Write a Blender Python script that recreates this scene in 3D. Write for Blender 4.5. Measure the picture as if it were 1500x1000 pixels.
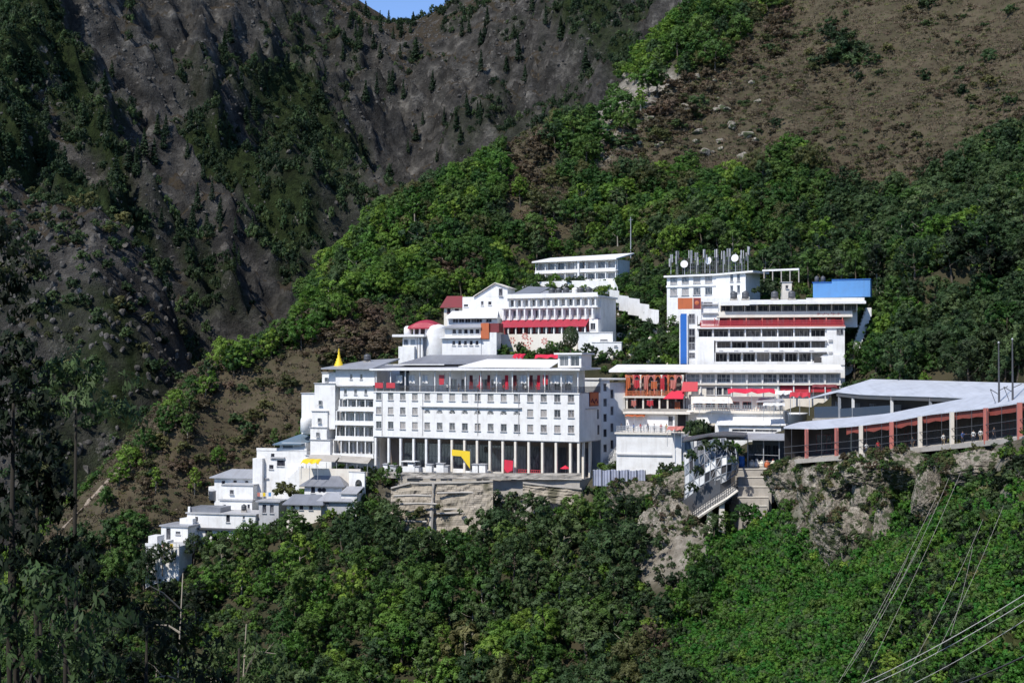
import bpy, bmesh, math, random
import numpy as np
from mathutils import Vector, Matrix, noise as mnoise

for _o in list(bpy.data.objects):
    bpy.data.objects.remove(_o)
SC = bpy.context.scene
COL = SC.collection
R = math.radians

# ---------------------------------------------------------------- camera, sky, sun, exposure
FPX = 2060.0                       # focal length in pixels of the 1500 px wide photograph
HORIZON = 540.0
TH = math.atan((HORIZON - 500.0) / FPX)
cam_d = bpy.data.cameras.new("camera")
cam = bpy.data.objects.new("camera", cam_d)
COL.objects.link(cam)
cam.location = (0, 0, 0)
cam.rotation_euler = (math.pi / 2 + TH, 0, 0)
cam_d.sensor_width = 36.0
cam_d.lens = 36.0 * FPX / 1500.0
cam_d.clip_start = 0.5
cam_d.clip_end = 8000.0
SC.camera = cam

SUN_EL = R(49.0)
SUN_AZ = R(-142.0)                 # measured from +Y towards +X: behind the camera, to the left
SUN_DIR = Vector((math.sin(SUN_AZ) * math.cos(SUN_EL), math.cos(SUN_AZ) * math.cos(SUN_EL), math.sin(SUN_EL)))
world = bpy.data.worlds.new("World")
SC.world = world
world.use_nodes = True
wn = world.node_tree
for n in list(wn.nodes):
    wn.nodes.remove(n)
sky = wn.nodes.new("ShaderNodeTexSky")
sky.sky_type = 'NISHITA'
sky.sun_disc = False
sky.sun_elevation = SUN_EL
sky.sun_rotation = SUN_AZ
sky.altitude = 4000.0
sky.air_density = 0.8
sky.dust_density = 0.0
sky.ozone_density = 3.5
bg = wn.nodes.new("ShaderNodeBackground")
bg.inputs[1].default_value = 0.15
wo = wn.nodes.new("ShaderNodeOutputWorld")
wn.links.new(sky.outputs[0], bg.inputs[0])
wn.links.new(bg.outputs[0], wo.inputs[0])
sun_d = bpy.data.lights.new("sun", 'SUN')
sun_d.energy = 2.8
sun_d.angle = R(0.53)
sun_d.color = (1.0, 0.955, 0.88)
sun = bpy.data.objects.new("sun", sun_d)
COL.objects.link(sun)
sun.rotation_euler = (-SUN_DIR).to_track_quat('-Z', 'Y').to_euler()
sun.location = (-200, -200, 400)
SC.view_settings.view_transform = 'Standard'
SC.view_settings.look = 'None'
SC.view_settings.gamma = 1.0
SC.view_settings.use_curve_mapping = False
SC.view_settings.exposure = 0.80
SC.render.engine = 'CYCLES'
SC.cycles.max_bounces = 6
SC.cycles.diffuse_bounces = 4
SC.cycles.transmission_bounces = 3
SC.cycles.glossy_bounces = 2

# ---------------------------------------------------------------- small helpers
def P(px, py, Y):
    """world point at depth Y seen at a place of the photograph"""
    a = (px - 750.0) / FPX
    b = (500.0 - py) / FPX
    dy = math.cos(TH) - b * math.sin(TH)
    s = Y / dy
    return Vector((a * s, Y, (math.sin(TH) + b * math.cos(TH)) * s))

def project(x, y, z):
    c, s = math.cos(TH), math.sin(TH)
    d = y * c + z * s
    u = -y * s + z * c
    d = np.maximum(d, 0.1)
    return 750 + FPX * x / d, 500 - FPX * u / d

def tag(o, label=None, cat=None, group=None, kind=None):
    if label: o["label"] = label
    if cat: o["category"] = cat
    if group: o["group"] = group
    if kind: o["kind"] = kind
    return o

def thing(name, label, cat, loc=(0, 0, 0), rz=0.0, group=None):
    o = bpy.data.objects.new(name, None)
    o.empty_display_size = 0.5
    COL.objects.link(o)
    o.location = loc
    o.rotation_euler = (0, 0, rz)
    return tag(o, label, cat, group)

class MB:
    """collects shapes that become ONE mesh object"""
    def __init__(s):
        s.v = []; s.f = []; s.m = []; s.cur = 0
    def add(s, vs, fs):
        n = len(s.v)
        s.v += [tuple(v) for v in vs]
        s.f += [tuple(n + i for i in f) for f in fs]
        s.m += [s.cur] * len(fs)
        return s
    def box(s, x0, x1, y0, y1, z0, z1):
        if x1 < x0: x0, x1 = x1, x0
        if y1 < y0: y0, y1 = y1, y0
        if z1 < z0: z0, z1 = z1, z0
        return s.add([(x0,y0,z0),(x1,y0,z0),(x1,y1,z0),(x0,y1,z0),(x0,y0,z1),(x1,y0,z1),(x1,y1,z1),(x0,y1,z1)],
              [(0,3,2,1),(4,5,6,7),(0,1,5,4),(1,2,6,5),(2,3,7,6),(3,0,4,7)])
    def prism(s, poly, z0, z1):
        n = len(poly)
        vs = [(p[0], p[1], z0) for p in poly] + [(p[0], p[1], z1) for p in poly]
        fs = [tuple(range(n))[::-1], tuple(range(n, 2*n))] + [(i, (i+1) % n, n + (i+1) % n, n + i) for i in range(n)]
        return s.add(vs, fs)
    def slab(s, pts_top, t):
        """sheet with thickness from top outline"""
        n = len(pts_top)
        vs = [tuple(p) for p in pts_top] + [(p[0], p[1], p[2] - t) for p in pts_top]
        fs = [tuple(range(n)), tuple(range(n, 2*n))[::-1]] + [(i, n+i, n+(i+1) % n, (i+1) % n) for i in range(n)]
        return s.add(vs, fs)
    def tube(s, pts, rad, n=6, caps=True):
        pts = [Vector(p) for p in pts]
        if not hasattr(rad, '__len__'): rad = [rad] * len(pts)
        vs = []; fs = []
        for i, p in enumerate(pts):
            d = (pts[min(i+1, len(pts)-1)] - pts[max(i-1, 0)])
            if d.length < 1e-6: d = Vector((0,0,1))
            d.normalize()
            a = d.cross(Vector((0,0,1)) if abs(d.z) < .9 else Vector((1,0,0))).normalized()
            b = d.cross(a)
            for k in range(n):
                t = 2*math.pi*k/n
                vs.append(p + (a*math.cos(t) + b*math.sin(t)) * rad[i])
        for i in range(len(pts)-1):
            for k in range(n):
                fs.append((i*n+k, i*n+(k+1) % n, (i+1)*n+(k+1) % n, (i+1)*n+k))
        if caps:
            fs.append(tuple(range(n))[::-1]); fs.append(tuple(range((len(pts)-1)*n, len(pts)*n)))
        return s.add(vs, fs)
    def lathe(s, c, prof, n=12):
        vs = []; fs = []
        for r, z in prof:
            for k in range(n):
                t = 2*math.pi*k/n
                vs.append((c[0]+r*math.cos(t), c[1]+r*math.sin(t), c[2]+z))
        m = len(prof)
        for i in range(m-1):
            for k in range(n):
                fs.append((i*n+k, i*n+(k+1) % n, (i+1)*n+(k+1) % n, (i+1)*n+k))
        fs.append(tuple(range(n))[::-1]); fs.append(tuple(range((m-1)*n, m*n)))
        return s.add(vs, fs)
    def quad(s, a, b, c, d):
        return s.add([a,b,c,d], [(0,1,2,3)])
    def skin(s, x0, x1, z0, z1, y, d, holes):
        """wall face at y with openings and their reveals going back by d"""
        xs = sorted({x0, x1} | {h[0] for h in holes} | {h[1] for h in holes})
        zs = sorted({z0, z1} | {h[2] for h in holes} | {h[3] for h in holes})
        for i in range(len(xs)-1):
            for j in range(len(zs)-1):
                cx, cz = (xs[i]+xs[i+1])/2, (zs[j]+zs[j+1])/2
                if any(h[0] < cx < h[1] and h[2] < cz < h[3] for h in holes): continue
                s.quad((xs[i],y,zs[j]), (xs[i+1],y,zs[j]), (xs[i+1],y,zs[j+1]), (xs[i],y,zs[j+1]))
        for a, b, c, e in holes:
            s.quad((a,y,c),(a,y+d,c),(a,y+d,e),(a,y,e)); s.quad((b,y,c),(b,y,e),(b,y+d,e),(b,y+d,c))
            s.quad((a,y,c),(b,y,c),(b,y+d,c),(a,y+d,c)); s.quad((a,y,e),(a,y+d,e),(b,y+d,e),(b,y,e))
        s.quad((x0,y,z0),(x0,y,z1),(x0,y+d,z1),(x0,y+d,z0)); s.quad((x1,y,z0),(x1,y+d,z0),(x1,y+d,z1),(x1,y,z1))
        s.quad((x0,y,z1),(x1,y,z1),(x1,y+d,z1),(x0,y+d,z1)); s.quad((x0,y,z0),(x0,y+d,z0),(x1,y+d,z0),(x1,y,z0))
        return s
    def mesh(s, name, mats):
        me = bpy.data.meshes.new(name)
        me.from_pydata(s.v, [], s.f)
        if not isinstance(mats, (list, tuple)): mats = [mats]
        for m in mats: me.materials.append(m)
        if len(mats) > 1: me.polygons.foreach_set("material_index", s.m)
        me.update()
        return me
    def build(s, name, mats, parent=None, smooth=False):
        me = s.mesh(name, mats)
        if smooth: me.polygons.foreach_set("use_smooth", [True]*len(me.polygons))
        o = bpy.data.objects.new(name, me)
        COL.objects.link(o)
        if parent: o.parent = parent
        return o

def mesh_np(name, v, f, mats, tint=None, smooth=False, vn=None):
    v = np.asarray(v, np.float32); f = np.asarray(f, np.int32)
    me = bpy.data.meshes.new(name)
    me.vertices.add(len(v)); me.vertices.foreach_set("co", v.ravel())
    k = f.shape[1]
    me.loops.add(f.size); me.loops.foreach_set("vertex_index", f.ravel())
    me.polygons.add(len(f)); me.polygons.foreach_set("loop_start", np.arange(0, f.size, k, dtype=np.int32))
    me.update(calc_edges=True)
    for m in (mats if isinstance(mats, (list, tuple)) else [mats]): me.materials.append(m)
    if tint is not None:
        a = me.attributes.new("tint", 'FLOAT', 'FACE'); a.data.foreach_set("value", np.asarray(tint, np.float32))
    if smooth: me.polygons.foreach_set("use_smooth", np.ones(len(f), bool))
    me.validate()
    if vn is not None:
        me.polygons.foreach_set("use_smooth", np.ones(len(f), bool)); me.normals_split_custom_set_from_vertices(vn)
    return me

def link(name, me, parent=None):
    o = bpy.data.objects.new(name, me); COL.objects.link(o)
    if parent: o.parent = parent
    return o

# ---------------------------------------------------------------- noise (numpy)
def _hash(i, j, s):
    h = (i.astype(np.int64)*374761393 + j.astype(np.int64)*668265263 + s*1442695041) & 0x7fffffff
    h = ((h ^ (h >> 13)) * 1274126177) & 0x7fffffff
    h = h ^ (h >> 16)
    return (h & 0xffff) / 65535.0
def vnoise(x, y, s=0):
    i = np.floor(x); j = np.floor(y); fx = x-i; fy = y-j
    fx = fx*fx*fx*(fx*(fx*6-15)+10); fy = fy*fy*fy*(fy*(fy*6-15)+10)
    i = i.astype(np.int64); j = j.astype(np.int64)
    a = _hash(i, j, s); b = _hash(i+1, j, s); c = _hash(i, j+1, s); d = _hash(i+1, j+1, s)
    return (a*(1-fx)+b*fx)*(1-fy) + (c*(1-fx)+d*fx)*fy
def fbm(x, y, s=0, o=5, ridged=False):
    t = 0; amp = 0.5; tot = 0
    for k in range(o):
        ca, sa = math.cos(k*0.9), math.sin(k*0.9)
        n = vnoise(x*ca-y*sa+k*17.3, x*sa+y*ca-k*9.1, s+k)
        if ridged: n = 1-np.abs(2*n-1)
        t = t + amp*n; tot += amp; amp *= 0.5; x = x*2.03; y = y*2.03
    return t/tot

def inpoly(px, py, poly):
    px = np.asarray(px, float); py = np.asarray(py, float)
    r = np.zeros(px.shape, bool)
    n = len(poly)
    for i in range(n):
        x1, y1 = poly[i]; x2, y2 = poly[(i+1) % n]
        if y1 == y2: continue
        c = ((y1 > py) != (y2 > py)) & (px < (x2-x1)*(py-y1)/(y2-y1)+x1)
        r ^= c
    return r

# ---------------------------------------------------------------- materials
def new_mat(name):
    m = bpy.data.materials.new(name); m.use_nodes = True
    nt = m.node_tree
    b = nt.nodes["Principled BSDF"]
    return m, nt, b
def N(nt, t, **k):
    n = nt.nodes.new(t)
    for a, v in k.items(): setattr(n, a, v)
    return n
def ramp(nt, fac, stops):
    r = N(nt, "ShaderNodeValToRGB")
    el = r.color_ramp.elements
    while len(el) < len(stops): el.new(0.5)
    for e, (p, c) in zip(el, stops):
        e.position = p; e.color = (c[0], c[1], c[2], 1) if hasattr(c, '__len__') else (c, c, c, 1)
    if fac is not None: nt.links.new(fac, r.inputs[0])
    return r
def mixc(nt, fac, a, b, mode='MIX'):
    m = N(nt, "ShaderNodeMix", data_type='RGBA', blend_type=mode)
    for sock, v in ((m.inputs[0], fac), (m.inputs[6], a), (m.inputs[7], b)):
        if hasattr(v, 'is_linked') or hasattr(v, 'links'): nt.links.new(v, sock)
        elif hasattr(v, '__len__'): sock.default_value = (v[0], v[1], v[2], 1)
        else: sock.default_value = v
    return m.outputs[2]
def tex(nt, scale, detail=4, rough=.6, vec=None, kind="ShaderNodeTexNoise"):
    t = N(nt, kind)
    t.inputs["Scale"].default_value = scale
    if kind == "ShaderNodeTexNoise":
        t.inputs["Detail"].default_value = detail; t.inputs["Roughness"].default_value = rough
    if vec is not None: nt.links.new(vec, t.inputs["Vector"])
    return t
def mapping(nt, vec, scale=(1,1,1), rot=(0,0,0)):
    m = N(nt, "ShaderNodeMapping"); nt.links.new(vec, m.inputs[0])
    m.inputs["Scale"].default_value = scale; m.inputs["Rotation"].default_value = rot
    return m.outputs[0]
def coord(nt, which="Object"):
    return N(nt, "ShaderNodeTexCoord").outputs[which]
def bump(nt, b, height, strength=.5, dist=.1):
    n = N(nt, "ShaderNodeBump"); n.inputs["Strength"].default_value = strength; n.inputs["Distance"].default_value = dist
    nt.links.new(height, n.inputs["Height"]); nt.links.new(n.outputs[0], b.inputs["Normal"])

def paint(name, col, dirt=(0.35,0.33,0.30), amount=.35, rough=.65, streak=True):
    """painted plaster / metal with rain streaks and patchy dirt"""
    m, nt, b = new_mat(name)
    c = coord(nt)
    n1 = tex(nt, .45, 5, .65, c)
    f1 = ramp(nt, n1.outputs[0], [(.45, 0), (.75, amount)])
    col1 = mixc(nt, f1.outputs[0], col, dirt)
    if streak:
        n2 = tex(nt, 1.0, 4, .6, mapping(nt, c, (1.6, 1.6, .12)))
        f2 = ramp(nt, n2.outputs[0], [(.52, 0), (.8, amount*.9)])
        col1 = mixc(nt, f2.outputs[0], col1, dirt)
    nt.links.new(col1, b.inputs["Base Color"])
    b.inputs["Roughness"].default_value = rough
    return m

M = {}
M['white'] = paint('white_plaster', (.79,.785,.77), (.42,.39,.35), .42)
M['cream'] = paint('cream_plaster', (.76,.71,.62), (.45,.36,.30), .35)
M['grey'] = paint('grey_plaster', (.46,.46,.47), (.26,.25,.24), .5)
M['concrete'] = paint('concrete', (.42,.39,.35), (.22,.20,.17), .6, .85)
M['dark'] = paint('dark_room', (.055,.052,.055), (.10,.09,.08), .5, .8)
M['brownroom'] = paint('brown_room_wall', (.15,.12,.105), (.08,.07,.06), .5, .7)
M['steel'] = paint('grey_steel', (.32,.34,.37), (.20,.18,.16), .4, .45)
M['darksteel'] = paint('dark_steel', (.07,.075,.085), (.12,.09,.07), .4, .5)
M['red'] = paint('red_paint', (.50,.035,.05), (.26,.06,.05), .4, .5)
M['darkred'] = paint('dark_red_roof', (.19,.03,.035), (.11,.04,.035), .5, .6)
M['crimson'] = paint('crimson_cloth', (.62,.02,.055), (.38,.03,.05), .4, .7)
M['orange'] = paint('orange_paint', (.50,.13,.045), (.30,.09,.04), .5, .6)
M['pinkred'] = paint('faded_red_column', (.52,.17,.14), (.36,.18,.14), .5, .7)
M['blue'] = paint('blue_paint', (.02,.13,.46), (.03,.10,.30), .3, .5, False)
M['ltblue'] = paint('light_blue_sheet', (.10,.27,.55), (.10,.20,.38), .4, .5)
M['yellow'] = paint('yellow_cloth', (.78,.55,.02), (.55,.40,.04), .3, .6, False)
M['navy'] = paint('navy_panel', (.03,.045,.075), (.06,.06,.07), .4, .35)
M['stone'] = None
def roofmat(name, col, col2, pitch=.6, rough=.4, axis='X', amount=.5):
    m, nt, b = new_mat(name)
    c = coord(nt)
    n1 = tex(nt, .35, 5, .7, c)
    f = ramp(nt, n1.outputs[0], [(.4, 0), (.72, amount)])
    n2 = tex(nt, .8, 3, .6, mapping(nt, c, (2.2, .15, .15)))
    f2 = ramp(nt, n2.outputs[0], [(.5, 0), (.8, amount*.8)])
    cc = mixc(nt, f.outputs[0], col, col2)
    cc = mixc(nt, f2.outputs[0], cc, col2)
    nt.links.new(cc, b.inputs["Base Color"])
    w = N(nt, "ShaderNodeTexWave", bands_direction=axis); w.inputs["Scale"].default_value = 1/pitch
    nt.links.new(c, w.inputs["Vector"])
    bump(nt, b, w.outputs[0], .5, .05)
    b.inputs["Roughness"].default_value = rough
    return m
M['shed'] = roofmat('pale_blue_sheet_roof', (.58,.61,.68), (.36,.38,.42), .5, .4, 'X', .6)
M['greyroof'] = roofmat('grey_sheet_roof', (.22,.23,.26), (.12,.12,.13), .6)
M['ltgreyroof'] = roofmat('light_grey_roof', (.36,.37,.40), (.22,.21,.21), .6)
M['redroof'] = roofmat('red_sheet_roof', (.42,.035,.06), (.25,.04,.05), .5)
M['blueroof'] = roofmat('blue_grey_roof', (.13,.20,.27), (.20,.20,.20), .6)
M['corr'] = roofmat('corrugated_sheet', (.42,.45,.56), (.22,.22,.25), .45, .45)

def glassmat(name, dark, light, rough=.12, p=.5):
    """window glass: some panes show curtains, some only the dark room"""
    m, nt, b = new_mat(name)
    oi = N(nt, "ShaderNodeObjectInfo")
    c = coord(nt)
    n = tex(nt, .9, 3, .6, mapping(nt, c, (3.0, 1, .7)))
    add = N(nt, "ShaderNodeMath", operation='ADD'); nt.links.new(n.outputs[0], add.inputs[0])
    mul = N(nt, "ShaderNodeMath", operation='MULTIPLY'); nt.links.new(oi.outputs["Random"], mul.inputs[0]); mul.inputs[1].default_value = .5
    nt.links.new(mul.outputs[0], add.inputs[1])
    f = ramp(nt, add.outputs[0], [(p+.05, 0), (p+.35, 1)])
    nt.links.new(mixc(nt, f.outputs[0], dark, light), b.inputs["Base Color"])
    b.inputs["Roughness"].default_value = rough
    b.inputs["IOR"].default_value = 1.5
    return m
M['glass'] = glassmat('window_glass', (.035,.04,.05), (.36,.33,.31), .15, .5)
M['glassdark'] = glassmat('dark_window_glass', (.03,.033,.045), (.17,.17,.18), .1, .6)
M['glassblue'] = glassmat('bluish_window_glass', (.06,.075,.10), (.30,.34,.38), .1, .45)

def rockmat(name, c1, c2, c3, scale=.25, moss=None):
    m, nt, b = new_mat(name)
    c = coord(nt)
    n1 = tex(nt, scale, 8, .68, c)
    r1 = ramp(nt, n1.outputs[0], [(.30, c1), (.52, c2), (.72, c3)])
    v = tex(nt, scale*3.0, vec=mapping(nt, c, (1,1,.6)), kind="ShaderNodeTexVoronoi"); v.feature = 'DISTANCE_TO_EDGE'
    rv = ramp(nt, v.outputs[0], [(0, .45), (.10, 1)])
    cc = mixc(nt, 1.0, r1.outputs[0], rv.outputs[0], 'MULTIPLY')
    if moss:
        n3 = tex(nt, scale*1.7, 5, .6, c)
        f3 = ramp(nt, n3.outputs[0], [(.50, 0), (.56, 1)])
        cc = mixc(nt, f3.outputs[0], cc, moss)
    nt.links.new(cc, b.inputs["Base Color"])
    n2 = tex(nt, scale*5, 6, .7, c)
    bump(nt, b, n2.outputs[0], .9, .35)
    b.inputs["Roughness"].default_value = .9
    return m
M['rock'] = rockmat('pale_rock', (.10,.085,.065), (.30,.265,.215), (.52,.475,.41), .6, (.045,.06,.022))
M['wallstone'] = None
def stonewall(name):
    m, nt, b = new_mat(name)
    c = coord(nt)
    br = N(nt, "ShaderNodeTexBrick")
    br.inputs["Brick Width"].default_value = .9; br.offset_frequency = 3; br.squash = .6; br.squash_frequency = 3
    br.inputs["Scale"].default_value = .55
    br.inputs["Mortar Size"].default_value = .03
    br.inputs["Color1"].default_value = (.42,.37,.30,1); br.inputs["Color2"].default_value = (.31,.27,.22,1); br.inputs["Mortar"].default_value = (.14,.12,.10,1)
    nw = tex(nt, .8, 4, .6, c)
    mm = mixc(nt, .45, c, nw.outputs[1], 'ADD')
    nt.links.new(mapping(nt, mm, (1,1,1), (R(90),0,0)), br.inputs["Vector"])
    n1 = tex(nt, .3, 5, .7, c)
    f = ramp(nt, n1.outputs[0], [(.40, 0), (.60, .95)])
    cc = mixc(nt, f.outputs[0], br.outputs[0], (.37,.32,.25))
    n3 = tex(nt, .22, 4, .6, mapping(nt, c, (1,1,.5)))
    f3 = ramp(nt, n3.outputs[0], [(.55, 0), (.66, .9)])
    cc = mixc(nt, f3.outputs[0], cc, (.075,.07,.04))
    nt.links.new(cc, b.inputs["Base Color"])
    bump(nt, b, br.outputs[1], -.6, .15)
    b.inputs["Roughness"].default_value = .95
    return m
M['wallstone'] = stonewall('rubble_stone')

def leafmat(name, col, var=.3, trans=.46):
    m, nt, b = new_mat(name)
    at = N(nt, "ShaderNodeAttribute", attribute_name="tint")
    oi = N(nt, "ShaderNodeObjectInfo")
    hs = N(nt, "ShaderNodeHueSaturation")
    mr = N(nt, "ShaderNodeMapRange"); nt.links.new(oi.outputs["Random"], mr.inputs[0])
    mr.inputs[3].default_value = .475; mr.inputs[4].default_value = .525
    nt.links.new(mr.outputs[0], hs.inputs["Hue"])
    mr2 = N(nt, "ShaderNodeMapRange"); nt.links.new(oi.outputs["Random"], mr2.inputs[0])
    mr2.inputs[3].default_value = 1+var; mr2.inputs[4].default_value = 1-var
    mul = N(nt, "ShaderNodeMath", operation='MULTIPLY'); nt.links.new(mr2.outputs[0], mul.inputs[0]); nt.links.new(at.outputs["Fac"], mul.inputs[1])
    nt.links.new(mul.outputs[0], hs.inputs["Value"])
    hs.inputs["Color"].default_value = (col[0]*1.22, col[1]*1.2, col[2]*1.25, 1)
    nt.links.new(hs.outputs[0], b.inputs["Base Color"])
    b.inputs["Roughness"].default_value = .6
    b.inputs["Specular IOR Level"].default_value = .3
    tr = N(nt, "ShaderNodeBsdfTranslucent"); nt.links.new(hs.outputs[0], tr.inputs[0])
    mx = N(nt, "ShaderNodeMixShader"); mx.inputs[0].default_value = trans
    nt.links.new(b.outputs[0], mx.inputs[1]); nt.links.new(tr.outputs[0], mx.inputs[2])
    nt.links.new(mx.outputs[0], nt.nodes["Material Output"].inputs[0])
    return m
L = {
 'bright': leafmat('bright_leaves', (.115,.21,.032)),
 'mid':    leafmat('mid_leaves', (.070,.138,.030)),
 'dark':   leafmat('dark_leaves', (.062,.106,.038)),
 'deep':   leafmat('deep_leaves', (.036,.062,.025)),
 'olive':  leafmat('olive_leaves', (.105,.115,.042)),
 'dry':    leafmat('dry_leaves', (.125,.098,.060)),
 'grass':  leafmat('dry_grass', (.078,.062,.036), .3, .1),
 'conifer':leafmat('conifer_needles', (.022,.045,.020)),
 'shade':  leafmat('shade_toned_leaves', (.011,.021,.009)),  # edge and corner shade put into the leaf colour
 'vine':   leafmat('vine_leaves', (.058,.165,.022), .2),
}
M['bark'] = paint('bark', (.10,.082,.062), (.05,.04,.03), .6, .95)
M['darkbark'] = paint('dark_bark', (.030,.026,.020), (.018,.016,.012), .6, .95)
M['palebark'] = paint('pale_bark', (.30,.27,.22), (.15,.12,.09), .6, .95)
# ---------------------------------------------------------------- where the buildings stand (left px, depth), (right px, depth), base py, footprint depth
SPEC = {
 'hotel':    ((547,314.5), (848.5,290), 689, 12),
 'wing':     ((486,320), (547,316.0), 690, 14),
 'tower':    ((880,300.5), (919,303), 690, 9),
 'greyhall': ((597,332), (756,327), 549, 14),
 'terrace':  ((733,352), (874,342), 518, 16),
 'lefttemple': ((580,350), (703,345), 525, 14),
 'upperhouse': ((677,363), (743,360), 456, 10),
 'redhut':   ((648,368), (678,367), 460, 6),
 'hostel':   ((783.9,398), (901.8,386), 416, 10),
 'smallwhite': ((846,338), (911,336), 524, 9),
 'antenna':  ((977,350), (1049.5,343), 440, 10),
 'big':      ((1021,314), (1237,309), 545, 14),
 'gallery':  ((1004,303), (1232,298), 600, 9),
 'orange':   ((915,303), (1004,301), 606, 8),
 'lowwhite': ((903,288), (998,284), 690, 9),
 'rightlow': ((1005,290), (1150,282), 642, 9),
 'blueshed': ((1191,322), (1275,318), 434, 7),
 'passage':  ((1082,262), (1146,257), 683, 9),
 'stairs':   ((1079,250), (1142,248), 759, 12),
 'ramp':     ((1000,256), (1082,249), 782, 8),
 'rwall':    ((570,299), (726,292), 792, 3),
 'rwall2':   ((762,289), (856,284.5), 748, 3),
 'h_ruin':   ((213,306), (262,304), 831, 6),
 'h_small':  ((236,312), (275,310), 800, 7),
 'h_long':   ((274,315), (374,311), 786, 8),
 'h_mid':    ((322,322), (369,320), 752, 7),
 'h_top':    ((314,328), (390,325), 722, 7),
 'h_blue':   ((376,325), (449,322), 706, 8),
 'h_hip':    ((446,309.5), (501,307.5), 724, 5),
 'h_row':    ((420,304), (470,302.5), 756, 5),
 'h_pale':   ((470,303.5), (512,302.5), 740, 4),
 'h_block':  ((379,311.5), (408,310.5), 764, 5),
}
class Bld:
    def __init__(s, key):
        L_, R_, pyb, dep = SPEC[key]
        s.A = P(L_[0], pyb, L_[1]); B = P(R_[0], pyb, R_[1])
        d = Vector((B.x-s.A.x, B.y-s.A.y)); s.len = d.length; s.u = d/s.len; s.v = Vector((-s.u.y, s.u.x)); s.dep = dep
        s.yaw = math.atan2(s.u.y, s.u.x)
    def root(s, name, label, cat, group=None):
        s.o = thing(name, label, cat, s.A, s.yaw, group); return s.o
    def X(s, px, yo=0.0):
        k = (px-750.0)/FPX/math.cos(TH)
        return (k*(s.A.y+yo*s.v.y) - (s.A.x+yo*s.v.x)) / (s.u.x-k*s.u.y)
    def Z(s, py, x=None, yo=0.0):
        if x is None: x = s.len/2
        Y = s.A.y + x*s.u.y + yo*s.v.y
        return P(750, py, Y).z - s.A.z
    def W(s, x, y, z):
        return Vector((s.A.x + s.u.x*x + s.v.x*y, s.A.y + s.u.y*x + s.v.y*y, s.A.z + z))
BL = {k: Bld(k) for k in SPEC}

# shed roofs and walkway over the rock: (px, py, depth)
EAVE = [(1146,626,243), (1197,627,238), (1252,623,231), (1308,616,223), (1360,606,214), (1450,596,198), (1500,588,189), (1560,577,178)]
BACK = [(1150,624,246), (1169,618,249), (1240,611.5,243), (1300,605.5,235), (1352,595,226), (1408,584,216), (1460,575,206), (1500,568,199), (1560,556,188)]
FLOOR = [(1140,676,243), (1197,671,237), (1252,667,230), (1308,660,222), (1360,655,213), (1450,646,197), (1500,640,188), (1560,630,177)]

# ---------------------------------------------------------------- terrain height field from control points
def tps(pts):
    pts = np.array(pts, float); xy = pts[:, :2]/100.0; z = pts[:, 2]
    n = len(pts)
    d = np.hypot(xy[:, None, 0]-xy[None, :, 0], xy[:, None, 1]-xy[None, :, 1])
    K = np.where(d > 0, d*d*np.log(d+1e-12), 0) + np.eye(n)*1e-3
    Q = np.c_[np.ones(n), xy]
    A = np.block([[K, Q], [Q.T, np.zeros((3, 3))]])
    w = np.linalg.solve(A, np.r_[z, 0, 0, 0])
    def f(x, y):
        x = np.asarray(x, float)/100; y = np.asarray(y, float)/100
        out = w[n] + w[n+1]*x + w[n+2]*y
        for i in range(n):
            r2 = (x-xy[i, 0])**2 + (y-xy[i, 1])**2
            out = out + w[i]*0.5*r2*np.log(r2+1e-12)
        return out
    return f

CREST = [(0,868,330),(80,785,340),(165,692,350),(230,628,355),(300,548,364),(345,520,376),(400,500,388),(450,497,396),(500,462,410),(525,385,424),(560,338,436),(620,295,450),(700,262,465),(760,228,474),(850,178,492),(900,168,505),(950,140,520),(985,85,536),(1010,35,548)]
near_px = [
 # crest of the spur against the far mountain
 *CREST,
 # faces
 (380,600,345),(300,640,335),(200,740,328),(440,660,332),(460,560,350),(540,500,365),(560,420,390),(650,450,385),(720,430,392),(640,360,415),(760,340,425),(840,330,425),(800,260,455),(940,400,385),(905,440,372),(960,500,340),
 (1000,350,400),(1000,250,450),(950,200,470),(1100,100,520),(1150,0,555),(1100,400,365),(1250,350,385),(1250,430,335),(1250,200,440),(1300,50,500),(1450,50,470),(1450,200,400),(1450,330,335),(1330,420,320),(1300,520,285),(1450,520,250),(1500,440,270),
 # terraces and houses
 (700,692,300),(780,692,297),(600,695,308),(640,640,318),(700,540,338),(800,530,338),(900,545,325),
 (600,785,294),(700,790,287),(800,745,288),(870,735,284),(500,740,302),(450,760,303),(400,775,306),(300,800,309),(230,840,308),(930,715,280),
 (1100,640,290),(1100,690,258),(1050,705,262),(1000,700,272),
 (1180,685,240),(1330,668,219),(1500,650,185),(1230,800,226),(1150,745,240),(1350,790,206),(1480,740,176),
 # lower slope
 (1090,760,247),(1040,840,240),(980,850,243),(900,800,262),(800,830,268),(700,880,266),(850,900,250),(700,1000,248),(560,850,276),(500,1000,256),(430,850,285),(300,900,290),(250,1000,268),(100,930,300),(0,1000,285),(900,1000,225),(1050,1000,200),(1200,1000,180),(1350,1000,162),(1480,1000,142),(1480,850,155),(1350,880,180),(1200,900,200),(1100,900,222)]
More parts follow.
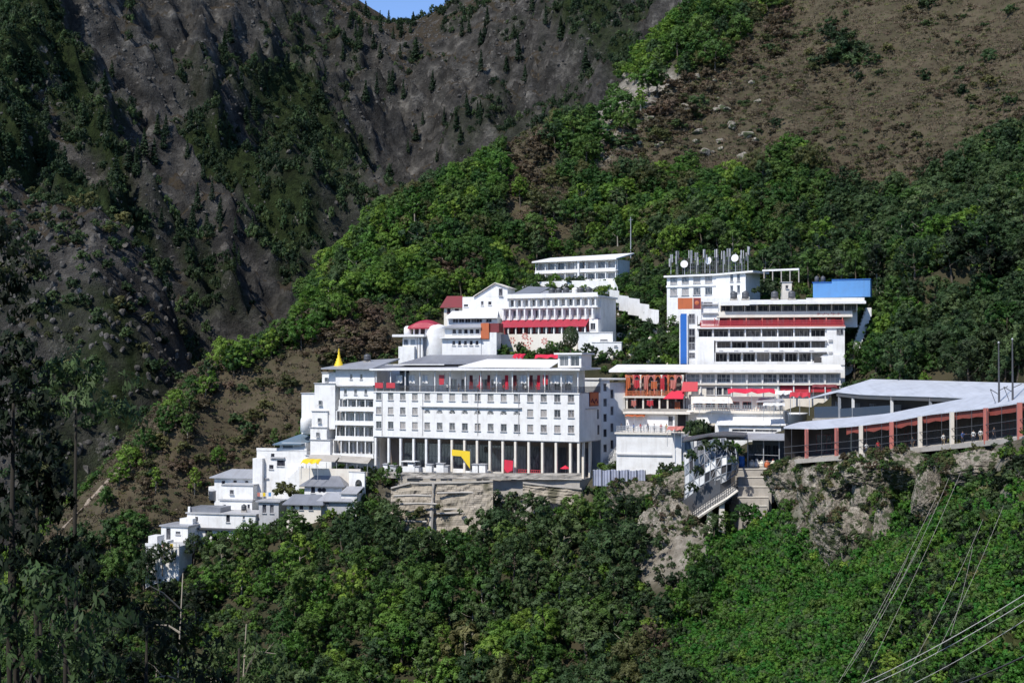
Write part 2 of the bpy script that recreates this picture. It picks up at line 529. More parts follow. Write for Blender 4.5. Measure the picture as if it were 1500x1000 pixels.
near_pts = [tuple(P(*p)) for p in near_px] + [
 # the back of the spur falling into the valley, unseen
 *[(p.x-24, p.y+30, p.z-16) for p in (P(*c) for c in CREST)], *[(p.x-60, p.y+75, p.z-55) for p in (P(*c) for c in CREST[::2])],
 # above the frame
 (112,590,172),(165,560,205),(220,520,215),(100,650,118),(150,720,140),(70,620,110),(260,420,150),(260,300,60),(250,650,230),
 # valley floor in front, the bank the camera stands on
 (-120,220,-88),(-60,180,-88),(0,150,-80),(50,120,-62),(100,120,-30),(140,180,0),(180,230,20),(-120,120,-80),(-40,100,-66),(20,80,-48),(60,70,-28),(110,60,0),(180,100,30),
 (0,0,-1.8),(-8,22,-9),(8,25,-9),(0,45,-24),(-22,45,-20),(22,45,-18),(60,20,5),(-60,20,22),(-60,70,-25),(-130,60,10),(0,-60,12),(-70,-40,60),(-140,-40,85),(80,-60,35),(-140,-110,110),(0,-120,45),(100,-120,50),(-200,50,30),(-230,150,-50),(250,0,60),(250,150,50),(-240,-100,120)]  # includes an unseen hill behind-left, added to shade the camera's bank
_h0 = tps(near_pts)
NX = np.arange(-260, 341, 2.0); NY = np.arange(-120, 761, 2.0)
GX, GY = np.meshgrid(NX, NY)
HZ = _h0(GX, GY)
def near_blend(GX, GY):
    d = np.hypot(GX, GY)
    return np.clip((d-60)/120, 0, 1)
amp = near_blend(GX, GY)
HZ += amp*((fbm(GX/34, GY/34, 3, 4)-.5)*5.0 + (fbm(GX/9, GY/9, 11, 4, True)-.5)*1.9)
# places that are not tree-covered, as seen in the photograph
BARE = [
 [(1150,-10),(1850,-10),(1850,120),(1500,195),(1420,230),(1330,288),(1240,278),(1195,240),(1150,210),(1120,250),(1040,275),(1005,240),(975,270),(862,272),(905,185),(965,140),(1060,85)],
 [(725,200),(812,195),(838,350),(755,355)],
 [(425,470),(560,440),(580,500),(575,530),(450,545)],
 [(640,385),(700,385),(700,435),(640,435)],
 [(300,530),(420,520),(560,525),(480,545),(440,620),(400,650),(330,690),(225,765),(150,780),(0,880),(0,845),(170,675)]]
ROCKY = [
 [(1130,690),(1330,660),(1500,655),(1500,760),(1440,720),(1290,690),(1260,760),(1260,815),(1190,810)],
 [(860,150),(960,95),(1000,110),(900,240),(865,240)],
 [(560,700),(860,700),(860,740),(700,780),(580,785)],
 [(930,760),(1040,740),(1040,850),(930,850)]]
VINE = [[(1060,745),(1130,715),(1200,815),(1290,835),(1300,740),(1400,700),(1850,760),(1850,1010),(1000,1010),(985,930)]]
PXg, PYg = project(GX, GY, HZ)
wob = (fbm(GX/14, GY/14, 5, 4)-.5)*70
wob2 = (fbm(GX/14, GY/14, 8, 4)-.5)*70
infront = GY > 60
def anyin(polys, x, y):
    r = np.zeros(x.shape, bool)
    for p in polys: r |= inpoly(x, y, p)
    return r
def blur(a, k=2):
    a = a.astype(float)
    for _ in range(k):
        a = (a + np.roll(a,1,0)+np.roll(a,-1,0)+np.roll(a,1,1)+np.roll(a,-1,1))/5
    return a
m_bare = blur(anyin(BARE, PXg+wob*.5, PYg+wob2*.5) & infront)
m_rock = blur(anyin(ROCKY, PXg+wob*.3, PYg+wob2*.3) & infront)
m_vine = blur(anyin(VINE, PXg+wob*.3, PYg+wob2*.3) & infront)
HZ += m_rock*(fbm(GX/7, GY/7, 21, 4, True)-.5)*5.0 + m_bare*((fbm(GX/22, GY/30, 31, 5, True)-.5)*13.0*np.clip((GY-330)/80, .35, 1) + (fbm(GX/6, GY/6, 33, 3, True)-.5)*2.6)
# cut the ground away under the buildings
for k, b in BL.items():
    lx = (GX-b.A.x)*b.u.x + (GY-b.A.y)*b.u.y; ly = (GX-b.A.x)*b.v.x + (GY-b.A.y)*b.v.y
    dx = np.maximum(np.maximum(-lx, lx-b.len), 0); dy = np.maximum(np.maximum(-ly-1, ly-b.dep), 0)
    dist = np.hypot(dx, dy)
    ext = np.where(ly > b.dep, 1.2, .55)
    HZ = np.where(dist < 40, np.minimum(HZ, b.A.z-.35+dist*ext), HZ)
# and under the covered walkway
fl = [P(*p) for p in FLOOR]
for i in range(len(fl)-1):
    a, b = fl[i], fl[i+1]
    d = Vector((b.x-a.x, b.y-a.y)); L2 = d.length_squared
    t = np.clip(((GX-a.x)*d.x+(GY-a.y)*d.y)/L2, 0, 1)
    qx, qy, qz = a.x+t*d.x, a.y+t*d.y, a.z+t*(b.z-a.z)
    nx, ny = d.y, -d.x                                   # towards the camera
    ln = math.hypot(nx, ny); nx /= ln; ny /= ln
    if ny > 0: nx, ny = -nx, -ny
    off = (GX-qx)*nx+(GY-qy)*ny                          # >0 in front
    ds = np.hypot(GX-qx, GY-qy)
    back = off < 0
    lim = qz-.3 + np.where(back, np.maximum(ds-10, 0)*.9, ds*.3)
    HZ = np.where(ds < 30, np.minimum(HZ, lim), HZ)
for (px0, py0, Y0, px1, py1, Y1) in ((1188,614,262,1310,609,252),(1310,609,252,1430,600,236),(1430,600,236,1570,596,216)):
    a, b = P(px0, py0, Y0), P(px1, py1, Y1); d = Vector((b.x-a.x, b.y-a.y)); L_ = d.length; d = d/L_; v = Vector((-d.y, d.x))
    lx = (GX-a.x)*d.x+(GY-a.y)*d.y; ly = (GX-a.x)*v.x+(GY-a.y)*v.y
    dist = np.hypot(np.maximum(np.maximum(-lx, lx-L_), 0), np.maximum(np.maximum(-ly-2, ly-10), 0))
    HZ = np.where(dist < 40, np.minimum(HZ, a.z+(b.z-a.z)*np.clip(lx/L_, 0, 1)-.6+dist*np.where(ly > 10, 1.3, .6)), HZ)
def H(x, y):
    i = np.clip((np.asarray(y, float)-NY[0])/2.0, 0, len(NY)-1.001); j = np.clip((np.asarray(x, float)-NX[0])/2.0, 0, len(NX)-1.001)
    i0 = i.astype(int); j0 = j.astype(int); fi = i-i0; fj = j-j0
    return (HZ[i0,j0]*(1-fj)+HZ[i0,j0+1]*fj)*(1-fi) + (HZ[i0+1,j0]*(1-fj)+HZ[i0+1,j0+1]*fj)*fi
def Gm(a, x, y):
    i = np.clip(np.rint((np.asarray(y, float)-NY[0])/2.0), 0, len(NY)-1).astype(int); j = np.clip(np.rint((np.asarray(x, float)-NX[0])/2.0), 0, len(NX)-1).astype(int)
    return a[i, j]
def ray(px, py, lift=0.0, y0=110.0, y1=755.0):
    """where the sight line through a place of the photograph meets the near slope"""
    Ys = np.arange(y0, y1, .5)
    d = P(px, py, 1.0)
    g = d.z*Ys - lift - H(d.x*Ys, Ys)
    k = np.nonzero((g[:-1] > 0) & (g[1:] <= 0))[0]
    if not len(k): return None
    Y = Ys[k[0]+1]
    return Vector((d.x*Y, Y, float(H(d.x*Y, Y))))

def grid_mesh(name, X, Y, Z, mats, attrs, smooth=True):
    ny, nx = X.shape
    v = np.c_[X.ravel(), Y.ravel(), Z.ravel()]
    i = np.arange(ny*nx).reshape(ny, nx)
    f = np.c_[i[:-1,:-1].ravel(), i[:-1,1:].ravel(), i[1:,1:].ravel(), i[1:,:-1].ravel()]
    me = mesh_np(name, v, f, mats, None, smooth)
    for k, a in attrs.items():
        at = me.attributes.new(k, 'FLOAT', 'POINT'); at.data.foreach_set("value", np.asarray(a, np.float32).ravel())
    return me

def ground_mat():
    m, nt, b = new_mat('hillside_soil')
    c = coord(nt)
    def A(n): return N(nt, "ShaderNodeAttribute", attribute_name=n).outputs["Fac"]
    n1 = tex(nt, .09, 7, .68, c); n2 = tex(nt, .55, 6, .7, c)
    soil = ramp(nt, n1.outputs[0], [(.35, (.030,.032,.016)), (.6, (.055,.048,.028))])
    dry = ramp(nt, n1.outputs[0], [(.28, (.038,.032,.020)), (.48, (.066,.053,.034)), (.68, (.105,.084,.056))])
    gre = ramp(nt, n2.outputs[0], [(.45, 0), (.66, .75)])
    dryg = mixc(nt, gre.outputs[0], dry.outputs[0], (.062,.060,.030))
    rk = ramp(nt, n2.outputs[0], [(.3, (.09,.078,.064)), (.5, (.20,.18,.15)), (.7, (.33,.30,.26))])
    vn = ramp(nt, n2.outputs[0], [(.35, (.020,.05,.012)), (.65, (.035,.095,.018))])
    cc = mixc(nt, A('bare'), soil.outputs[0], dryg)
    cc = mixc(nt, A('vine'), cc, vn.outputs[0])
    cc = mixc(nt, A('rock'), cc, rk.outputs[0])
    nt.links.new(cc, b.inputs["Base Color"])
    b.inputs["Roughness"].default_value = .95
    b.inputs["Specular IOR Level"].default_value = .15
    bump(nt, b, n2.outputs[0], .9, .5)
    return m
terrain = link('hillside', grid_mesh('hillside', GX, GY, HZ, ground_mat(), {'bare': m_bare, 'rock': m_rock, 'vine': m_vine}))
terrain["kind"] = "structure"

# ---------------------------------------------------------------- the far mountain
far_px = [(-150,0,820),(-150,300,680),(-150,600,560),(0,-60,920),(0,130,800),(0,300,700),(0,560,590),(100,420,640),(120,560,590),(250,-80,1130),(250,100,960),(250,250,840),(250,430,700),(280,540,620),(400,-60,1320),(400,100,1120),(400,250,930),(420,400,770),(480,380,800),
 (470,-25,1440),(505,4,1450),(522,24,1450),(560,34,1480),(600,35,1480),(634,27,1450),(657,4,1420),(700,-25,1400),(520,120,1230),(600,110,1290),(560,250,1000),(592,285,1010),(590,200,1150),(600,240,1100),(640,170,1190),(680,200,1080),
 (750,-20,1350),(750,110,1190),(720,230,1000),(830,-40,1280),(830,100,1090),(830,200,940),(950,-60,1200),(950,60,1040),(1000,20,1050),(1060,-60,1150),(1000,150,900)]
far_pts = [tuple(P(*p)) for p in far_px] + [(-180,560,-70),(-110,640,-60),(-70,720,-30),(-40,800,10),(20,860,60),(120,800,90),(-300,520,-60),(-60,600,-70),(60,700,40),
 (-500,1300,480),(-300,1500,520),(-150,1720,360),(-80,1750,330),(100,1700,420),(300,1500,480),(300,1200,400),(-600,800,400),(-550,560,220)]
_hf = tps(far_pts)
FSTEP = 2.4
FX = np.arange(-560, 361, FSTEP); FY = np.arange(510, 1700, FSTEP)
FGX, FGY = np.meshgrid(FX, FY)
# slanting gullies and broken rock
q = fbm(FGX/90, FGY/90, 41, 3)
sx = FGX*.80 + FGY*.60 + (q-.5)*120; sy = -FGX*.60 + FGY*.80
rid = fbm(sx/95, sy/210, 51, 5, True)
rid2 = fbm(FGX/34, FGY/34, 61, 5, True)
_FB = _hf(FGX, FGY)
crest = np.clip((1440-FGY)/250, .12, 1)*np.clip((FGY-520)/120, .3, 1)
rid3 = fbm(FGX/13+rid2*2, FGY/17, 67, 4, True); rough = np.clip((fbm(FGX/70, FGY/70, 69, 3)-.36)*5, .15, 1)
FZ = _FB + crest*((rid**1.6-.4)*85 + (rid2**1.5-.4)*32 + rough*(rid3-.5)*18)
_t = FZ/26 + FGX/95 + (fbm(FGX/45, FGY/45, 73, 4)-.5)*2.2; _fr = _t-np.floor(_t); _st = _fr*_fr*_fr*(_fr*(_fr*6-15)+10)
FZ = FZ + crest*rough*26*.62*(_st-_fr)
gorge = np.exp(-((FGX+ (FGY-1000)*.05+78)/26.0)**2)*np.clip((FGY-950)/60, 0, 1)*np.clip((1230-FGY)/90, 0, 1)
FZ -= gorge*34
_fgy, _fgx = np.gradient(FZ, FSTEP)
slope = np.hypot(_fgx, _fgy)
FPXg, FPYg = project(FGX, FGY, FZ)
wf = (fbm(FGX/60, FGY/60, 71, 4)-.5)*160
GREEN = [[(60,200),(330,180),(460,330),(520,400),(330,460),(150,400)], [(330,80),(470,120),(520,330),(420,300)], [(-50,130),(180,150),(300,260),(330,380),(250,400),(120,300),(-50,290)], [(300,250),(450,300),(440,420),(300,400)], [(440,170),(520,200),(560,330),(480,300)], [(120,450),(330,430),(280,600),(60,640)], [(-50,-50),(150,-50),(120,150),(-50,150)], [(780,0),(960,0),(900,100)]]
m_green = blur(anyin(GREEN, FPXg+wf*.5, FPYg+wf*.35), 3)
streak = fbm(sx/22, sy/120, 77, 4)
m_green = np.clip(m_green*1.1*np.clip((streak-.36)*5, 0, 1) + .35*np.clip((streak-.58)*6, 0, 1), 0, 1)
def mountain_mat():
    m, nt, b = new_mat('mountain_rock')
    c = coord(nt)
    def A(n): return N(nt, "ShaderNodeAttribute", attribute_name=n).outputs["Fac"]
    n1 = tex(nt, .012, 8, .68, c); n2 = tex(nt, .06, 8, .72, c); n3 = tex(nt, .25, 5, .7, c)
    soil = ramp(nt, n1.outputs[0], [(.35, (.036,.031,.022)), (.55, (.062,.049,.034)), (.7, (.088,.069,.047))])
    rk = ramp(nt, n2.outputs[0], [(.30, (.014,.013,.012)), (.46, (.041,.039,.036)), (.57, (.078,.073,.066)), (.68, (.18,.168,.15))])
    sl = ramp(nt, A('steep'), [(.30, 0), (.62, 1)])
    nn = mixc(nt, .5, sl.outputs[0], n2.outputs[0])
    f = ramp(nt, nn, [(.46, 0), (.60, 1)])
    cc = mixc(nt, f.outputs[0], soil.outputs[0], rk.outputs[0])
    gr = ramp(nt, n3.outputs[0], [(.35, (.010,.016,.006)), (.65, (.030,.044,.014))])
    cc = mixc(nt, A('green'), cc, gr.outputs[0])
    cr = tex(nt, .05, 7, .72, mapping(nt, c, (1, .55, .45), (0, 0, R(30)))); cr.noise_type = 'RIDGED_MULTIFRACTAL'
    fc = ramp(nt, cr.outputs[0], [(.25, 1), (.62, .30)])
    cc = mixc(nt, .85, cc, fc.outputs[0], 'MULTIPLY')
    # loose pale stones and bare stems lying in the gullies
    st = tex(nt, .11, 6, .8, mapping(nt, c, (1, .35, .5), (0, 0, R(35))))
    fs = ramp(nt, st.outputs[0], [(.61, 0), (.66, .85)])
    cc = mixc(nt, fs.outputs[0], cc, (.20,.185,.165))
    nt.links.new(cc, b.inputs["Base Color"])
    b.inputs["Roughness"].default_value = .95
    b.inputs["Specular IOR Level"].default_value = .1
    bump(nt, b, n2.outputs[0], 1.0, 9.0)
    return m
mountain = link('mountain', grid_mesh('mountain', FGX, FGY, FZ, mountain_mat(), {'steep': np.clip(slope/2.2, 0, 1), 'green': m_green}, True))
mountain["kind"] = "structure"
def HF(x, y):
    i = np.clip((np.asarray(y, float)-FY[0])/FSTEP, 0, len(FY)-1.001); j = np.clip((np.asarray(x, float)-FX[0])/FSTEP, 0, len(FX)-1.001)
    i0 = i.astype(int); j0 = j.astype(int); fi = i-i0; fj = j-j0
    return (FZ[i0,j0]*(1-fj)+FZ[i0,j0+1]*fj)*(1-fi) + (FZ[i0+1,j0]*(1-fj)+FZ[i0+1,j0+1]*fj)*fi
def rayf(px, py):
    Ys = np.arange(515, 1700, 1.0); d = P(px, py, 1.0)
    g = d.z*Ys - HF(d.x*Ys, Ys)
    k = np.nonzero((g[:-1] > 0) & (g[1:] <= 0))[0]
    if not len(k): return None
    Y = Ys[k[0]+1]
    return Vector((d.x*Y, Y, float(HF(d.x*Y, Y))))

# the rocky knoll at the left, nearer than the mountain
knoll_px = [(-80,290,520),(0,285,505),(60,300,500),(105,303,495),(150,330,498),(190,362,500),(215,410,495),(240,450,492),(255,520,486),(0,420,470),(100,420,468),(180,450,470),(0,600,440),(100,600,438),(200,560,455),(260,600,460)]
knoll_pts = [tuple(P(*p)) for p in knoll_px] + [(-200,560,10),(-170,560,-10),(-140,550,-40),(-110,530,-60),(-95,480,-60),(-240,570,20),(-100,440,-70),(-240,400,-90)]
_hk = tps(knoll_pts)
KX, KY = np.meshgrid(np.arange(-260, -89, 2.0), np.arange(410, 580, 2.0))
KZ = _hk(KX, KY) + (fbm(KX/26+KY/60, KY/40, 81, 5, True)-.5)*17 + (fbm(KX/8, KY/8, 85, 4, True)-.5)*5
_a, _b = np.gradient(KZ, 2.0)
knoll = link('rocky_hill', grid_mesh('rocky_hill', KX, KY, KZ, mountain.data.materials[0], {'steep': np.clip(np.hypot(_a, _b)/2.0, 0, 1), 'green': np.clip((fbm(KX/20, KY/20, 88, 4)-.5)*4, 0, 1)}))
knoll["kind"] = "structure"
# ---------------------------------------------------------------- building kit
_cache = {}
def shared(key, make):
    if key not in _cache: _cache[key] = make()
    return _cache[key]
def boxpart(root, name, mat, x0, x1, y0, y1, z0, z1):
    return MB().box(x0, x1, y0, y1, z0, z1).build(name, M[mat], root)
def post(root, name, mat, x, y, z0, z1, w=.3, d=None):
    d = d or w; h = round(z1-z0, 2)
    me = shared(('post', name, mat, w, d, h), lambda: MB().box(-w/2, w/2, -d/2, d/2, 0, h).mesh(name, M[mat]))
    o = link(name, me, root); o.location = (x, y, z0); return o
def pole_mesh(name, mat, r, h, n=8):
    return shared(('pole', name, mat, r, h), lambda: MB().tube([(0,0,0),(0,0,h)], [r, r*.8], n).mesh(name, M[mat]))
def window(root, x, z, w, h, y, glass='glass', frame='grey', cols=2, rows=1, sill=True, t=.07, name='window'):
    """frame with mullions; the pane is a sub-part set back in it"""
    w = round(w, 2); h = round(h, 2)
    def mk():
        m = MB()
        m.box(-w/2, -w/2+t, 0, .08, -h/2, h/2).box(w/2-t, w/2, 0, .08, -h/2, h/2)
        m.box(-w/2+t, w/2-t, 0, .08, -h/2, -h/2+t).box(-w/2+t, w/2-t, 0, .08, h/2-t, h/2)
        for i in range(1, cols):
            xx = -w/2 + w*i/cols; m.box(xx-t*.4, xx+t*.4, .005, .075, -h/2+t, h/2-t)
        for j in range(1, rows):
            zz = -h/2 + h*j/rows; m.box(-w/2+t, w/2-t, .01, .07, zz-t*.4, zz+t*.4)
        if sill: m.box(-w/2-.1, w/2+.1, -.42, -.003, -h/2-.10, -h/2-.01)
        return m.mesh(name, M[frame])
    fr = link(name, shared(('win', name, w, h, frame, cols, rows, sill), mk), root); fr.location = (x, y, z)
    pm = shared(('pane', w, h, glass), lambda: MB().box(-w/2+.01, w/2-.01, .045, .06, -h/2+.01, h/2-.01).mesh('pane', M[glass]))
    p = link('pane', pm, fr)
    return fr
def facade(root, mat, x0, x1, z0, z1, y, body, holes, d=.28, name='wall', back=None):
    """wall skin with real openings in front of the solid body of the block"""
    m = MB(); m.skin(x0, x1, z0, z1, y, d, holes)
    m.box(x0, x1, y+d, body, z0, z1) if not holes else m.box(x0+.001, x1-.001, y+d+.002, body, z0+.001, z1-.001)
    return m.build(name, M[mat], root)
def punched(root, mat, x0, x1, z0, z1, y, body, wins, glass='glass', frame='grey', **k):
    """wall with a list of windows (x, z, w, h)"""
    facade(root, mat, x0, x1, z0, z1, y, body, [(x-w/2, x+w/2, z-h/2, z+h/2) for x, z, w, h in wins])
    for x, z, w, h in wins: window(root, x, z, w, h, y+.16, glass, frame, **k)
def railing(root, pts, h=1.0, mat='darksteel', step=.5, r=.03, rails=3, name='railing'):
    m = MB()
    for a, b in zip(pts[:-1], pts[1:]):
        a = Vector(a); b = Vector(b); L_ = (b-a).length; n = max(1, int(L_/step))
        for i in range(n+1):
            p = a.lerp(b, i/n); m.box(p.x-r, p.x+r, p.y-r, p.y+r, p.z, p.z+h)
        for k in range(rails):
            z = h*(k+1)/rails
            m.tube([a+Vector((0,0,z)), b+Vector((0,0,z))], r*1.1, 4)
    return m.build(name, M[mat], root)
def balcony_floor(root, x0, x1, z0, z1, n, y=0.0, depth=1.6, par=.95, pmat='white', post_mat='white', glass='glass', frame='grey', wallmat='grey', slab=.22, pw=.22, over=.25, cols=3, fill=.8, rail=False, wall=True):
    """one open storey: floor slab, parapet, posts, and the windows of the wall set back behind them"""
    boxpart(root, 'slab', pmat, x0-over, x1+over, y-over, y+depth+.3, z0-slab, z0)
    if rail: railing(root, [(x0, y+.05, z0), (x1, y+.05, z0)], par, rail)
    else: boxpart(root, 'parapet', pmat, x0-.05, x1+.05, y, y+.14, z0+.002, z0+par)
    for i in range(n+1):
        xx = x0 + (x1-x0)*i/n
        post(root, 'post', post_mat, min(max(xx, x0+pw/2), x1-pw/2), y+.3, z0+.004, z1-slab, pw)
    if wall:
        bw = (x1-x0)/n; h = z1-z0-slab
        wins = [(x0+bw*(i+.5), z0+h*.52, bw*fill, h*.72) for i in range(n)]
        punched(root, wallmat, x0+.02, x1-.02, z0+.006, z1-slab-.003, y+depth, y+depth+.6, wins, glass, frame, cols=cols, sill=False)

def rnd(a, b): return random.uniform(a, b)
random.seed(7)

# ================================================================= main white hotel
b = BL['hotel']; W_ = b.len
t = b.root('hotel_building', 'long white flat roofed hotel with three rows of small windows above an open colonnade', 'building')
zb = b.Z(638.7, 0); zt = b.Z(567.8, 0)                     # block bottom and parapet top
D_ = 10.5
xs = [b.X(555)+(b.X(836.4)-b.X(555))*i/15 for i in range(16)]
zr = [b.Z(580.2, 0), b.Z(600.9, 0), b.Z(621.9, 0)]
wins = []
for r, z in enumerate(zr):
    for i, x in enumerate(xs):
        if r == 1 and 4 <= i <= 11: continue
        wins.append((x, z, 1.45, 1.6))
arch = [(xs[i], zr[1]+.05, 1.7, 1.15) for i in range(4, 12)]
facade(t, 'white', 0, W_, zb, zt-.9, 0, D_, [(x-w/2, x+w/2, z-h/2, z+h/2) for x, z, w, h in wins+arch])
for x, z, w, h in wins: window(t, x, z, w, h, .17, 'glass', 'grey', cols=2, rows=1)
def fan_mesh():
    m = MB(); r = .82
    pts = [(r*math.cos(a), r*math.sin(a)-.45) for a in [math.pi*k/12 for k in range(13)]]
    for (x0, z0), (x1, z1) in zip(pts[:-1], pts[1:]):
        m.add([(x0,0,z0),(x1,0,z1),(x1*.86,0,(z1+.45)*.86-.45),(x0*.86,0,(z0+.45)*.86-.45),(x0,.1,z0),(x1,.1,z1),(x1*.86,.1,(z1+.45)*.86-.45),(x0*.86,.1,(z0+.45)*.86-.45)],
              [(0,3,2,1),(4,5,6,7),(0,1,5,4),(3,7,6,2)])
    m.box(-.85, .85, 0, .1, -.55, -.45)
    for a in (45, 90, 135): m.tube([(0,.05,-.45), (.75*math.cos(R(a)), .05, .75*math.sin(R(a))-.45)], .03, 4)
    # plaster corners that leave a half-round opening
    return m.mesh('fan_window', M['white'])
def corner_mesh():
    m = MB(); r = .83
    pts = [(r*math.cos(math.pi*k/12), r*math.sin(math.pi*k/12)-.45) for k in range(13)]
    top = .575
    for (x0, z0), (x1, z1) in zip(pts[:-1], pts[1:]):
        m.add([(x0,0,z0),(x1,0,z1),(x1,0,top),(x0,0,top),(x0,.1,z0),(x1,.1,z1),(x1,.1,top),(x0,.1,top)], [(0,3,2,1),(0,1,5,4)])
    return m.mesh('arch_surround', M['white'])
for x, z, w, h in arch:
    f = link('fan_window', shared('fan', fan_mesh), t); f.location = (x, .12, z)
    s_ = link('arch_surround', shared('archs', corner_mesh), f); s_.location = (0, -.1, 0)
    p = link('pane', shared('fanpane', lambda: MB().box(-.84, .84, .12, .14, -.56, .57).mesh('pane', M['glassdark'])), f)
xa, xb = xs[4]-1.5, xs[11]+1.2
boxpart(t, 'ledge', 'grey', xa, xb, -.55, -.003, zr[1]+.95, zr[1]+1.15)
boxpart(t, 'cornice', 'white', -.15, W_+.15, -.18, -.004, zt-1.0, zt-.75)
# colonnade floor below the block
gz = b.Z(689, 0)
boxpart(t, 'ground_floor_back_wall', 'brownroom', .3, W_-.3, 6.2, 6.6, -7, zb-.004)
boxpart(t, 'base', 'concrete', -.3, W_+.4, -.6, D_, -9, -.05)
boxpart(t, 'ceiling_slab', 'grey', .25, W_-.25, .25, D_-.2, zb-.22, zb-.003)
cx = [b.X(p) for p in (549, 568, 585.5, 604.5, 623, 642, 660.5, 679, 697.5, 716, 735, 753.5, 773, 793, 813, 834, 846)]
for i, x in enumerate(cx):
    post(t, 'column', 'cream' if i > 5 else 'white', x, .55, -.05, zb-.004, .5)
post(t, 'column', 'cream', b.X(855, 3.0)-.1, 3.0, -.05, zb-.004, .5)
post(t, 'column', 'cream', W_-.4, 6.0, -.05, zb-.004, .5)
for i in range(len(cx)-1):
    x0, x1 = cx[i]+.26, cx[i+1]-.26
    h = 1.15 if i in (2,3,4,6,8) else .75
    mat = 'white' if i < 9 else ('red' if i in (10, 11, 12) else 'cream')
    if i in (0, 1): continue
    if i in (10, 11, 12): railing(t, [(x0, .5, -.05), (x1, .5, -.05)], 1.5, 'red', .45, .05, 3)
    boxpart(t, 'parapet', mat if i not in (10,11,12) else 'cream', x0, x1, .42, .66, -.05, h if i not in (10,11,12) else .45)
for i in range(1, 16):                                     # shop fronts behind the colonnade
    x0, x1 = cx[i]+.4, cx[i+1]-.4
    window(t, (x0+x1)/2, (zb)/2-.6, x1-x0, abs(zb)-1.9 if zb > 0 else 4.2, 6.05, 'glassdark' if i < 6 else 'glassdark', 'darksteel', cols=3, rows=2, sill=False, name='shop_window')
# roof terrace
rt = zt-.9
boxpart(t, 'terrace_floor', 'grey', .05, W_-.05, .05, D_, rt+.003, rt+.12)
railing(t, [(.1, .1, rt+.12), (W_-.1, .1, rt+.12), (W_-.1, D_-.2, rt+.12)], 1.3, 'darksteel', .35, .035, 4)
rs = b.Z(542.5, W_, 0)
for i in range(14):
    post(t, 'terrace_post', 'white', .4+(W_-.9)*i/13, .5, rt+.121, rs-.02, .22)
MB().slab([(-.6,-.8,rs+.35),(W_+.5,-.8,rs+.35),(W_+.5,D_*.9,rs+.6),(-.6,D_*.9,rs+.6)], .36).build('roof_slab', M['white'], t)
punched(t, 'white', 6.5, W_-1.2, rt+.13, rs-.05, 4.6, 5.2, [(8+i*2.55, rt+1.75, 1.5, 2.3) for i in range(4, 16)], 'glass', 'steel', cols=2, sill=False)
MB().slab([(W_*.42,1.0,rs+.85),(W_*.86,.6,rs+.62),(W_*.86,6.5,rs+2.3),(W_*.5,6.5,rs+2.5)], .12).build('awning', M['white'], t)
# glazed cabin on the right end of the roof
x0 = W_-5.2
punched(t, 'white', x0, W_+.2, rs+.62, rs+3.3, .6, 5.5, [(x0+1.4, rs+1.95, 2.0, 2.1), (x0+3.9, rs+1.95, 2.0, 2.1)], 'glassdark', 'white', cols=2, sill=False)
boxpart(t, 'cabin_roof', 'white', x0-.6, W_+.7, -.1, 6.0, rs+3.303, rs+3.65)
# end wall windows and ledge (right hand face)
mm = MB()
for z, y in ((zr[1]-.3, 8.6), (zr[2]-.4, 8.8)): mm.box(W_+.003, W_+.06, y, y+.8, z-1.0, z+1.0)
mm.build('side_window', M['glassdark'], t)
boxpart(t, 'side_ledge', 'grey', W_+.004, W_+.25, 3.0, 8.4, zr[1]+.9, zr[1]+1.02)
# orange panel on the end wall
sg = thing('wall_sign', 'square orange brown painted panel on the shaded end wall of the long white hotel', 'sign', b.W(W_+.05, 6.9, zr[0]-.2), b.yaw)
MB().box(0, .12, -2.2, 2.2, -1.5, 1.5).build('frame', M['darkred'], sg)
m = MB().box(.121, .16, -2.0, 2.0, -1.3, 1.3).build('panel', M['orange'], sg)
m = MB()
for k in range(7): m.lathe((.12, -1.5+k*.5, -.5+.35*math.sin(k*1.7)), [(.02,-.3),(.22,-.1),(.26,.1),(.12,.3),(.02,.4)], 8)
m.build('relief', M['darkred'], sg)

# ================================================================= stair and tower block at the hotel's right
b = BL['tower']; t = b.root('stair_tower', 'narrow bluish white stair tower with stacked slit windows right of the long hotel', 'building')
h = b.Z(556); wl = b.len
punched(t, 'white', 0, wl*.34, 0-8, h, 0, 8, [(wl*.17, h*(k+.5)/6, .85, 1.7) for k in range(6)], 'glassdark', 'grey', cols=1, sill=False)
punched(t, 'white', wl*.34+.01, wl, -8, h-.6, .9, 8, [(wl*.50, h*(k+.55)/5.4, .75, 1.9) for k in range(5)], 'glassdark', 'grey', cols=1, sill=False)
boxpart(t, 'roof_slab', 'white', -.3, wl+.3, -.3, 8.2, h+.003, h+.35)
m = MB()
for k in range(9): m.box(-1.6+k*.55, -1.1+k*.55, -2.4, -.6, -1.5, .15+k*.55)
m.build('outdoor_stair', M['white'], t)
railing(t, [(-1.5, -2.4, .4), (3.4, -2.4, 5.2)], 1.0, 'steel', .5, .04, 3)

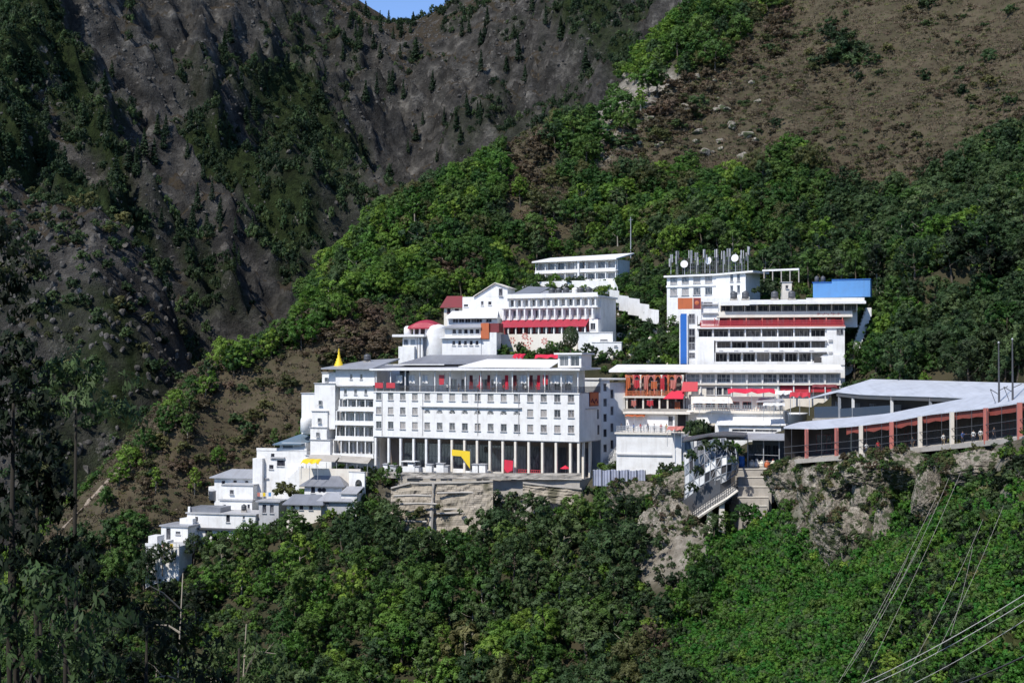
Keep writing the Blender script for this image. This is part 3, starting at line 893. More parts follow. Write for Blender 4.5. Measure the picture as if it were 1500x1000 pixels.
# ================================================================= left wing with curved balconies
b = BL['wing']; t = b.root('annexe_building', 'stepped white annexe of glazed balcony floors joined to the long hotel\'s left end', 'building')
wl = b.len
zz = [b.Z(p) for p in (690, 669, 645, 622.5, 602, 583.5, 566, 541)]
boxpart(t, 'wall', 'white', 0, wl, 3.0, 13, -9, zz[7]-.02)
x0 = 0.2
balcony_floor(t, x0, wl-.1, zz[1], zz[2]+.2, 5, 0, 2.2, .75, wallmat='grey', glass='glass', post_mat='white')
balcony_floor(t, x0+.6, wl-.1, zz[2]+.2, zz[3]+.2, 4, .2, 1.8, .8, glass='glassdark', wallmat='grey', frame='white')
balcony_floor(t, x0+.6, wl-.1, zz[3]+.2, zz[4]+.2, 4, .2, 1.8, .8, glass='glassblue', wallmat='grey', frame='white')
balcony_floor(t, x0+1.4, wl-.1, zz[4]+.2, zz[5]-.1, 4, .2, 1.6, .8, glass='glassdark', wallmat='grey', frame='steel')
zlo, zhi = zz[5]-.1, zz[6]
punched(t, 'white', x0+1.6, wl-.05, zlo+.01, zhi, .5, 3.01, [(x0+3.0+i*2.6, (zlo+zhi)/2+.2, .7, 1.2) for i in range(3)], 'glassdark', 'grey', cols=1)
boxpart(t, 'ledge', 'grey', x0+1.2, wl-.02, -.35, 3.02, zhi+.003, zhi+.3)
punched(t, 'white', x0+.4, wl-.05, zhi+.303, zz[7], .6, 3.02, [(x0+4.4, (zhi+zz[7])/2+.3, .6, 1.2), (x0+7.0, (zhi+zz[7])/2+.3, .6, 1.2)], 'glassdark', 'grey', cols=1)
MB().slab([(-2.4,-.9,zz[7]+.35),(wl+.1,-.9,zz[7]+.3),(wl+.1,12.8,zz[7]+2.6),(2.5,12.8,zz[7]+2.2)], .3).build('roof', M['ltgreyroof'], t)
# the stepped blocks of stairs on the left
for nm, p0, p1, ptop, pbot, y0, y1 in (('stair_block',472,492,546,563,1.5,6),('stair_block',461,491,562,603,.6,6),('stair_block',442,462,577,612,3.2,8),('stair_block',457,480,603,627,.2,5),('stair_block',455,479,627,645,-.2,5),('stair_block',455,484,645,668,-.6,5),('stair_block',448,486,668,690,-1.2,5)):
    xx0, xx1 = b.X(p0, y0), b.X(p1, y0)
    boxpart(t, nm, 'white', xx0, xx1, y0, y1, b.Z(pbot)-4 , b.Z(ptop))
    boxpart(t, 'cornice', 'grey', xx0-.12, xx1+.12, y0-.25, y1-.1, b.Z(ptop)+.003, b.Z(ptop)+.16)
m = MB(); xx = b.X(447, 2); m.lathe((xx, 2.6, b.Z(622)), [(1.35,-2),(1.35,.7),(1.2,1.2),(.8,1.6),(.35,1.75),(.05,1.8)], 16); m.build('bay_dome', M['white'], t, True)
for i, (px_, py_) in enumerate(((474,556),(468,590),(468,616),(467,637))):
    window(t, b.X(px_, 0), b.Z(py_), .9, 1.0, b.A.y*0-.02+{0:1.4,1:.5,2:.1,3:-.3}[i]-.1, 'glassdark', 'grey', cols=1)

# golden finial on the annexe roof
g = thing('golden_spire', 'small golden yellow temple spire at the left end of the stepped annexe roof', 'spire', b.W(b.X(496.5, 3), 3, zz[7]+.55))
MB().lathe((0,0,0), [(1.15,0),(1.15,.35),(.95,.45),(.98,.8),(.75,.9),(.80,1.3),(.55,1.45),(.6,1.9),(.34,2.1),(.36,2.6),(.2,3.0),(.22,3.3)], 12).build('base', M['yellow'], g, True)
MB().lathe((0,0,3.302), [(.2,0),(.3,.2),(.1,.35),(.16,.5),(.03,1.0)], 10).build('finial', M['yellow'], g, True)

# ================================================================= grey roofed hall behind the hotel
b = BL['greyhall']; t = b.root('roofed_hall', 'low hall under a broad grey sheet roof behind the hotel roof terrace', 'building')
wl = b.len; h = b.Z(533)
boxpart(t, 'wall', 'grey', -6, wl, 1.5, 12, -3, h)
for i in range(4): window(t, -5+i*2.6, h*.5, 2.0, 1.6, 1.35, 'glassdark', 'grey', cols=2, sill=False)
zr_ = b.Z(519.5, None, 12)
MB().slab([(-2,-.6,h+.1),(wl+.4,-.6,h+.1),(wl-.2,12.5,zr_),(2.2,12.5,zr_)], .2).build('roof', M['greyroof'], t)
MB().slab([(-11,-3.2,h-1.1),(wl*.52,-3.2,h-.95),(wl*.55,2.5,h-.15),(-5.5,2.5,h-.12)], .2).build('lower_roof', M['greyroof'], t)
boxpart(t, 'gutter', 'white', -3.2, wl*.35, -1.0, -.66, h-.25, h-.02)

# ================================================================= temple terrace building
b = BL['terrace']; t = b.root('temple_building', 'white two floor temple hall with long red awning above a cream wall', 'building')
wl = b.len
x0, x1 = b.X(733), b.X(873)
z_aw0, z_aw1 = b.Z(478.5), b.Z(467.5)
z2, z3 = b.Z(468), b.Z(451); z4, z5 = b.Z(449), b.Z(436)
boxpart(t, 'wall', 'white', x0, x1, 3.4, 15, -6, z5-.02)
n = 12
for (za, zb_, xs0, xs1) in ((z2, z3, x0+.2, x1-1), (z4, z5, x0+1.6, x1-.2)):
    bw = (xs1-xs0)/n
    punched(t, 'white', xs0, xs1, za+.01, zb_-.01, 1.9, 3.42, [(xs0+bw*(i+.5), (za+zb_)/2, bw*.62, (zb_-za)*.72) for i in range(n)], 'glass', 'white', cols=2, sill=False)
    for i in range(n+1): post(t, 'post', 'white', xs0+bw*i if 0 < i < n else (xs0+.2 if i == 0 else xs1-.2), .9, za+.01, zb_-.01, .4)
boxpart(t, 'slab', 'white', x0-.3, x1+.2, .5, 3.43, z3, z4)
boxpart(t, 'roof_slab', 'white', x0+1.2, x1+.5, .2, 15.2, z5, z5+.45)
boxpart(t, 'roof_parapet', 'white', x0+1.2, x1+.3, .25, .5, z5+.453, z5+1.1)
# dark sloping sheets and tanks on the roof
MB().slab([(x0+1.6,2.0,z5+.9),(x0+9,2.0,z5+.9),(x0+9,11,z5+3.3),(x0+3,11,z5+3.6)], .18).build('roof_sheet', M['greyroof'], t)
MB().slab([(x0+9.05,1.6,z5+.8),(x0+16.5,1.6,z5+.8),(x0+16.5,8,z5+2.2),(x0+9.05,8,z5+2.3)], .18).build('roof_sheet', M['ltgreyroof'], t)
# awning
xaw0, xaw1 = b.X(733.5), b.X(860)
MB().slab([(xaw0,-1.1,z_aw0),(xaw1,-1.1,z_aw0),(xaw1,1.6,z_aw1),(xaw0,1.6,z_aw1)], .12).build('awning', M['redroof'], t)
zv = b.Z(489)
boxpart(t, 'verandah_wall', 'darkred', xaw0+.1, x1, 1.7, 3.39, zv, z_aw1-.05)
for i in range(12):
    post(t, 'verandah_post', 'white', xaw0+.3+(xaw1-xaw0-.6)*i/11, -.6, zv, z_aw0-.12, .28)
for i in range(11): window(t, xaw0+.3+(xaw1-xaw0-.6)*(i+.5)/11, (zv+z_aw0)/2+.15, 1.5, 1.5, 1.55, 'glassdark', 'darkred', cols=2, sill=False)
punched(t, 'white', xaw1+.2, x1+.2, zv+.1, z2-.05, 1.0, 3.38, [((xaw1+x1)/2, (zv+z2)/2, 1.3, 1.6)], 'glassdark', 'grey', cols=2)
boxpart(t, 'lower_wall', 'cream', b.X(724,-1), b.X(846,-1), -1.2, 3.38, -8, zv-.01)
# red painted ornament on the cream wall
def ornament(root, name, cx_, cz_, k, y):
    m = MB()
    for a in range(k):
        th = 2*math.pi*a/k
        m.prism([(cx_+.75*math.cos(th+d)*(1 if d else 1.25), cz_+.75*math.sin(th+d)*(1 if d else 1.25)) for d in (-.28, 0, .28)] + [(cx_+.2*math.cos(th), cz_+.2*math.sin(th))], 0, .05)
    o = m.build(name, M['pinkred'], root)
    for v in o.data.vertices: v.co = Vector((v.co.x, y-v.co.z, v.co.y))
    return o
for px_, py_, k in ((750.5,498,6),(769,492,8),(776,499,5),(797.5,499.5,7),(765,505,7),(772,509,6)):
    ornament(t, 'painted_motif', b.X(px_,-1.2), b.Z(py_, None, -1.2), k, -1.203)

# ================================================================= small red canopies in front of the cream wall
def blob_canopy(name, label, pL, pR, ptop, pbot, Y, mat, posts=True):
    A, B = P(pL, pbot, Y), P(pR, pbot, Y-1)
    w = (B-A).length; h = P(pL, ptop, Y).z-A.z
    r = thing(name, label, 'canopy', A, math.atan2(B.y-A.y, B.x-A.x))
    m = MB(); n = 9
    rows = []
    for j in range(5):
        v = j/4
        rows.append([(w*i/(n-1), -1.2+3.0*v, h*(.35+.65*math.sin(math.pi*(.12+.55*v)))-.12*h*math.cos(6*math.pi*i/(n-1))*(1-v)) for i in range(n)])
    vs = [p for r_ in rows for p in r_]; vs += [(p[0], p[1], p[2]-.06) for p in vs]
    k = 5*n; fs = []
    for j in range(4):
        for i in range(n-1):
            a = j*n+i; fs += [(a, a+1, a+1+n, a+n), (k+a, k+a+n, k+a+1+n, k+a+1)]
    for i in range(n-1): fs += [(i, k+i, k+i+1, i+1)]
    m.add(vs, fs).build('cloth', M[mat], r)
    if posts:
        for x in (.15, w*.5, w-.15): post(r, 'pole', 'steel', x, -1.05, -2.4, h*.3, .09)
    return r
blob_canopy('cloth_canopy', 'bunched red cloth canopy in front of the cream wall at the hotel roof\'s right', 784, 832, 519, 531, 318, 'crimson')
blob_canopy('cloth_canopy', 'small bright red tent beside the grey hall roof\'s right edge', 752, 768, 518, 533, 316, 'crimson')

# ================================================================= left temple block
b = BL['lefttemple']; t = b.root('temple_house', 'white two floor temple house with rounded tower, red domed roof and projecting slab at left', 'building')
X, Z = b.X, b.Z
boxpart(t, 'wall', 'white', X(588), X(609), 1.0, 9, -8, Z(493.5))
for i, p in enumerate((593, 603)): window(t, X(p), Z(501), 1.3, 1.5, .93, 'glassblue', 'white', cols=1, sill=False)
boxpart(t, 'wall', 'grey', X(609)+.01, X(621), 2.2, 9, -8, Z(493.5))
for p in (611.5, 616): post(t, 'column', 'white', X(p), 1.2, -2, Z(493.6), .5)
boxpart(t, 'slab', 'white', X(575.5), X(622), -.6, 10, Z(493), Z(489.5))
boxpart(t, 'wall', 'white', X(584), X(607), -.2, .98, -5, Z(507))
m = MB(); m.lathe((X(592), 3, Z(489.4)), [(.95,0),(1.0,.8),(.95,1.7),(.6,2.1),(.05,2.2)], 14); m.build('water_tank', M['white'], t, True)
boxpart(t, 'upper_wall', 'dark', X(603), X(620), 3.0, 8, Z(489.4), Z(479))
for p in (602.5, 611, 620): post(t, 'column', 'white', X(p), 2.3, Z(489.4), Z(479), .4)
m = MB(); n = 11
rows = []
for j in range(7):
    v = j/6*math.pi
    rows.append([(X(595)+(X(641)-X(595))*i/(n-1), 1.0+7*(1-math.cos(v))/2, Z(479.5)+2.1*math.sin(v)**.7*math.sin(math.pi*(.08+.84*i/(n-1)))) for i in range(n)])
vs = [p for r_ in rows for p in r_]; fs = [(j*n+i, j*n+i+1, (j+1)*n+i+1, (j+1)*n+i) for j in range(6) for i in range(n-1)]
k = len(vs); vs += [(p[0], p[1], Z(479.5)-.25) for p in vs]; fs += [(k+a, k+d, k+c, k+b_) for a, b_, c, d in fs[:]]
edge = list(range(n)) + [j*n+n-1 for j in range(1,7)] + [6*n+i for i in range(n-2,-1,-1)] + [j*n for j in range(5,0,-1)]
fs += [(edge[i], k+edge[i], k+edge[(i+1) % len(edge)], edge[(i+1) % len(edge)]) for i in range(len(edge))]
m.add(vs, fs).build('domed_roof', M['redroof'], t)
xt = X(634.5); rt_ = (X(650)-X(620))/2
m = MB(); m.lathe((xt, 3.2, 0), [(rt_,-8),(rt_,Z(482)),(rt_*.93,Z(478.5)),(rt_*.72,Z(475.7)),(rt_*.3,Z(474.4)),(.05,Z(474))], 24); m.build('round_tower', M['white'], t, True)
def two(zc, wl_, px0=664, px1=698, n=5): return [(X(px0)+(X(px1)-X(px0))*i/(n-1), zc, wl_, 1.15) for i in range(n)]
punched(t, 'white', X(647), X(704), -8, Z(495.7), .4, 9, two(Z(502.3), .8), 'glassdark', 'white', cols=1)
boxpart(t, 'ledge', 'white', X(645), X(704.5), -.6, 1.2, Z(495.6), Z(494.2))
boxpart(t, 'ledge_shade_beam', 'grey', X(647), X(704), -.2, 1.1, Z(496.3), Z(495.65))
punched(t, 'white', X(650), X(704), Z(494.1), Z(480), .8, 9, two(Z(485.5), 1.0), 'glassdark', 'white', cols=1)
MB().slab([(X(648),-.4,Z(479.5)),(X(705),-.4,Z(479.5)),(X(705),9,Z(473)),(X(652),9,Z(473))], .2).build('roof', M['ltgreyroof'], t)
boxpart(t, 'red_panel', 'orange', X(704)+.02, X(716), .1, 5, Z(496.5), Z(473.5))
boxpart(t, 'red_panel', 'darkred', X(716)+.02, X(730), .6, 5, Z(487), Z(473.8))
boxpart(t, 'side_wall', 'white', X(704)+.03, X(717), .6, 5, -8, Z(497))
boxpart(t, 'side_wall', 'white', X(717)+.01, X(727), .2, 5, -8, Z(487.3))

# ================================================================= upper gabled house with terrace below it
b = BL['upperhouse']; t = b.root('gabled_house', 'white gabled house with pale roof stepping up above the red domed temple house', 'building')
X, Z = b.X, b.Z
punched(t, 'white', X(655,-2), X(729,-2), -8, Z(464,None,-2)+.0, -2, 6, [(X(p,-2), Z(469.5,None,-2), 1.5, 1.0) for p in (667,676,685,694,702,716)], 'glassdark', 'white', cols=2, sill=False)
MB().slab([(X(653,-3),-3.2,Z(465,None,-3)),(X(729,-3),-3.2,Z(465,None,-3)),(X(729,0),.2,Z(455)),(X(662,0),.2,Z(455))], .2).build('terrace_roof', M['white'], t)
punched(t, 'white', X(677), X(744), -2, Z(434.5), .3, 8, [(X(706), Z(444), .7, 1.1), (X(717), Z(444), .9, .9), (X(682), Z(447), 1.2, .6)], 'glassdark', 'white', cols=1)
m = MB(); zx = Z(434.4); za = Z(415.5)
gx0, gx1, gm = X(696), X(743), X(725)
m.add([(gx0,.3,zx),(gx1,.3,zx),(gx1,.3,Z(422)),(gm,.3,za),(gx0,8,zx),(gx1,8,zx),(gx1,8,Z(422)),(gm,8,za)], [(0,1,2,3),(4,7,6,5),(0,3,7,4),(3,2,6,7),(1,5,6,2),(0,4,5,1)])
m.build('gable', M['white'], t)
MB().slab([(gx0-.5,-.3,zx+.1),(gm,-.3,za+.25),(gm,8.3,za+.25),(gx0-.5,8.3,zx+.1)], .16).build('roof', M['cream'], t)
MB().slab([(gm,-.32,za+.25),(gx1+.4,-.32,Z(421.5)),(gx1+.4,8.2,Z(421.5)),(gm,8.2,za+.25)], .16).build('roof', M['cream'], t)
window(t, X(733), Z(428), 1.0, 1.9, .2, 'glassdark', 'grey', cols=1)

b = BL['redhut']; t = b.root('roof_hut', 'small cream hut with dark red hipped roof at the trees left of the gabled house', 'hut')
X, Z = b.X, b.Z
punched(t, 'cream', X(650), X(676), -7, Z(449), .2, 5, [(X(657), Z(455), .9, 1.2), (X(669), Z(455), 1.1, 1.0)], 'glassdark', 'darkred', cols=1)
e = Z(450); r_ = Z(433.5, None, 3)
m = MB(); xl, xr = X(645.5), X(680)
for q_ in ([(xl,-.8,e),(xr,-.8,e),(xr-1.0,3,r_),(xl+1.0,3,r_)], [(xr,6,e),(xl,6,e),(xl+1.0,3,r_),(xr-1.0,3,r_)], [(xr,-.8,e),(xr,6,e),(xr-1.0,3,r_)], [(xl,6,e),(xl,-.8,e),(xl+1.0,3,r_)]): m.slab(q_, .15)
m.build('roof', M['darkred'], t)

# ================================================================= small white block right of the cream wall
b = BL['smallwhite']; t = b.root('white_outbuilding', 'plain bluish white two step block between the cream wall and the rocky garden', 'building')
X, Z = b.X, b.Z
punched(t, 'white', X(846), X(897), -8, Z(487), .8, 8, [(X(884), Z(498), 1.8, .35)], 'glassdark', 'grey', cols=1)
punched(t, 'white', X(868), X(911), -8, Z(501.5), -1.2, .79, [(X(903), Z(507), .8, .3)], 'glassdark', 'grey', cols=1)
boxpart(t, 'coping', 'white', X(845.5), X(897.5), .6, 8.1, Z(487)+.003, Z(486.2)); boxpart(t, 'coping', 'white', X(867.5), X(911.5), -1.35, .78, Z(501.5)+.003, Z(500.6))

# ================================================================= upper two floor hostel
b = BL['hostel']; t = b.root('hostel_building', 'pale two floor hostel block with flat white roof standing highest on the slope', 'building')
wl = b.len
zf = [0.0, b.Z(398), b.Z(381)]
boxpart(t, 'wall', 'white', 0, wl, 2.2, 9.5, -10, zf[2]-.05)
balcony_floor(t, 0, wl, zf[0]+.15, zf[1], 8, 0, 1.4, .7, glass='glass', wallmat='white', frame='grey', cols=3, fill=.86, over=.1)
balcony_floor(t, 0, wl, zf[1], zf[2], 8, 0, 1.4, .75, glass='glass', wallmat='white', frame='grey', cols=3, fill=.86, over=.1)
MB().slab([(-.6,-.9,zf[2]-.0),(wl+.6,-.9,zf[2]-.0),(wl+1.2,10,zf[2]+2.2),(-.2,10,zf[2]+1.8)], .35).build('roof', M['white'], t)
boxpart(t, 'base', 'white', -1.5, wl, -1.5, 2.19, -6.5, -.1)
post(t, 'centre_pier', 'white', wl*.55, -.12, -.1, zf[2]-.3, .5)

# ================================================================= antenna building
b = BL['antenna']; t = b.root('antenna_building', 'white two floor building crowded with telecom antennas on its flat roof', 'building')
wl = b.len; X, Z = b.X, b.Z
zt_ = Z(402)
wz = [Z(427), Z(410)]
wins = [(wl*(.14+.235*i), z, 1.9, 1.75) for z in wz for i in range(4)]
punched(t, 'white', 0, wl, -9, zt_-.6, 0, 9.5, wins, 'glass', 'grey', cols=3)
boxpart(t, 'string_course', 'white', -.1, wl+.05, -.25, -.004, Z(420), Z(417))
xr = X(1093)
punched(t, 'white', wl+.01, xr, -9, zt_-.1, -.2, 9, [(X(p), z+.2, .75, 1.9) for z in wz for p in (1072.5, 1082.5)], 'glassdark', 'grey', cols=1)
MB().slab([(-.5,-.8,zt_-.1),(wl,-.8,zt_-.1),(xr+2.2,-1.0,zt_+.35),(xr+2.2,9.5,zt_+.5),(-.5,9.5,zt_+.2)], .45).build('roof_slab', M['white'], t)
boxpart(t, 'base_wall', 'white', wl*.8, X(1105), -3.0, -.3, -9, Z(438))
bar = b
z_roof = zt_+.32
ids = 0
ANT = [(983,372,0),(992,366,1),(1003,380,2),(1012,366,0),(1021,370,1),(1033,366,0),(1040,376,2),(1050,366,1),(1060,370,0),(1068,366,1),(1078,373,2),(1087,370,0),(1096,364,0)]
side = ['second','third','fourth','fifth','sixth','seventh','eighth','ninth','tenth','eleventh','twelfth']
for i, (px_, py_, kind) in enumerate(ANT):
    y = 1.0 + (i*37 % 5)*.8
    x = X(px_, y); hh = Z(py_, None, y)-z_roof
    place = 'leftmost' if i == 0 else ('rightmost' if i == len(ANT)-1 else side[i-1]+' from the left')
    what = ['thin steel mast with panel antennas', 'lattice mast with stacked panel antennas', 'short mast carrying a round white dish'][kind]
    a = thing('antenna_mast', '%s on the antenna building roof, %s' % (what, place), 'antenna', b.W(x, y, z_roof), b.yaw, 'antennas on the roof')
    link('mast', pole_mesh('mast', 'steel', .09, round(hh, 2)), a)
    if kind == 2:
        m = MB(); m.lathe((0,0,0), [(.05,0),(.5,.06),(.85,.22),(.95,.36),(.9,.36),(.4,.12)], 14)
        o = m.build('dish', M['white'], a, True); o.location = (0,-.15,hh*.7); o.rotation_euler = (R(80), 0, R(20*(i % 3-1)))
    else:
        for k in range(3):
            o = boxpart(a, 'panel_antenna', 'ltgreyroof' if (k+i) % 2 else 'grey', -.16, .16, -.1, .08, -1.0, 1.0)
            an = R(120*k+i*25); o.location = (.4*math.cos(an), .4*math.sin(an), hh*(.82 if k < 2 else .6)); o.rotation_euler = (0, 0, an+R(90))
        if kind == 1:
            m = MB()
            for k in range(6): m.tube([(-.45 if k % 2 else .45, 0, hh*k/6), (.45 if k % 2 else -.45, 0, hh*(k+1)/6)], .035, 4)
            m.tube([(-.45,0,0),(-.45,0,hh)], .05, 4); m.tube([(.45,0,0),(.45,0,hh)], .05, 4); m.build('lattice', M['darksteel'], a)
for i, (p0, p1, pt) in enumerate(((1000,1032,374),(1034,1066,372),(1056,1092,378))):
    y = 4.6+i*.7
    s_ = thing('mesh_screen', 'dark steel mesh screen behind the antennas, %s of three' % ['leftmost','middle','rightmost'][i], 'screen', b.W(X(p0, y), y, z_roof), b.yaw, 'mesh screens on the roof')
    w_ = X(p1, y)-X(p0, y); hh = Z(pt, None, y)-z_roof
    m = MB()
    for k in range(int(w_/.45)+1): m.box(k*.45-.06, k*.45+.06, 0, .06, .0, hh*(.8+.2*math.sin(k*2.3)))
    for k in range(5): m.box(0, w_, .065, .11, hh*k/5, hh*k/5+.1)
    m.build('lattice', M['darksteel'], s_)
w_ = thing('roof_wall', 'thin white parapet line running right from the antenna building roof', 'wall', b.W(X(1094), 4, zt_), b.yaw)
boxpart(w_, 'coping', 'white', 2.4, X(1162)-X(1094), 0, .5, .35, .8)
for k in range(5): post(w_, 'post', 'concrete', 2.8+k*2.2, .25, -2.6, .348, .25)
cb = thing('garden_cabin', 'small cream cabin among bushes behind the big balcony building', 'cabin', P(1146, 426, 330))
punched(cb, 'cream', 0, 2.2, -2, 2.0, 0, 2.2, [(1.1, .9, .7, .8)], 'glassdark', 'grey', cols=1)
boxpart(cb, 'roof', 'grey', -.2, 2.4, -.2, 2.4, 2.003, 2.15)

# ================================================================= big balcony building
b = BL['big']; t = b.root('balcony_building', 'big white building of open balcony floors with red railings and overhanging roof slab', 'building')
X, Z = b.X, b.Z
body = MB()
xL, xR = X(1021), X(1237)
body.box(xL+.3, xR, 3.2, 13.5, -10, Z(479))
body.box(X(1054), X(1258), 3.4, 13, Z(479)+.005, Z(446))
body.build('wall', M['white'], t)
# floor A under the roof
za, zr_ = Z(456), Z(446)
n = 11; bw = (X(1258)-X(1054))/n
punched(t, 'brownroom', X(1054)+.1, X(1257), za, zr_-.02, 2.4, 3.38, [(X(1054)+bw*(i+.5), (za+zr_)/2+.05, bw*.75, 1.25) for i in range(n)], 'glassdark', 'cream', cols=2, sill=False)
for i in range(n+1): post(t, 'post', 'cream', X(1055)+(X(1256)-X(1055))*i/n, .9, za, zr_-.02, .22)
boxpart(t, 'parapet', 'cream', X(1050), X(1249), .3, 3.37, Z(464.5), za)
MB().slab([(X(1057),-1.4,zr_+.55),(X(1268),-1.4,zr_+.55),(X(1270),13,zr_+1.7),(X(1058),13,zr_+1.7)], .55).build('roof', M['white'], t)
boxpart(t, 'roof_edge', 'white', X(1181), X(1266), -1.0, -.6, zr_+.553, zr_+1.35)
# faded red lettering strokes on the cream parapet
m = MB()
for k in range(15):
    xx = X(1198)+k*.36; m.box(xx, xx+.2, .27, .298, Z(461.5)+.12*(k*7 % 3), Z(458.3)-.10*(k*5 % 4))
m.build('red_lettering', M['pinkred'], t)
# floor B with red rails
zbf, zbt = Z(477), Z(465)
boxpart(t, 'back_wall', 'darkred', X(1054), X(1236), 2.0, 3.36, zbf, Z(464.6))
for i in range(11): window(t, X(1060)+(X(1230)-X(1060))*i/10, (zbf+zbt)/2+.1, 1.7, 1.3, 1.88, 'glassdark', 'darkred', cols=2, sill=False)
railing(t, [(X(1026), -.6, zbf), (X(1236), -.6, zbf)], 1.15, 'red', .22, .045, 2)
boxpart(t, 'slab', 'white', X(1021), X(1238), -.9, 3.35, Z(481), zbf-.004)
for i in range(9): post(t, 'post', 'pinkred', X(1047)+(X(1234)-X(1047))*i/8, -.3, zbf, Z(465.5), .2)
boxpart(t, 'slab_edge', 'pinkred', X(1026), X(1238), -.93, -.904, zbf-.3, zbf-.004)
# floors C, D, E
zc0, zc1 = Z(496.5), Z(482); zd0, zd1 = Z(513), Z(500); ze0, ze1 = Z(533), Z(516)
for (z0, z1, px0, px1, n_) in ((zc0, zc1, 1021, 1211, 8), (zd0, zd1, 1048, 1211, 7), (ze0, ze1, 1046, 1190, 7)):
    x0, x1 = X(px0), X(px1); bw = (x1-x0)/n_
    boxpart(t, 'slab', 'white', x0, x1, -.5, 3.15, z0-.3, z0)
    boxpart(t, 'parapet', 'white', x0+.02, x1-.02, -.48, -.32, z0+.003, z0+.55)
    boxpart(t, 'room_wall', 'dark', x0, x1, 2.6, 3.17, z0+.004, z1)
    for i in range(n_):
        window(t, x0+bw*(i+.5), (z0+z1)/2+.15, bw*.82, (z1-z0)*.72, 2.42, 'glassdark' if i % 3 else 'glass', 'white', cols=3, sill=False)
    for i in range(n_+1): post(t, 'post', 'white', min(max(x0+bw*i, x0+.2), x1-.2), 0, z0+.56, z1, .3)
for z in (zc0-.3, zd0-.3): boxpart(t, 'awning', 'grey', X(1048), X(1211), -1.3, -.502, z-.22, z-.05)
boxpart(t, 'right_pier', 'white', X(1211), xR+.01, -.55, 3.19, -10, Z(481.5))
boxpart(t, 'left_pier', 'white', X(1021), X(1046), -.55, 3.19, -10, zc0-.305)
boxpart(t, 'base', 'white', X(1046), X(1211), -.52, 3.18, -10, ze0-.31)
MB().slab([(X(1180),-.7,ze0-.2),(X(1236),-.7,ze0-.2),(X(1236),-.7,Z(518)),(X(1205),-.7,Z(518))], .02)
m = MB(); m.add([(X(1182),-.75,ze0-.25),(X(1237),-.75,ze0-.25),(X(1237),-.75,Z(520)),(X(1207),-.75,Z(519)),(X(1182),-.56,ze0-.25),(X(1237),-.56,ze0-.25),(X(1237),-.56,Z(520)),(X(1207),-.56,Z(519))], [(0,1,2,3),(4,7,6,5),(0,3,7,4),(3,2,6,7),(1,5,6,2),(0,4,5,1)]); m.build('stair_wall', M['white'], t)
boxpart(t, 'round_opening', 'dark', X(1192), X(1203), -.78, -.752, Z(531), Z(523))
for p, q_ in ((1228, 486.5), (1232, 486.5)): window(t, X(p), Z(q_), .9, 1.3, -.68, 'glassdark', 'grey', cols=1, sill=False)
# outside stair on the right flank
m = MB()
for k in range(18):
    x = xR + .3 + k*.28; m.box(x, x+1.2, 4+k*.05, 7+k*.05, Z(540)+k*.8-2, Z(540)+k*.8)
m.build('outdoor_stair', M['white'], t)
# left stair tower part
boxpart(t, 'stair_tower', 'white', X(1007), X(1021)-.01, .2, 9, -10, Z(461))
for q_, hh in ((466,2.2),(491,3.2),(502,3.0),(520,1.2)):
    window(t, X(1013.5), Z(q_), 1.4, hh, .08 if q_ > 461 else .1, 'glassdark', 'grey', cols=2, rows=2, sill=False)
boxpart(t, 'stair_tower_top', 'white', X(1027)+.02, X(1052), .5, 9, Z(478), Z(441))
for q_ in (445, 458, 468): boxpart(t, 'step_ledge', 'grey', X(1028), X(1052)-.05, -.1, .495, Z(q_)-.12, Z(q_)+.12)
window(t, X(1037), Z(444.5), 2.0, .9, .38, 'glassdark', 'grey', cols=2, sill=False)

sg = thing('roof_sign', 'orange and cream lettered sign board above the blue vertical banner', 'sign', b.W(X(993,-.4), -.4, Z(452)), b.yaw)
w_ = X(1027,-.4)-X(993,-.4); hh = Z(435.5)-Z(452)
boxpart(sg, 'board', 'orange', 0, w_, 0, .3, .0, hh)
boxpart(sg, 'emblem_panel', 'darkred', w_*.68, w_*.97, -.05, -.003, .12, hh-.12)
m = MB(); m.lathe((0,0,0), [(.45,0),(.5,.03),(.3,.08),(.02,.1)], 12); o = m.build('emblem', M['orange'], sg); o.rotation_euler = (R(90),0,0); o.location = (w_*.825, -.053, hh*.55)
boxpart(sg, 'divider', 'cream', w_*.64, w_*.67, -.06, -.004, .02, hh-.02)
for x in (.5, w_-.5): post(sg, 'leg', 'white', x, .15, -1.4, 0, .25)
bn = thing('vertical_banner', 'tall plain royal blue vertical banner at the balcony building\'s left corner', 'banner', b.W(X(996,-.3), -.3, Z(533.5)), b.yaw)
w_ = X(1006.5,-.3)-X(996,-.3); hh = Z(458)-Z(533.5)
boxpart(bn, 'cloth', 'blue', .08, w_-.08, 0, .07, .1, hh-.1)
m = MB(); m.box(-.12, .075, -.03, .12, -1, hh).box(w_-.075, w_+.12, -.03, .12, -1, hh).box(.076, w_-.076, -.02, .1, hh-.095, hh); m.build('frame', M['white'], bn)

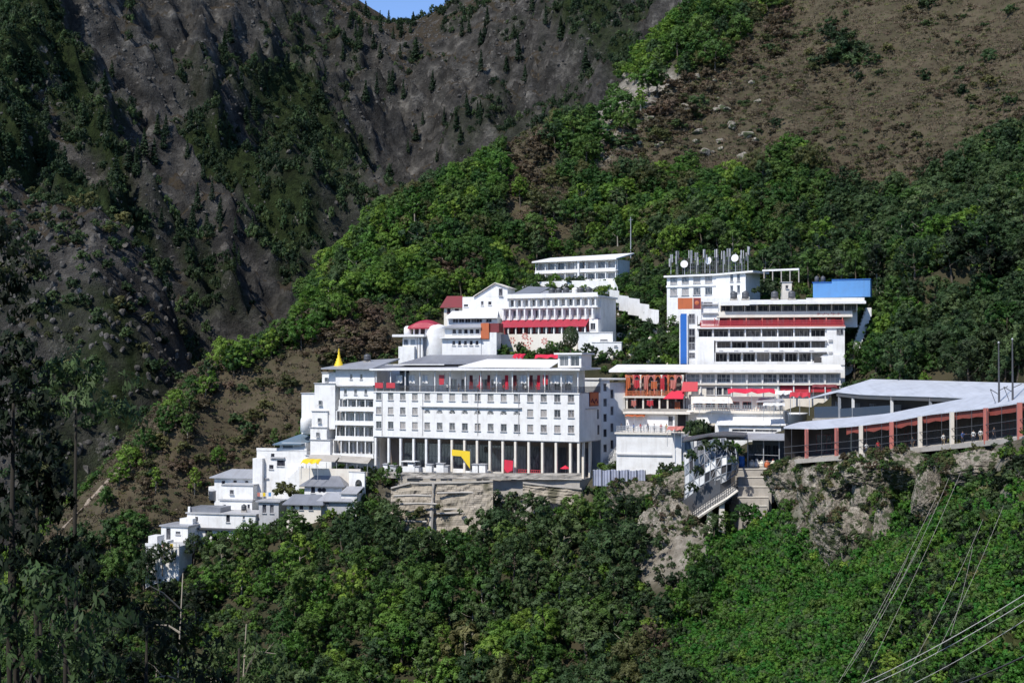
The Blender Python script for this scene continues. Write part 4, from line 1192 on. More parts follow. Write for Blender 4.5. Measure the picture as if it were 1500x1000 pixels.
b = BL['blueshed']; t = b.root('blue_shed', 'light blue metal sheet shed on top of the big balcony building\'s right end', 'shed')
X, Z = b.X, b.Z; hh = Z(410); hl = Z(413.5); wl = b.len
xm = X(1219)
boxpart(t, 'wall', 'ltblue', 0, xm, 0, 5, -.3, hl); boxpart(t, 'wall', 'ltblue', xm+.01, wl, -.25, 5, -.3, hh)
m = MB()
for k in range(14): m.box(.3+k*.3, .36+k*.3, -.04, -.002, 0, hl-.1)
for k in range(30): m.box(xm+.2+k*.28, xm+.26+k*.28, -.29, -.252, 0, hh-.1)
m.build('rib', M['ltblue'], t)
boxpart(t, 'roof', 'blue', -.15, xm-.02, -.2, 5.2, hl+.003, hl+.14); boxpart(t, 'roof', 'blue', xm-.015, wl+.15, -.45, 5.2, hh+.003, hh+.14)
for i, p in enumerate((1197, 1206)):
    k = thing('water_tank', 'dark round water tank behind the blue shed, %s of two' % ['left', 'right'][i], 'tank', b.W(X(p, 3), 3, hl+.15), 0, 'tanks on the blue shed')
    MB().lathe((0,0,0), [(.55,0),(.55,1.2),(.42,1.4),(.2,1.5)], 14).build('body', M['darksteel'], k, True); MB().lathe((0,0,1.502), [(.2,0),(.22,.12),(.05,.16)], 10).build('lid', M['darksteel'], k)

# ================================================================= glazed gallery below it
b = BL['gallery']; t = b.root('glazed_gallery', 'long low gallery of bluish windows under a flat white roof slab', 'building')
X, Z = b.X, b.Z; wl = b.len
zs, zg0, zg1 = Z(545.5), Z(561.5), Z(546)
boxpart(t, 'wall', 'cream', 0, wl, 1.4, 8.5, -6, zg1-.01)
x0 = X(892, -.9)
MB().slab([(x0,-1.3,zs+.55),(wl+.5,-1.3,zs+.55),(wl+.5,8.6,zs+1.75),(x0+1,8.6,zs+1.75)], .5).build('roof_slab', M['white'], t)
n = 10; bw = wl/n
punched(t, 'white', .02, wl-.02, zg0, zg1-.02, .5, 1.39, [(bw*(i+.5), (zg0+zg1)/2, bw*.86, (zg1-zg0)*.80) for i in range(n)], 'glassblue', 'white', cols=3, rows=2, sill=False)
for i in range(n+1): post(t, 'column', 'white', min(max(bw*i, .2), wl-.2), .1, -2, zg1-.02, .24)
boxpart(t, 'slab', 'cream', -.3, wl+.2, -.3, 1.395, zg0-.35, zg0-.004)
boxpart(t, 'red_band', 'red', X(1143), wl-.1, .35, 1.39, Z(574), zg0-.36)
punched(t, 'cream', .05, X(1142), -5, zg0-.36, .3, 1.38, [(X(p), Z(573), 1.6, 1.6) for p in (1018, 1040, 1052, 1065)], 'glassdark', 'grey', cols=2)

# ================================================================= ornate orange gateway front under the slab
b = BL['orange']; t = b.root('shrine_gateway', 'ornate orange and red carved shrine front under the white slab, with balcony and pillars', 'shrine')
X, Z = b.X, b.Z; wl = b.len
boxpart(t, 'wall', 'brownroom', 0, wl, 2.5, 7.5, -6, Z(546))
zf = Z(584)
boxpart(t, 'slab', 'cream', -.2, wl+.4, -.6, 2.6, Z(582.5), Z(580))
boxpart(t, 'slab', 'concrete', -.2, wl+.8, -.9, 2.6, Z(604), Z(598.5))
for i in range(8): post(t, 'pillar', 'cream', .5+(wl-.8)*i/7, .0, Z(598.4), Z(582.6), .35)
for i in range(7): window(t, .5+(wl-.8)*(i+.5)/7, Z(590), 1.2, 1.7, 2.3, 'glassdark', 'darkred', cols=2, sill=False)
rng = random.Random(5)
for i in range(9):
    x = .4+(wl-1)*i/8
    m = MB(); zb0, zt0 = Z(579.9), Z(549)
    m.lathe((x, rng.uniform(.2,.9), zb0), [(.30,0),(.34,.25),(.18,.4),(.22,1.4),(.17,2.6),(.32,2.9),(.24,3.2),(.34,zt0-zb0-.1),(.3,zt0-zb0)], 10)
    m.build('pillar', M[['orange','pinkred','cream'][i % 3]], t, True)
for i in range(8):                                         # cusped arches between the pillars
    xa_, xb_ = .55+(wl-1)*i/8, .25+(wl-1)*(i+1)/8
    m = MB(); zt0 = Z(549.5)
    pts = [(xa_+(xb_-xa_)*k/8, zt0-1.15+.85*math.sin(math.pi*k/8)+.16*abs(math.sin(math.pi*k/2))) for k in range(9)]
    for (p0, q0), (p1, q1) in zip(pts[:-1], pts[1:]):
        m.add([(p0,.35,q0),(p1,.35,q1),(p1,.35,zt0),(p0,.35,zt0),(p0,.7,q0),(p1,.7,q1),(p1,.7,zt0),(p0,.7,zt0)], [(0,1,2,3),(4,7,6,5),(0,4,5,1)])
    m.build('arch', M[['orange','red','orange','pinkred'][i % 4]], t)
railing(t, [(.2, -.4, Z(580)), (wl, -.4, Z(580))], 1.0, 'orange', .3, .06, 2)
MB().slab([(X(972),-2.2,Z(583)),(X(1001),-2.2,Z(583)),(X(1003),-.3,Z(572)),(X(984),-.3,Z(572))], .1).build('awning', M['crimson'], t)
MB().slab([(X(998),-1.4,Z(573)),(X(1022),-1.4,Z(572)),(X(1022),.2,Z(559)),(X(1000),.2,Z(559))], .1).build('awning', M['red'], t)

# ================================================================= lower white building right of the tower
b = BL['lowwhite']; t = b.root('low_white_building', 'blank white stepped building with a roof terrace right of the stair tower', 'building')
X, Z = b.X, b.Z; wl = b.len
boxpart(t, 'wall', 'white', 0, wl, 0, 8.5, -7, Z(636))
boxpart(t, 'ledge', 'grey', .1, X(984), -.3, -.004, Z(667), Z(665)); boxpart(t, 'ledge', 'cream', -.3, wl+.1, -.45, 8.6, Z(636)+.003, Z(633.5))
railing(t, [(.1, -.2, Z(633.5)), (wl-.1, -.2, Z(633.5))], 1.3, 'steel', .3, .05, 3)
punched(t, 'white', X(917,5), X(988,5), Z(636)+.02, Z(607,None,5), 5, 8.45, [(X(982,5), Z(616,None,5), 1.0, 2.0)], 'glassdark', 'grey', cols=1, sill=False)
boxpart(t, 'upper_ledge', 'cream', X(914,5), X(1012,5), 4.0, 8.5, Z(606,None,5), Z(603,None,5))
boxpart(t, 'side_block', 'white', wl+.01, wl+3.0, .8, 8, -7, Z(640))
window(t, wl+1.5, Z(651), 1.8, 2.0, .7, 'glassblue', 'navy', cols=2, sill=False)

# ================================================================= stepped white terraces on the right
b = BL['rightlow']; t = b.root('terrace_block', 'stepped white terraces with flat roofs below the glazed gallery', 'building')
X, Z = b.X, b.Z; wl = b.len
boxpart(t, 'wall', 'white', X(1046), X(1150), .5, 8.8, -6, Z(621)); boxpart(t, 'wall', 'white', X(1008,3), X(1147,3), 3, 8.7, Z(621)+.01, Z(605,None,3))
boxpart(t, 'ledge', 'cream', X(1007,3), X(1148,3), 2.2, 8.8, Z(604.9,None,3), Z(601.5,None,3))
MB().slab([(X(1050),-.8,Z(621.5)),(X(1152),-.8,Z(620.5)),(X(1146,3),3.1,Z(609,None,3)),(X(1052,3),3.1,Z(610,None,3))], .2).build('terrace_roof', M['white'], t)
punched(t, 'white', X(1068), X(1144), -2, Z(622.5), -.3, .49, [(X(p), Z(630), 4.4, .5) for p in (1088, 1122)], 'glassdark', 'grey', cols=3, sill=False)
punched(t, 'cream', X(1012,6), X(1132,6), Z(601.4,None,6), Z(581,None,6), 6, 8.9, [(X(p,6), Z(593,None,6), 2.0, 1.4) for p in (1022, 1040, 1058, 1076, 1094, 1116)], 'glassdark', 'pinkred', cols=2, sill=False)
MB().slab([(X(1014,5),4.8,Z(590,None,5)),(X(1074,5),4.8,Z(590,None,5)),(X(1068,6),6.1,Z(582,None,6)),(X(1018,6),6.1,Z(582,None,6))], .12).build('awning', M['white'], t)
MB().slab([(X(1108,5),4.4,Z(588,None,5)),(X(1150,5),4.4,Z(587,None,5)),(X(1146,6),6.1,Z(583,None,6)),(X(1112,6),6.1,Z(583,None,6))], .12).build('awning', M['ltgreyroof'], t)
m = MB(); m.lathe((X(1167,1), 1.5, Z(640)), [(1.9,-3),(1.9,Z(606)-Z(640)),(2.05,Z(605.9)-Z(640)),(2.05,Z(603.5)-Z(640)),(.05,Z(603.4)-Z(640))], 16); m.build('round_buttress', M['white'], t, True)
railing(t, [(X(1010,3), 2.3, Z(601.4,None,3)), (X(1146,3), 2.3, Z(601.4,None,3))], 1.1, 'steel', .5, .05, 3)
blob_canopy('cloth_canopy', 'wide crimson cloth canopy over the terrace below the gallery windows', 1066, 1135, 569, 583, 290, 'crimson')
blob_canopy('cloth_canopy', 'faded red cloth canopy beside the left tip of the upper shed roof', 1157, 1187, 574, 590, 275, 'red')
blob_canopy('cloth_canopy', 'small white cloth canopy between the two red canopies below the gallery', 1136, 1160, 572, 584, 284, 'white')
# ================================================================= covered walkway on the rock
M['valance'] = paint('old_red_valance', (.27,.055,.04), (.15,.06,.045), .6, .7)
def along(line, px):
    for a, c in zip(line[:-1], line[1:]):
        if px <= c[0] or c is line[-1]:
            k = (px-a[0])/(c[0]-a[0]); return P(px, a[1]+(c[1]-a[1])*k, a[2]+(c[2]-a[2])*k)
def wshape(root, name, mat, fn):
    """mesh made in world coordinates under a thing that stands unrotated"""
    m = MB(); fn(m); o = root.location
    m.v = [(v[0]-o.x, v[1]-o.y, v[2]-o.z) for v in m.v]
    return m.build(name, M[mat] if isinstance(mat, str) else mat, root)
UP = Vector((0, 0, 1))
org = along(FLOOR, 1180)
t = thing('covered_walkway', 'long open walkway under a pale blue sheet roof climbing along the cliff top', 'walkway', org)
pxs = list(range(1148, 1561, 12))
def roof_fn(m):
    a = [along(EAVE, p) for p in pxs]; c = [along(BACK, p) for p in pxs]
    n = len(pxs); vs = [tuple(v) for v in a+c] + [tuple(v-UP*.18) for v in a+c]
    fs = []
    for i in range(n-1):
        fs += [(i, i+1, n+i+1, n+i), (2*n+i, 3*n+i, 3*n+i+1, 2*n+i+1), (i, 2*n+i, 2*n+i+1, i+1), (n+i, n+i+1, 3*n+i+1, 3*n+i)]
    fs += [(0, n, 3*n, 2*n), (n-1, 3*n-1, 4*n-1, 2*n-1)]
    m.add(vs, fs)
wshape(t, 'roof', 'shed', roof_fn)
def inset(px, f): return along(EAVE, px).lerp(along(BACK, px), f)
def strip(line_lo, line_hi, back):
    def fn(m):
        for a, c in zip(pxs[:-1], pxs[1:]):
            A0, A1, C0, C1 = line_lo(a), line_hi(a), line_lo(c), line_hi(c)
            bk = Vector((0, back, 0))
            m.add([A0, C0, C1, A1, A0+bk, C0+bk, C1+bk, A1+bk], [(0,1,2,3),(4,7,6,5),(0,4,5,1),(3,2,6,7),(0,3,7,4),(1,5,6,2)])
    return fn
cols = [(1183,'pinkred'),(1227,'pinkred'),(1263,'cream'),(1308,'pinkred'),(1350,'cream'),(1397,'cream'),(1447,'pinkred'),(1497,'pinkred'),(1545,'cream')]
def ground_pt(px): return along(FLOOR, px)
for px_, mat in cols:
    g_ = ground_pt(px_); top = inset(px_, .12).z - .3
    o = boxpart(t, 'column', mat, -.28, .28, -.25, .25, -.4, top-g_.z); o.location = g_-org+Vector((0, .8, 0))
def walk_floor(m):
    for a, c in zip(pxs[:-1], pxs[1:]):
        A, C = ground_pt(a)+Vector((0,-.2,0)), ground_pt(c)+Vector((0,-.2,0)); A2, C2 = along(BACK, a), along(BACK, c)
        A2.z = A.z; C2.z = C.z; d = UP*.5
        m.add([A, C, C2, A2, A-d, C-d, C2-d, A2-d], [(0,1,2,3),(4,7,6,5),(0,4,5,1),(3,2,6,7),(0,3,7,4),(1,5,6,2)])
wshape(t, 'floor', 'concrete', walk_floor)
def backp(px, z):
    q_ = along(BACK, px)+Vector((0, -.9, 0)); q_.z = ground_pt(px).z+z; return q_
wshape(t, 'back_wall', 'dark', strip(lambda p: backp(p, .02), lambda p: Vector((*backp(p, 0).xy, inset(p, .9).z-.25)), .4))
pxs_all = pxs
pxs = list(range(1240, 1561, 10))
wshape(t, 'valance', 'valance', strip(lambda p: inset(p, .06)-UP*(1.35+.18*math.sin(p*.31)), lambda p: inset(p, .06)-UP*.2, .08))
wshape(t, 'beam', 'pinkred', strip(lambda p: inset(p, .17)-UP*1.0, lambda p: inset(p, .17)-UP*.22, .25))
pxs = pxs_all
wshape(t, 'kerb', 'concrete', strip(lambda p: ground_pt(p)+Vector((0,-.45,-.55)), lambda p: ground_pt(p)+Vector((0,-.45,.15)), .4))
def rails(m):
    for hh in (1.3, 2.4):
        m.tube([ground_pt(p)+Vector((0,.1,hh)) for p in pxs], .05, 5)
    for p in range(1160, 1560, 22):
        m.tube([ground_pt(p)+Vector((0,.1,0)), ground_pt(p)+Vector((0,.1,inset(p,.1).z-ground_pt(p).z-.3))], .045, 4)
wshape(t, 'railing', 'darksteel', rails)
for k, px_ in enumerate((1205, 1245, 1286, 1330, 1373, 1422, 1472)):        # screens and doors in the back wall
    q_ = backp(px_, 1.9)+Vector((0,-.08,0)); a_ = backp(px_+8, 0)-backp(px_-8, 0)
    w_ = window(t, 0, 0, 3.0, 3.2, 0, 'glassdark', 'darksteel' if k % 3 else 'darkred', cols=3, rows=2, sill=False); w_.location = q_-org; w_.rotation_euler = (0, 0, math.atan2(a_.y, a_.x))

# the two dark posts standing on its roof
for i, (px_, ptop, pb) in enumerate(((1463.5,503,592), (1483.5,498,588))):
    base = inset(px_, .25)
    q_ = thing('steel_post', 'tall dark steel post on the walkway roof with slanted braces, %s of two' % ['left','right'][i], 'post', base, 0, 'posts on the walkway roof')
    hh = P(px_, ptop, base.y).z-base.z
    MB().tube([(0,0,-.05),(0,0,hh*.45),(0,0,hh)], [.16,.13,.09], 8).build('pole', M['darksteel'], q_)
    MB().tube([(0,0,hh*.13),(-1.2,.1,hh*.22)], .06, 5).tube([(-1.2,.1,hh*.22),(-.5,.1,-.02)], .05, 5).tube([(0,0,hh*.2),(1.3,.2,hh*.27)], .06, 5).build('brace', M['darksteel'], q_)
    MB().lathe((0,0,hh), [(.13,0),(.18,.1),(.1,.25),(.02,.3)], 8).build('cap', M['steel'], q_)

# ================================================================= the upper shed behind it
RID = [(1262,555.5,272),(1276,555,271),(1360,557,258),(1500,561,238),(1560,563,229)]
EA2 = [(1186,583,262),(1225,573.5,262),(1260,577,258),(1300,578.5,252),(1360,580,244),(1430,583,235),(1500,588,226),(1560,592,218)]
org2 = P(1240, 612, 262)
t2 = thing('upper_shed', 'second open shed under a pale hipped sheet roof behind the long walkway', 'shed', org2)
pa = list(range(1226, 1561, 16))
def roof2(m):
    n = len(pa)
    a = [along(EA2, p) for p in pa]; c = [along(RID, max(p, 1276)) if p >= 1276 else along(RID, 1276) for p in pa]
    tip = P(1185, 583, 268)
    bk = [v+Vector((2.0, 8.0, -1.5)) for v in c]
    for i in range(n-1):
        if (a[i+1]-a[i]).length > .01: m.slab([a[i], a[i+1], c[i+1], c[i]] if (c[i+1]-c[i]).length > .01 else [a[i], a[i+1], c[i]], .14)
        if (c[i+1]-c[i]).length > .01: m.slab([c[i], c[i+1], bk[i+1], bk[i]], .14)
    m.slab([tip, a[0], c[0]], .14); m.slab([tip, c[0], bk[0]], .14)
wshape(t2, 'roof', 'shed', roof2)
for px_, mat in ((1231,'steel'),(1251,'white'),(1308,'white'),(1365,'steel'),(1420,'steel'),(1480,'steel')):
    e = along(EA2, px_)+Vector((0, .8, 0)); o = boxpart(t2, 'column', mat, -.22, .22, -.22, .22, -7, -.1); o.location = e-org2
def bw2(m):
    for a, c in zip(pa[:-1], pa[1:]):
        A = along(EA2, a)+Vector((.5, 6.5, 0)); C = along(EA2, c)+Vector((.5, 6.5, 0))
        m.add([A-UP*8, C-UP*8, C+UP*.6, A+UP*.6, A-UP*8+Vector((0,.3,0)), C-UP*8+Vector((0,.3,0)), C+UP*.6+Vector((0,.3,0)), A+UP*.6+Vector((0,.3,0))], [(0,1,2,3),(4,7,6,5),(0,3,7,4),(1,5,6,2),(3,2,6,7),(0,4,5,1)])
wshape(t2, 'back_wall', 'dark', bw2)
def fas2(m):
    for a, c in zip(pa[:-1], pa[1:]):
        A = along(EA2, a)+Vector((0,.3,-.15)); C = along(EA2, c)+Vector((0,.3,-.15)); m.slab([A, C, C+Vector((0,.12,0)), A+Vector((0,.12,0))], .7)
wshape(t2, 'fascia', 'darksteel', fas2)
def pan2(m):
    q0 = P(1193, 612, 266); q1 = P(1230, 611, 262); q2 = P(1310, 606, 252)
    for a, c, h_ in ((q0, q1, 2.1), (q1, q2, 1.6)):
        m.add([a, c, c+UP*h_, a+UP*h_, a+Vector((0,.15,0)), c+Vector((0,.15,0)), c+UP*h_+Vector((0,.15,0)), a+UP*h_+Vector((0,.15,0))], [(0,1,2,3),(4,7,6,5),(0,3,7,4),(1,5,6,2),(3,2,6,7),(0,4,5,1)])
wshape(t2, 'parapet', 'navy', pan2)
def fl2(m):
    m.slab([P(1190,613,266), P(1310,609,252), P(1420,600,238), P(1430,598,247), P(1320,605,261), P(1200,611,274)], .4)
wshape(t2, 'floor', 'concrete', fl2)
for k, px_ in enumerate((1240, 1268, 1292, 1330)):
    e = along(EA2, px_)+Vector((.5, 6.35, -2.6)); window(t2, e.x-org2.x, e.z-org2.z, 2.2, 1.7, e.y-org2.y, 'glassblue', 'steel', cols=3, sill=False)

# ================================================================= dark roofed passage, glazed hall, ramp and stairs
b = BL['passage']; t = b.root('entrance_passage', 'shadowy open passage under flat grey roofs left of the covered walkway', 'passage')
X, Z = b.X, b.Z; wl = b.len
boxpart(t, 'floor', 'concrete', -1, wl+2, -.5, 9, -1, 0); boxpart(t, 'back_wall', 'navy', -.5, wl+3, 7, 7.4, 0.002, Z(644))
MB().slab([(X(1048),-1.4,Z(643.5)),(X(1158),-1.4,Z(641)),(X(1152,6),7.5,Z(634.5,None,6)),(X(1068,6),7.5,Z(636,None,6))], .28).build('roof', M['ltgreyroof'], t)
for p in (1095, 1118, 1141): post(t, 'post', 'steel', X(p), 0, 0, Z(643)-.05, .16)
railing(t, [(X(1094), .1, 0), (X(1141), .1, 0)], 2.3, 'steel', 2.2, .05, 2)
for p in (1100, 1112, 1124, 1136): window(t, X(p, 7), Z(662, None, 7), 1.3, 2.6, 6.9, 'glassdark', 'darksteel', cols=2, rows=2, sill=False)

bb = thing('blue_barrel', 'blue plastic barrel at the top of the broad stairs', 'barrel', b.W(X(1086), -.2, .002))
m = MB(); m.lathe((0,0,0), [(.6,0),(.66,.1),(.66,.6),(.7,.66),(.66,.72),(.66,1.3),(.7,1.36),(.66,1.42),(.64,1.9),(.5,1.98)], 16); m.build('body', M['blue'], bb, True)
MB().lathe((0,0,1.983), [(.52,0),(.52,.08),(.2,.1)], 14).build('lid', M['navy'], bb)
for i, (px_, w_, c_) in enumerate(((1099,.9,'cream'),(1105,.7,'white'),(1112,1.0,'cream'),(1121,.8,'orange'),(1129,.9,'cream'),(1136,.7,'white'),(1143,1.0,'pinkred'),(1152,.8,'cream'),(1160,.9,'white'))):
    k = thing('goods_sack', '%s sack of goods on the passage floor, %s from the stairs' % ({'cream':'cream','white':'white','orange':'orange','pinkred':'faded red'}[c_], ['first','second','third','fourth','fifth','sixth','seventh','eighth','ninth'][i]), 'sack', b.W(X(px_), .6+.3*(i % 3), .003), rnd(0, 3), 'sacks in the passage')
    m = MB(); m.lathe((0,0,0), [(w_*.55,0),(w_*.68,.25),(w_*.7,.6),(w_*.5,.95),(w_*.2,1.1),(w_*.3,1.3)], 9); m.build('body', M[c_], k, True)
    MB().tube([(-w_*.2,0,1.09),(w_*.2,0,1.12)], .05, 5).build('tie', M['bark'], k)

org3 = P(1040, 720, 254)
t3 = thing('glazed_hall', 'bulging white framed glass front of dark and white panels above the ramp', 'hall', org3)
_TOP = [(1003,668,262),(1016,656,258),(1032,648,255),(1048,643,253),(1064,642,252),(1078,657,254),(1081,664,258)]
_BOT = [(1003,737,262),(1016,731,257),(1032,722,254),(1048,712,252),(1064,704,251),(1078,694,253),(1081,692,258)]
def dens(l): return [tuple(a[q_]+(c[q_]-a[q_])*k/2 for q_ in range(3)) for a, c in zip(l[:-1], l[1:]) for k in range(2)]+[l[-1]]
TOP, BOT = dens(_TOP), dens(_BOT); NI = len(TOP)-1; NJ = 5; rg_ = random.Random(4)
def gp(i, j, nj=NJ, off=0.0):
    a, c = P(*BOT[i]), P(*TOP[i]); q_ = a.lerp(c, j/nj); bul = math.sin(math.pi*j/nj)*1.2
    return q_+Vector((-.1, -bul-off, 0))
def gfr(m):
    for i in range(NI+1): m.tube([gp(i, j, NJ, .12) for j in range(NJ+1)], .09, 5)
    for j in range(NJ+1): m.tube([gp(i, j, NJ, .12) for i in range(NI+1)], .09, 5)
    for i in range(0, NI-1, 2):
        for j in range(0, NJ-1, 2): m.tube([gp(i+(j//2+i//2) % 2*2, j, NJ, .2), gp(i+1, j+1, NJ, .2), gp(i+2-(j//2+i//2) % 2*2, j+2, NJ, .2)], .09, 5)
wshape(t3, 'frame', 'steel', gfr)
for i in range(NI):
    for j in range(NJ):
        def pn(m, i=i, j=j):
            a, c, d, e = gp(i, j), gp(i+1, j), gp(i+1, j+1), gp(i, j+1); bk = Vector((0, .06, 0))
            m.add([a, c, d, e, a+bk, c+bk, d+bk, e+bk], [(0,1,2),(0,2,3),(4,6,5),(4,7,6),(0,4,5,1),(1,5,6,2),(2,6,7,3),(3,7,4,0)])
        wshape(t3, 'panel', 'white' if rg_.random() < (.55 if j < 3 else .15) else rg_.choice(['glassblue','navy','glassdark','dark']), pn)
def hroof(m): m.slab([P(1000,645,263), P(1036,637,256), P(1092,637,255), P(1094,633,266), P(1060,631,268), P(1002,640,272)], .3)
wshape(t3, 'roof', 'darksteel', hroof)
def hbody(m): m.slab([P(1004,668,264.5), P(1036,662,259), P(1080,668,260), P(1082,668,268), P(1004,668,270)], 9.0)
wshape(t3, 'wall', 'dark', hbody)

orgr = P(1045, 745, 250)
t4 = thing('ramp_bridge', 'sloping concrete ramp on pale piers with a dark railing beside the broad stairs', 'bridge', orgr)
RA = [(1002,770,256),(1014,762,253),(1030,750,250.5),(1048,738,249),(1064,728,248),(1080,716,249)]
rp = [P(*q_) for q_ in RA]
def deck(m):
    for a, c in zip(rp[:-1], rp[1:]):
        bk = Vector((-.6, 3.2, .3)); d = UP*.55
        m.add([a, c, c+bk, a+bk, a-d, c-d, c+bk-d, a+bk-d], [(0,1,2,3),(4,7,6,5),(0,4,5,1),(3,2,6,7),(0,3,7,4),(1,5,6,2)])
wshape(t4, 'deck', 'concrete', deck)
def edge(m): m.tube([q_+Vector((0,-.2,-.3)) for q_ in rp], .28, 6)
wshape(t4, 'edge_beam', 'cream', edge)
for px_ in (1018, 1040, 1058):
    q_ = [along([(r_[0], r_[1], r_[2]) for r_ in RA], px_)][0]
    o = boxpart(t4, 'pier', 'cream', -.45, .45, -.4, .4, -7, -.56); o.location = q_-orgr+Vector((0, .8, 0))
def rr(m):
    for hh in (.6, 1.1, 1.6): m.tube([q_+Vector((0,.05,hh)) for q_ in rp], .06, 5)
    for a, c in zip(rp[:-1], rp[1:]):
        for k in range(5): q_ = a.lerp(c, k/5)+Vector((0,.05,0)); m.tube([q_, q_+UP*1.7], .06, 4)
wshape(t4, 'railing', 'darksteel', rr)
def sidew(m):
    for a, c in zip(rp[:-1], rp[1:]):
        bk = Vector((-.6, 3.25, .3)); m.slab([a+bk+UP*3.4, c+bk+UP*3.4, c+bk+UP*3.4+Vector((0,.3,0)), a+bk+UP*3.4+Vector((0,.3,0))], 3.4)
wshape(t4, 'side_wall', 'darksteel', sidew)

orgp = P(975, 750, 262); t6 = thing('plank_walkway', 'slim sloping walkway on thin posts running down left from the glazed hall', 'walkway', orgp)
PW = [(1004,737,258),(985,746,260),(965,755,262),(946,764,264)]
pw_ = [P(*q_) for q_ in PW]
def pdk(m):
    for a, c in zip(pw_[:-1], pw_[1:]): m.slab([a, c, c+Vector((-.3,1.8,.1)), a+Vector((-.3,1.8,.1))], .3)
wshape(t6, 'deck', 'concrete', pdk)
for q_ in (0.1, 1.0, 2.0, 2.9):
    k = int(min(q_, 2)); e = pw_[k].lerp(pw_[k+1], q_-k); o = boxpart(t6, 'post', 'cream', -.16, .16, -.16, .16, -5, -.31); o.location = e-orgp+Vector((0,.3,0))
def prl(m):
    for hh in (.55, 1.1): m.tube([q_+Vector((0,.08,hh)) for q_ in pw_], .05, 5)
    for a, c in zip(pw_[:-1], pw_[1:]):
        for k in range(4): q_ = a.lerp(c, k/4)+Vector((0,.08,0)); m.tube([q_, q_+UP*1.15], .05, 4)
wshape(t6, 'railing', 'darksteel', prl)
orgs = P(1100, 753, 249)
t5 = thing('broad_staircase', 'broad flight of pale concrete landings between the ramp and the rocky cliff', 'stairs', orgs)
for i, (pt, pl, pr) in enumerate(((741,1083,1124),(728,1082,1126),(713,1081,1130),(699,1081,1134),(687,1081,1142))):
    Y0 = 250+i*2.2
    a, c = P(pl, pt, Y0), P(pr, pt, Y0-1.0)
    def st(m, a=a, c=c): m.slab([a, c, c+Vector((1.0,12-i*2.2,0)), a+Vector((0,12-i*2.2,0))], 4.5)
    wshape(t5, 'landing', 'concrete', st)
    def le(m, a=a, c=c): m.slab([a+Vector((0,-.14,.12)), c+Vector((0,-.14,.12)), c+Vector((0,.3,.12)), a+Vector((0,.3,.12))], .118)
    wshape(t5, 'nosing', 'cream', le)

# ================================================================= retaining walls, fence, white garden walls
def retain(name, label, pts, mat, thick=1.2, batter=.12, cap=True, cat='wall'):
    """pts: (px, top py, bottom py, depth)"""
    o = P(pts[0][0], pts[0][2], pts[0][3]); r = thing(name, label, cat, o)
    def fn(m):
        fine = []
        for a, c in zip(pts[:-1], pts[1:]):
            for k in range(20): fine.append([a[q_]+(c[q_]-a[q_])*k/20 for q_ in range(4)])
        fine.append(pts[-1]); nz = 17; n = len(fine)
        vs = []
        for px_, pt, pb, Y in fine:
            a, c = P(px_, pb, Y), P(px_, pt, Y)
            for j in range(nz):
                v = j/(nz-1); q_ = a.lerp(c, v); q_.y += v*(c.z-a.z)*batter + (.45*mnoise.noise(Vector((q_.x*.5, q_.z*1.3, 3)))+.35*abs(mnoise.noise(Vector((q_.x*1.1, q_.z*2.2, 7)))))*min(1, thick) + .14*(j % 3 == 0)*min(1, thick)
                vs.append(tuple(q_))
        k = len(vs)
        for i in range(n):
            base = Vector(vs[i*nz+nz-1]); vs.append((base.x, base.y+thick, base.z))
        fs = [(i*nz+j, (i+1)*nz+j, (i+1)*nz+j+1, i*nz+j+1) for i in range(n-1) for j in range(nz-1)]
        fs += [(i*nz+nz-1, (i+1)*nz+nz-1, k+i+1, k+i) for i in range(n-1)]
        kk = len(vs); vs += [(vs[k+i][0], vs[k+i][1], vs[i*nz][2]) for i in range(n)]
        fs += [(k+i, k+i+1, kk+i+1, kk+i) for i in range(n-1)]
        fs += [tuple([0*nz+j for j in range(nz)] + [k, kk]), tuple([(n-1)*nz+j for j in range(nz)][::-1] + [kk+n-1, k+n-1])]
        m.add(vs, fs)
    wshape(r, 'masonry', mat, fn)
    if cap:
        def cp(m):
            for a, c in zip(pts[:-1], pts[1:]):
                A, C = P(a[0], a[1], a[3]), P(c[0], c[1], c[3]); s0 = (A.z-P(a[0], a[2], a[3]).z)*batter
                A.y += s0-.2; C.y += s0-.2; A.z += .24; C.z += .24
                m.slab([A, C, C+Vector((0,thick+.3,0)), A+Vector((0,thick+.3,0))], .237)
        wshape(r, 'coping', 'concrete', cp)
    return r
w1 = retain('retaining_wall', 'tall weathered stone retaining wall with a pale vertical pier below the long hotel', [(572,716,776,299),(600,709,784,297.5),(632,709,786,296),(680,708,784,294),(722,706,776,292)], 'wallstone')
def pier(m):
    a, c = P(630, 788, 294.6), P(635, 708, 297.0); m.tube([a, a.lerp(c, .6), c, c+Vector((2.6,1.2,.15))], [.5,.42,.4,.4], 6)
wshape(w1, 'pier', 'concrete', pier)
def ledg(m):
    for z, x0, x1 in ((726,578,632),(738,585,640),(752,640,700),(722,640,716),(764,575,625),(746,650,718)): m.tube([P(x0, z, 295.8), P((x0+x1)/2, z-1, 295), P(x1, z, 294.4)], .26, 5)
wshape(w1, 'ledge', 'concrete', ledg)
w2 = retain('retaining_wall', 'lower grey retaining wall with concrete coping under the hotel\'s right half', [(766,708,732,289),(800,712,736,287.5),(852,717,742,285)], 'wallstone')
w3 = retain('terrace_wall', 'thin pale terrace edge wall along the foot of the hotel colonnade', [(560,691,700,306),(640,692,701,301.5),(730,693,702,296),(852,693,703,288.5)], 'concrete', .8, .02, False)
w4 = retain('retaining_wall', 'short stained concrete wall on stilts under the corrugated fence', [(905,742,756,276),(950,746,764,273),(1003,742,776,268)], 'wallstone', 1.0, .05)

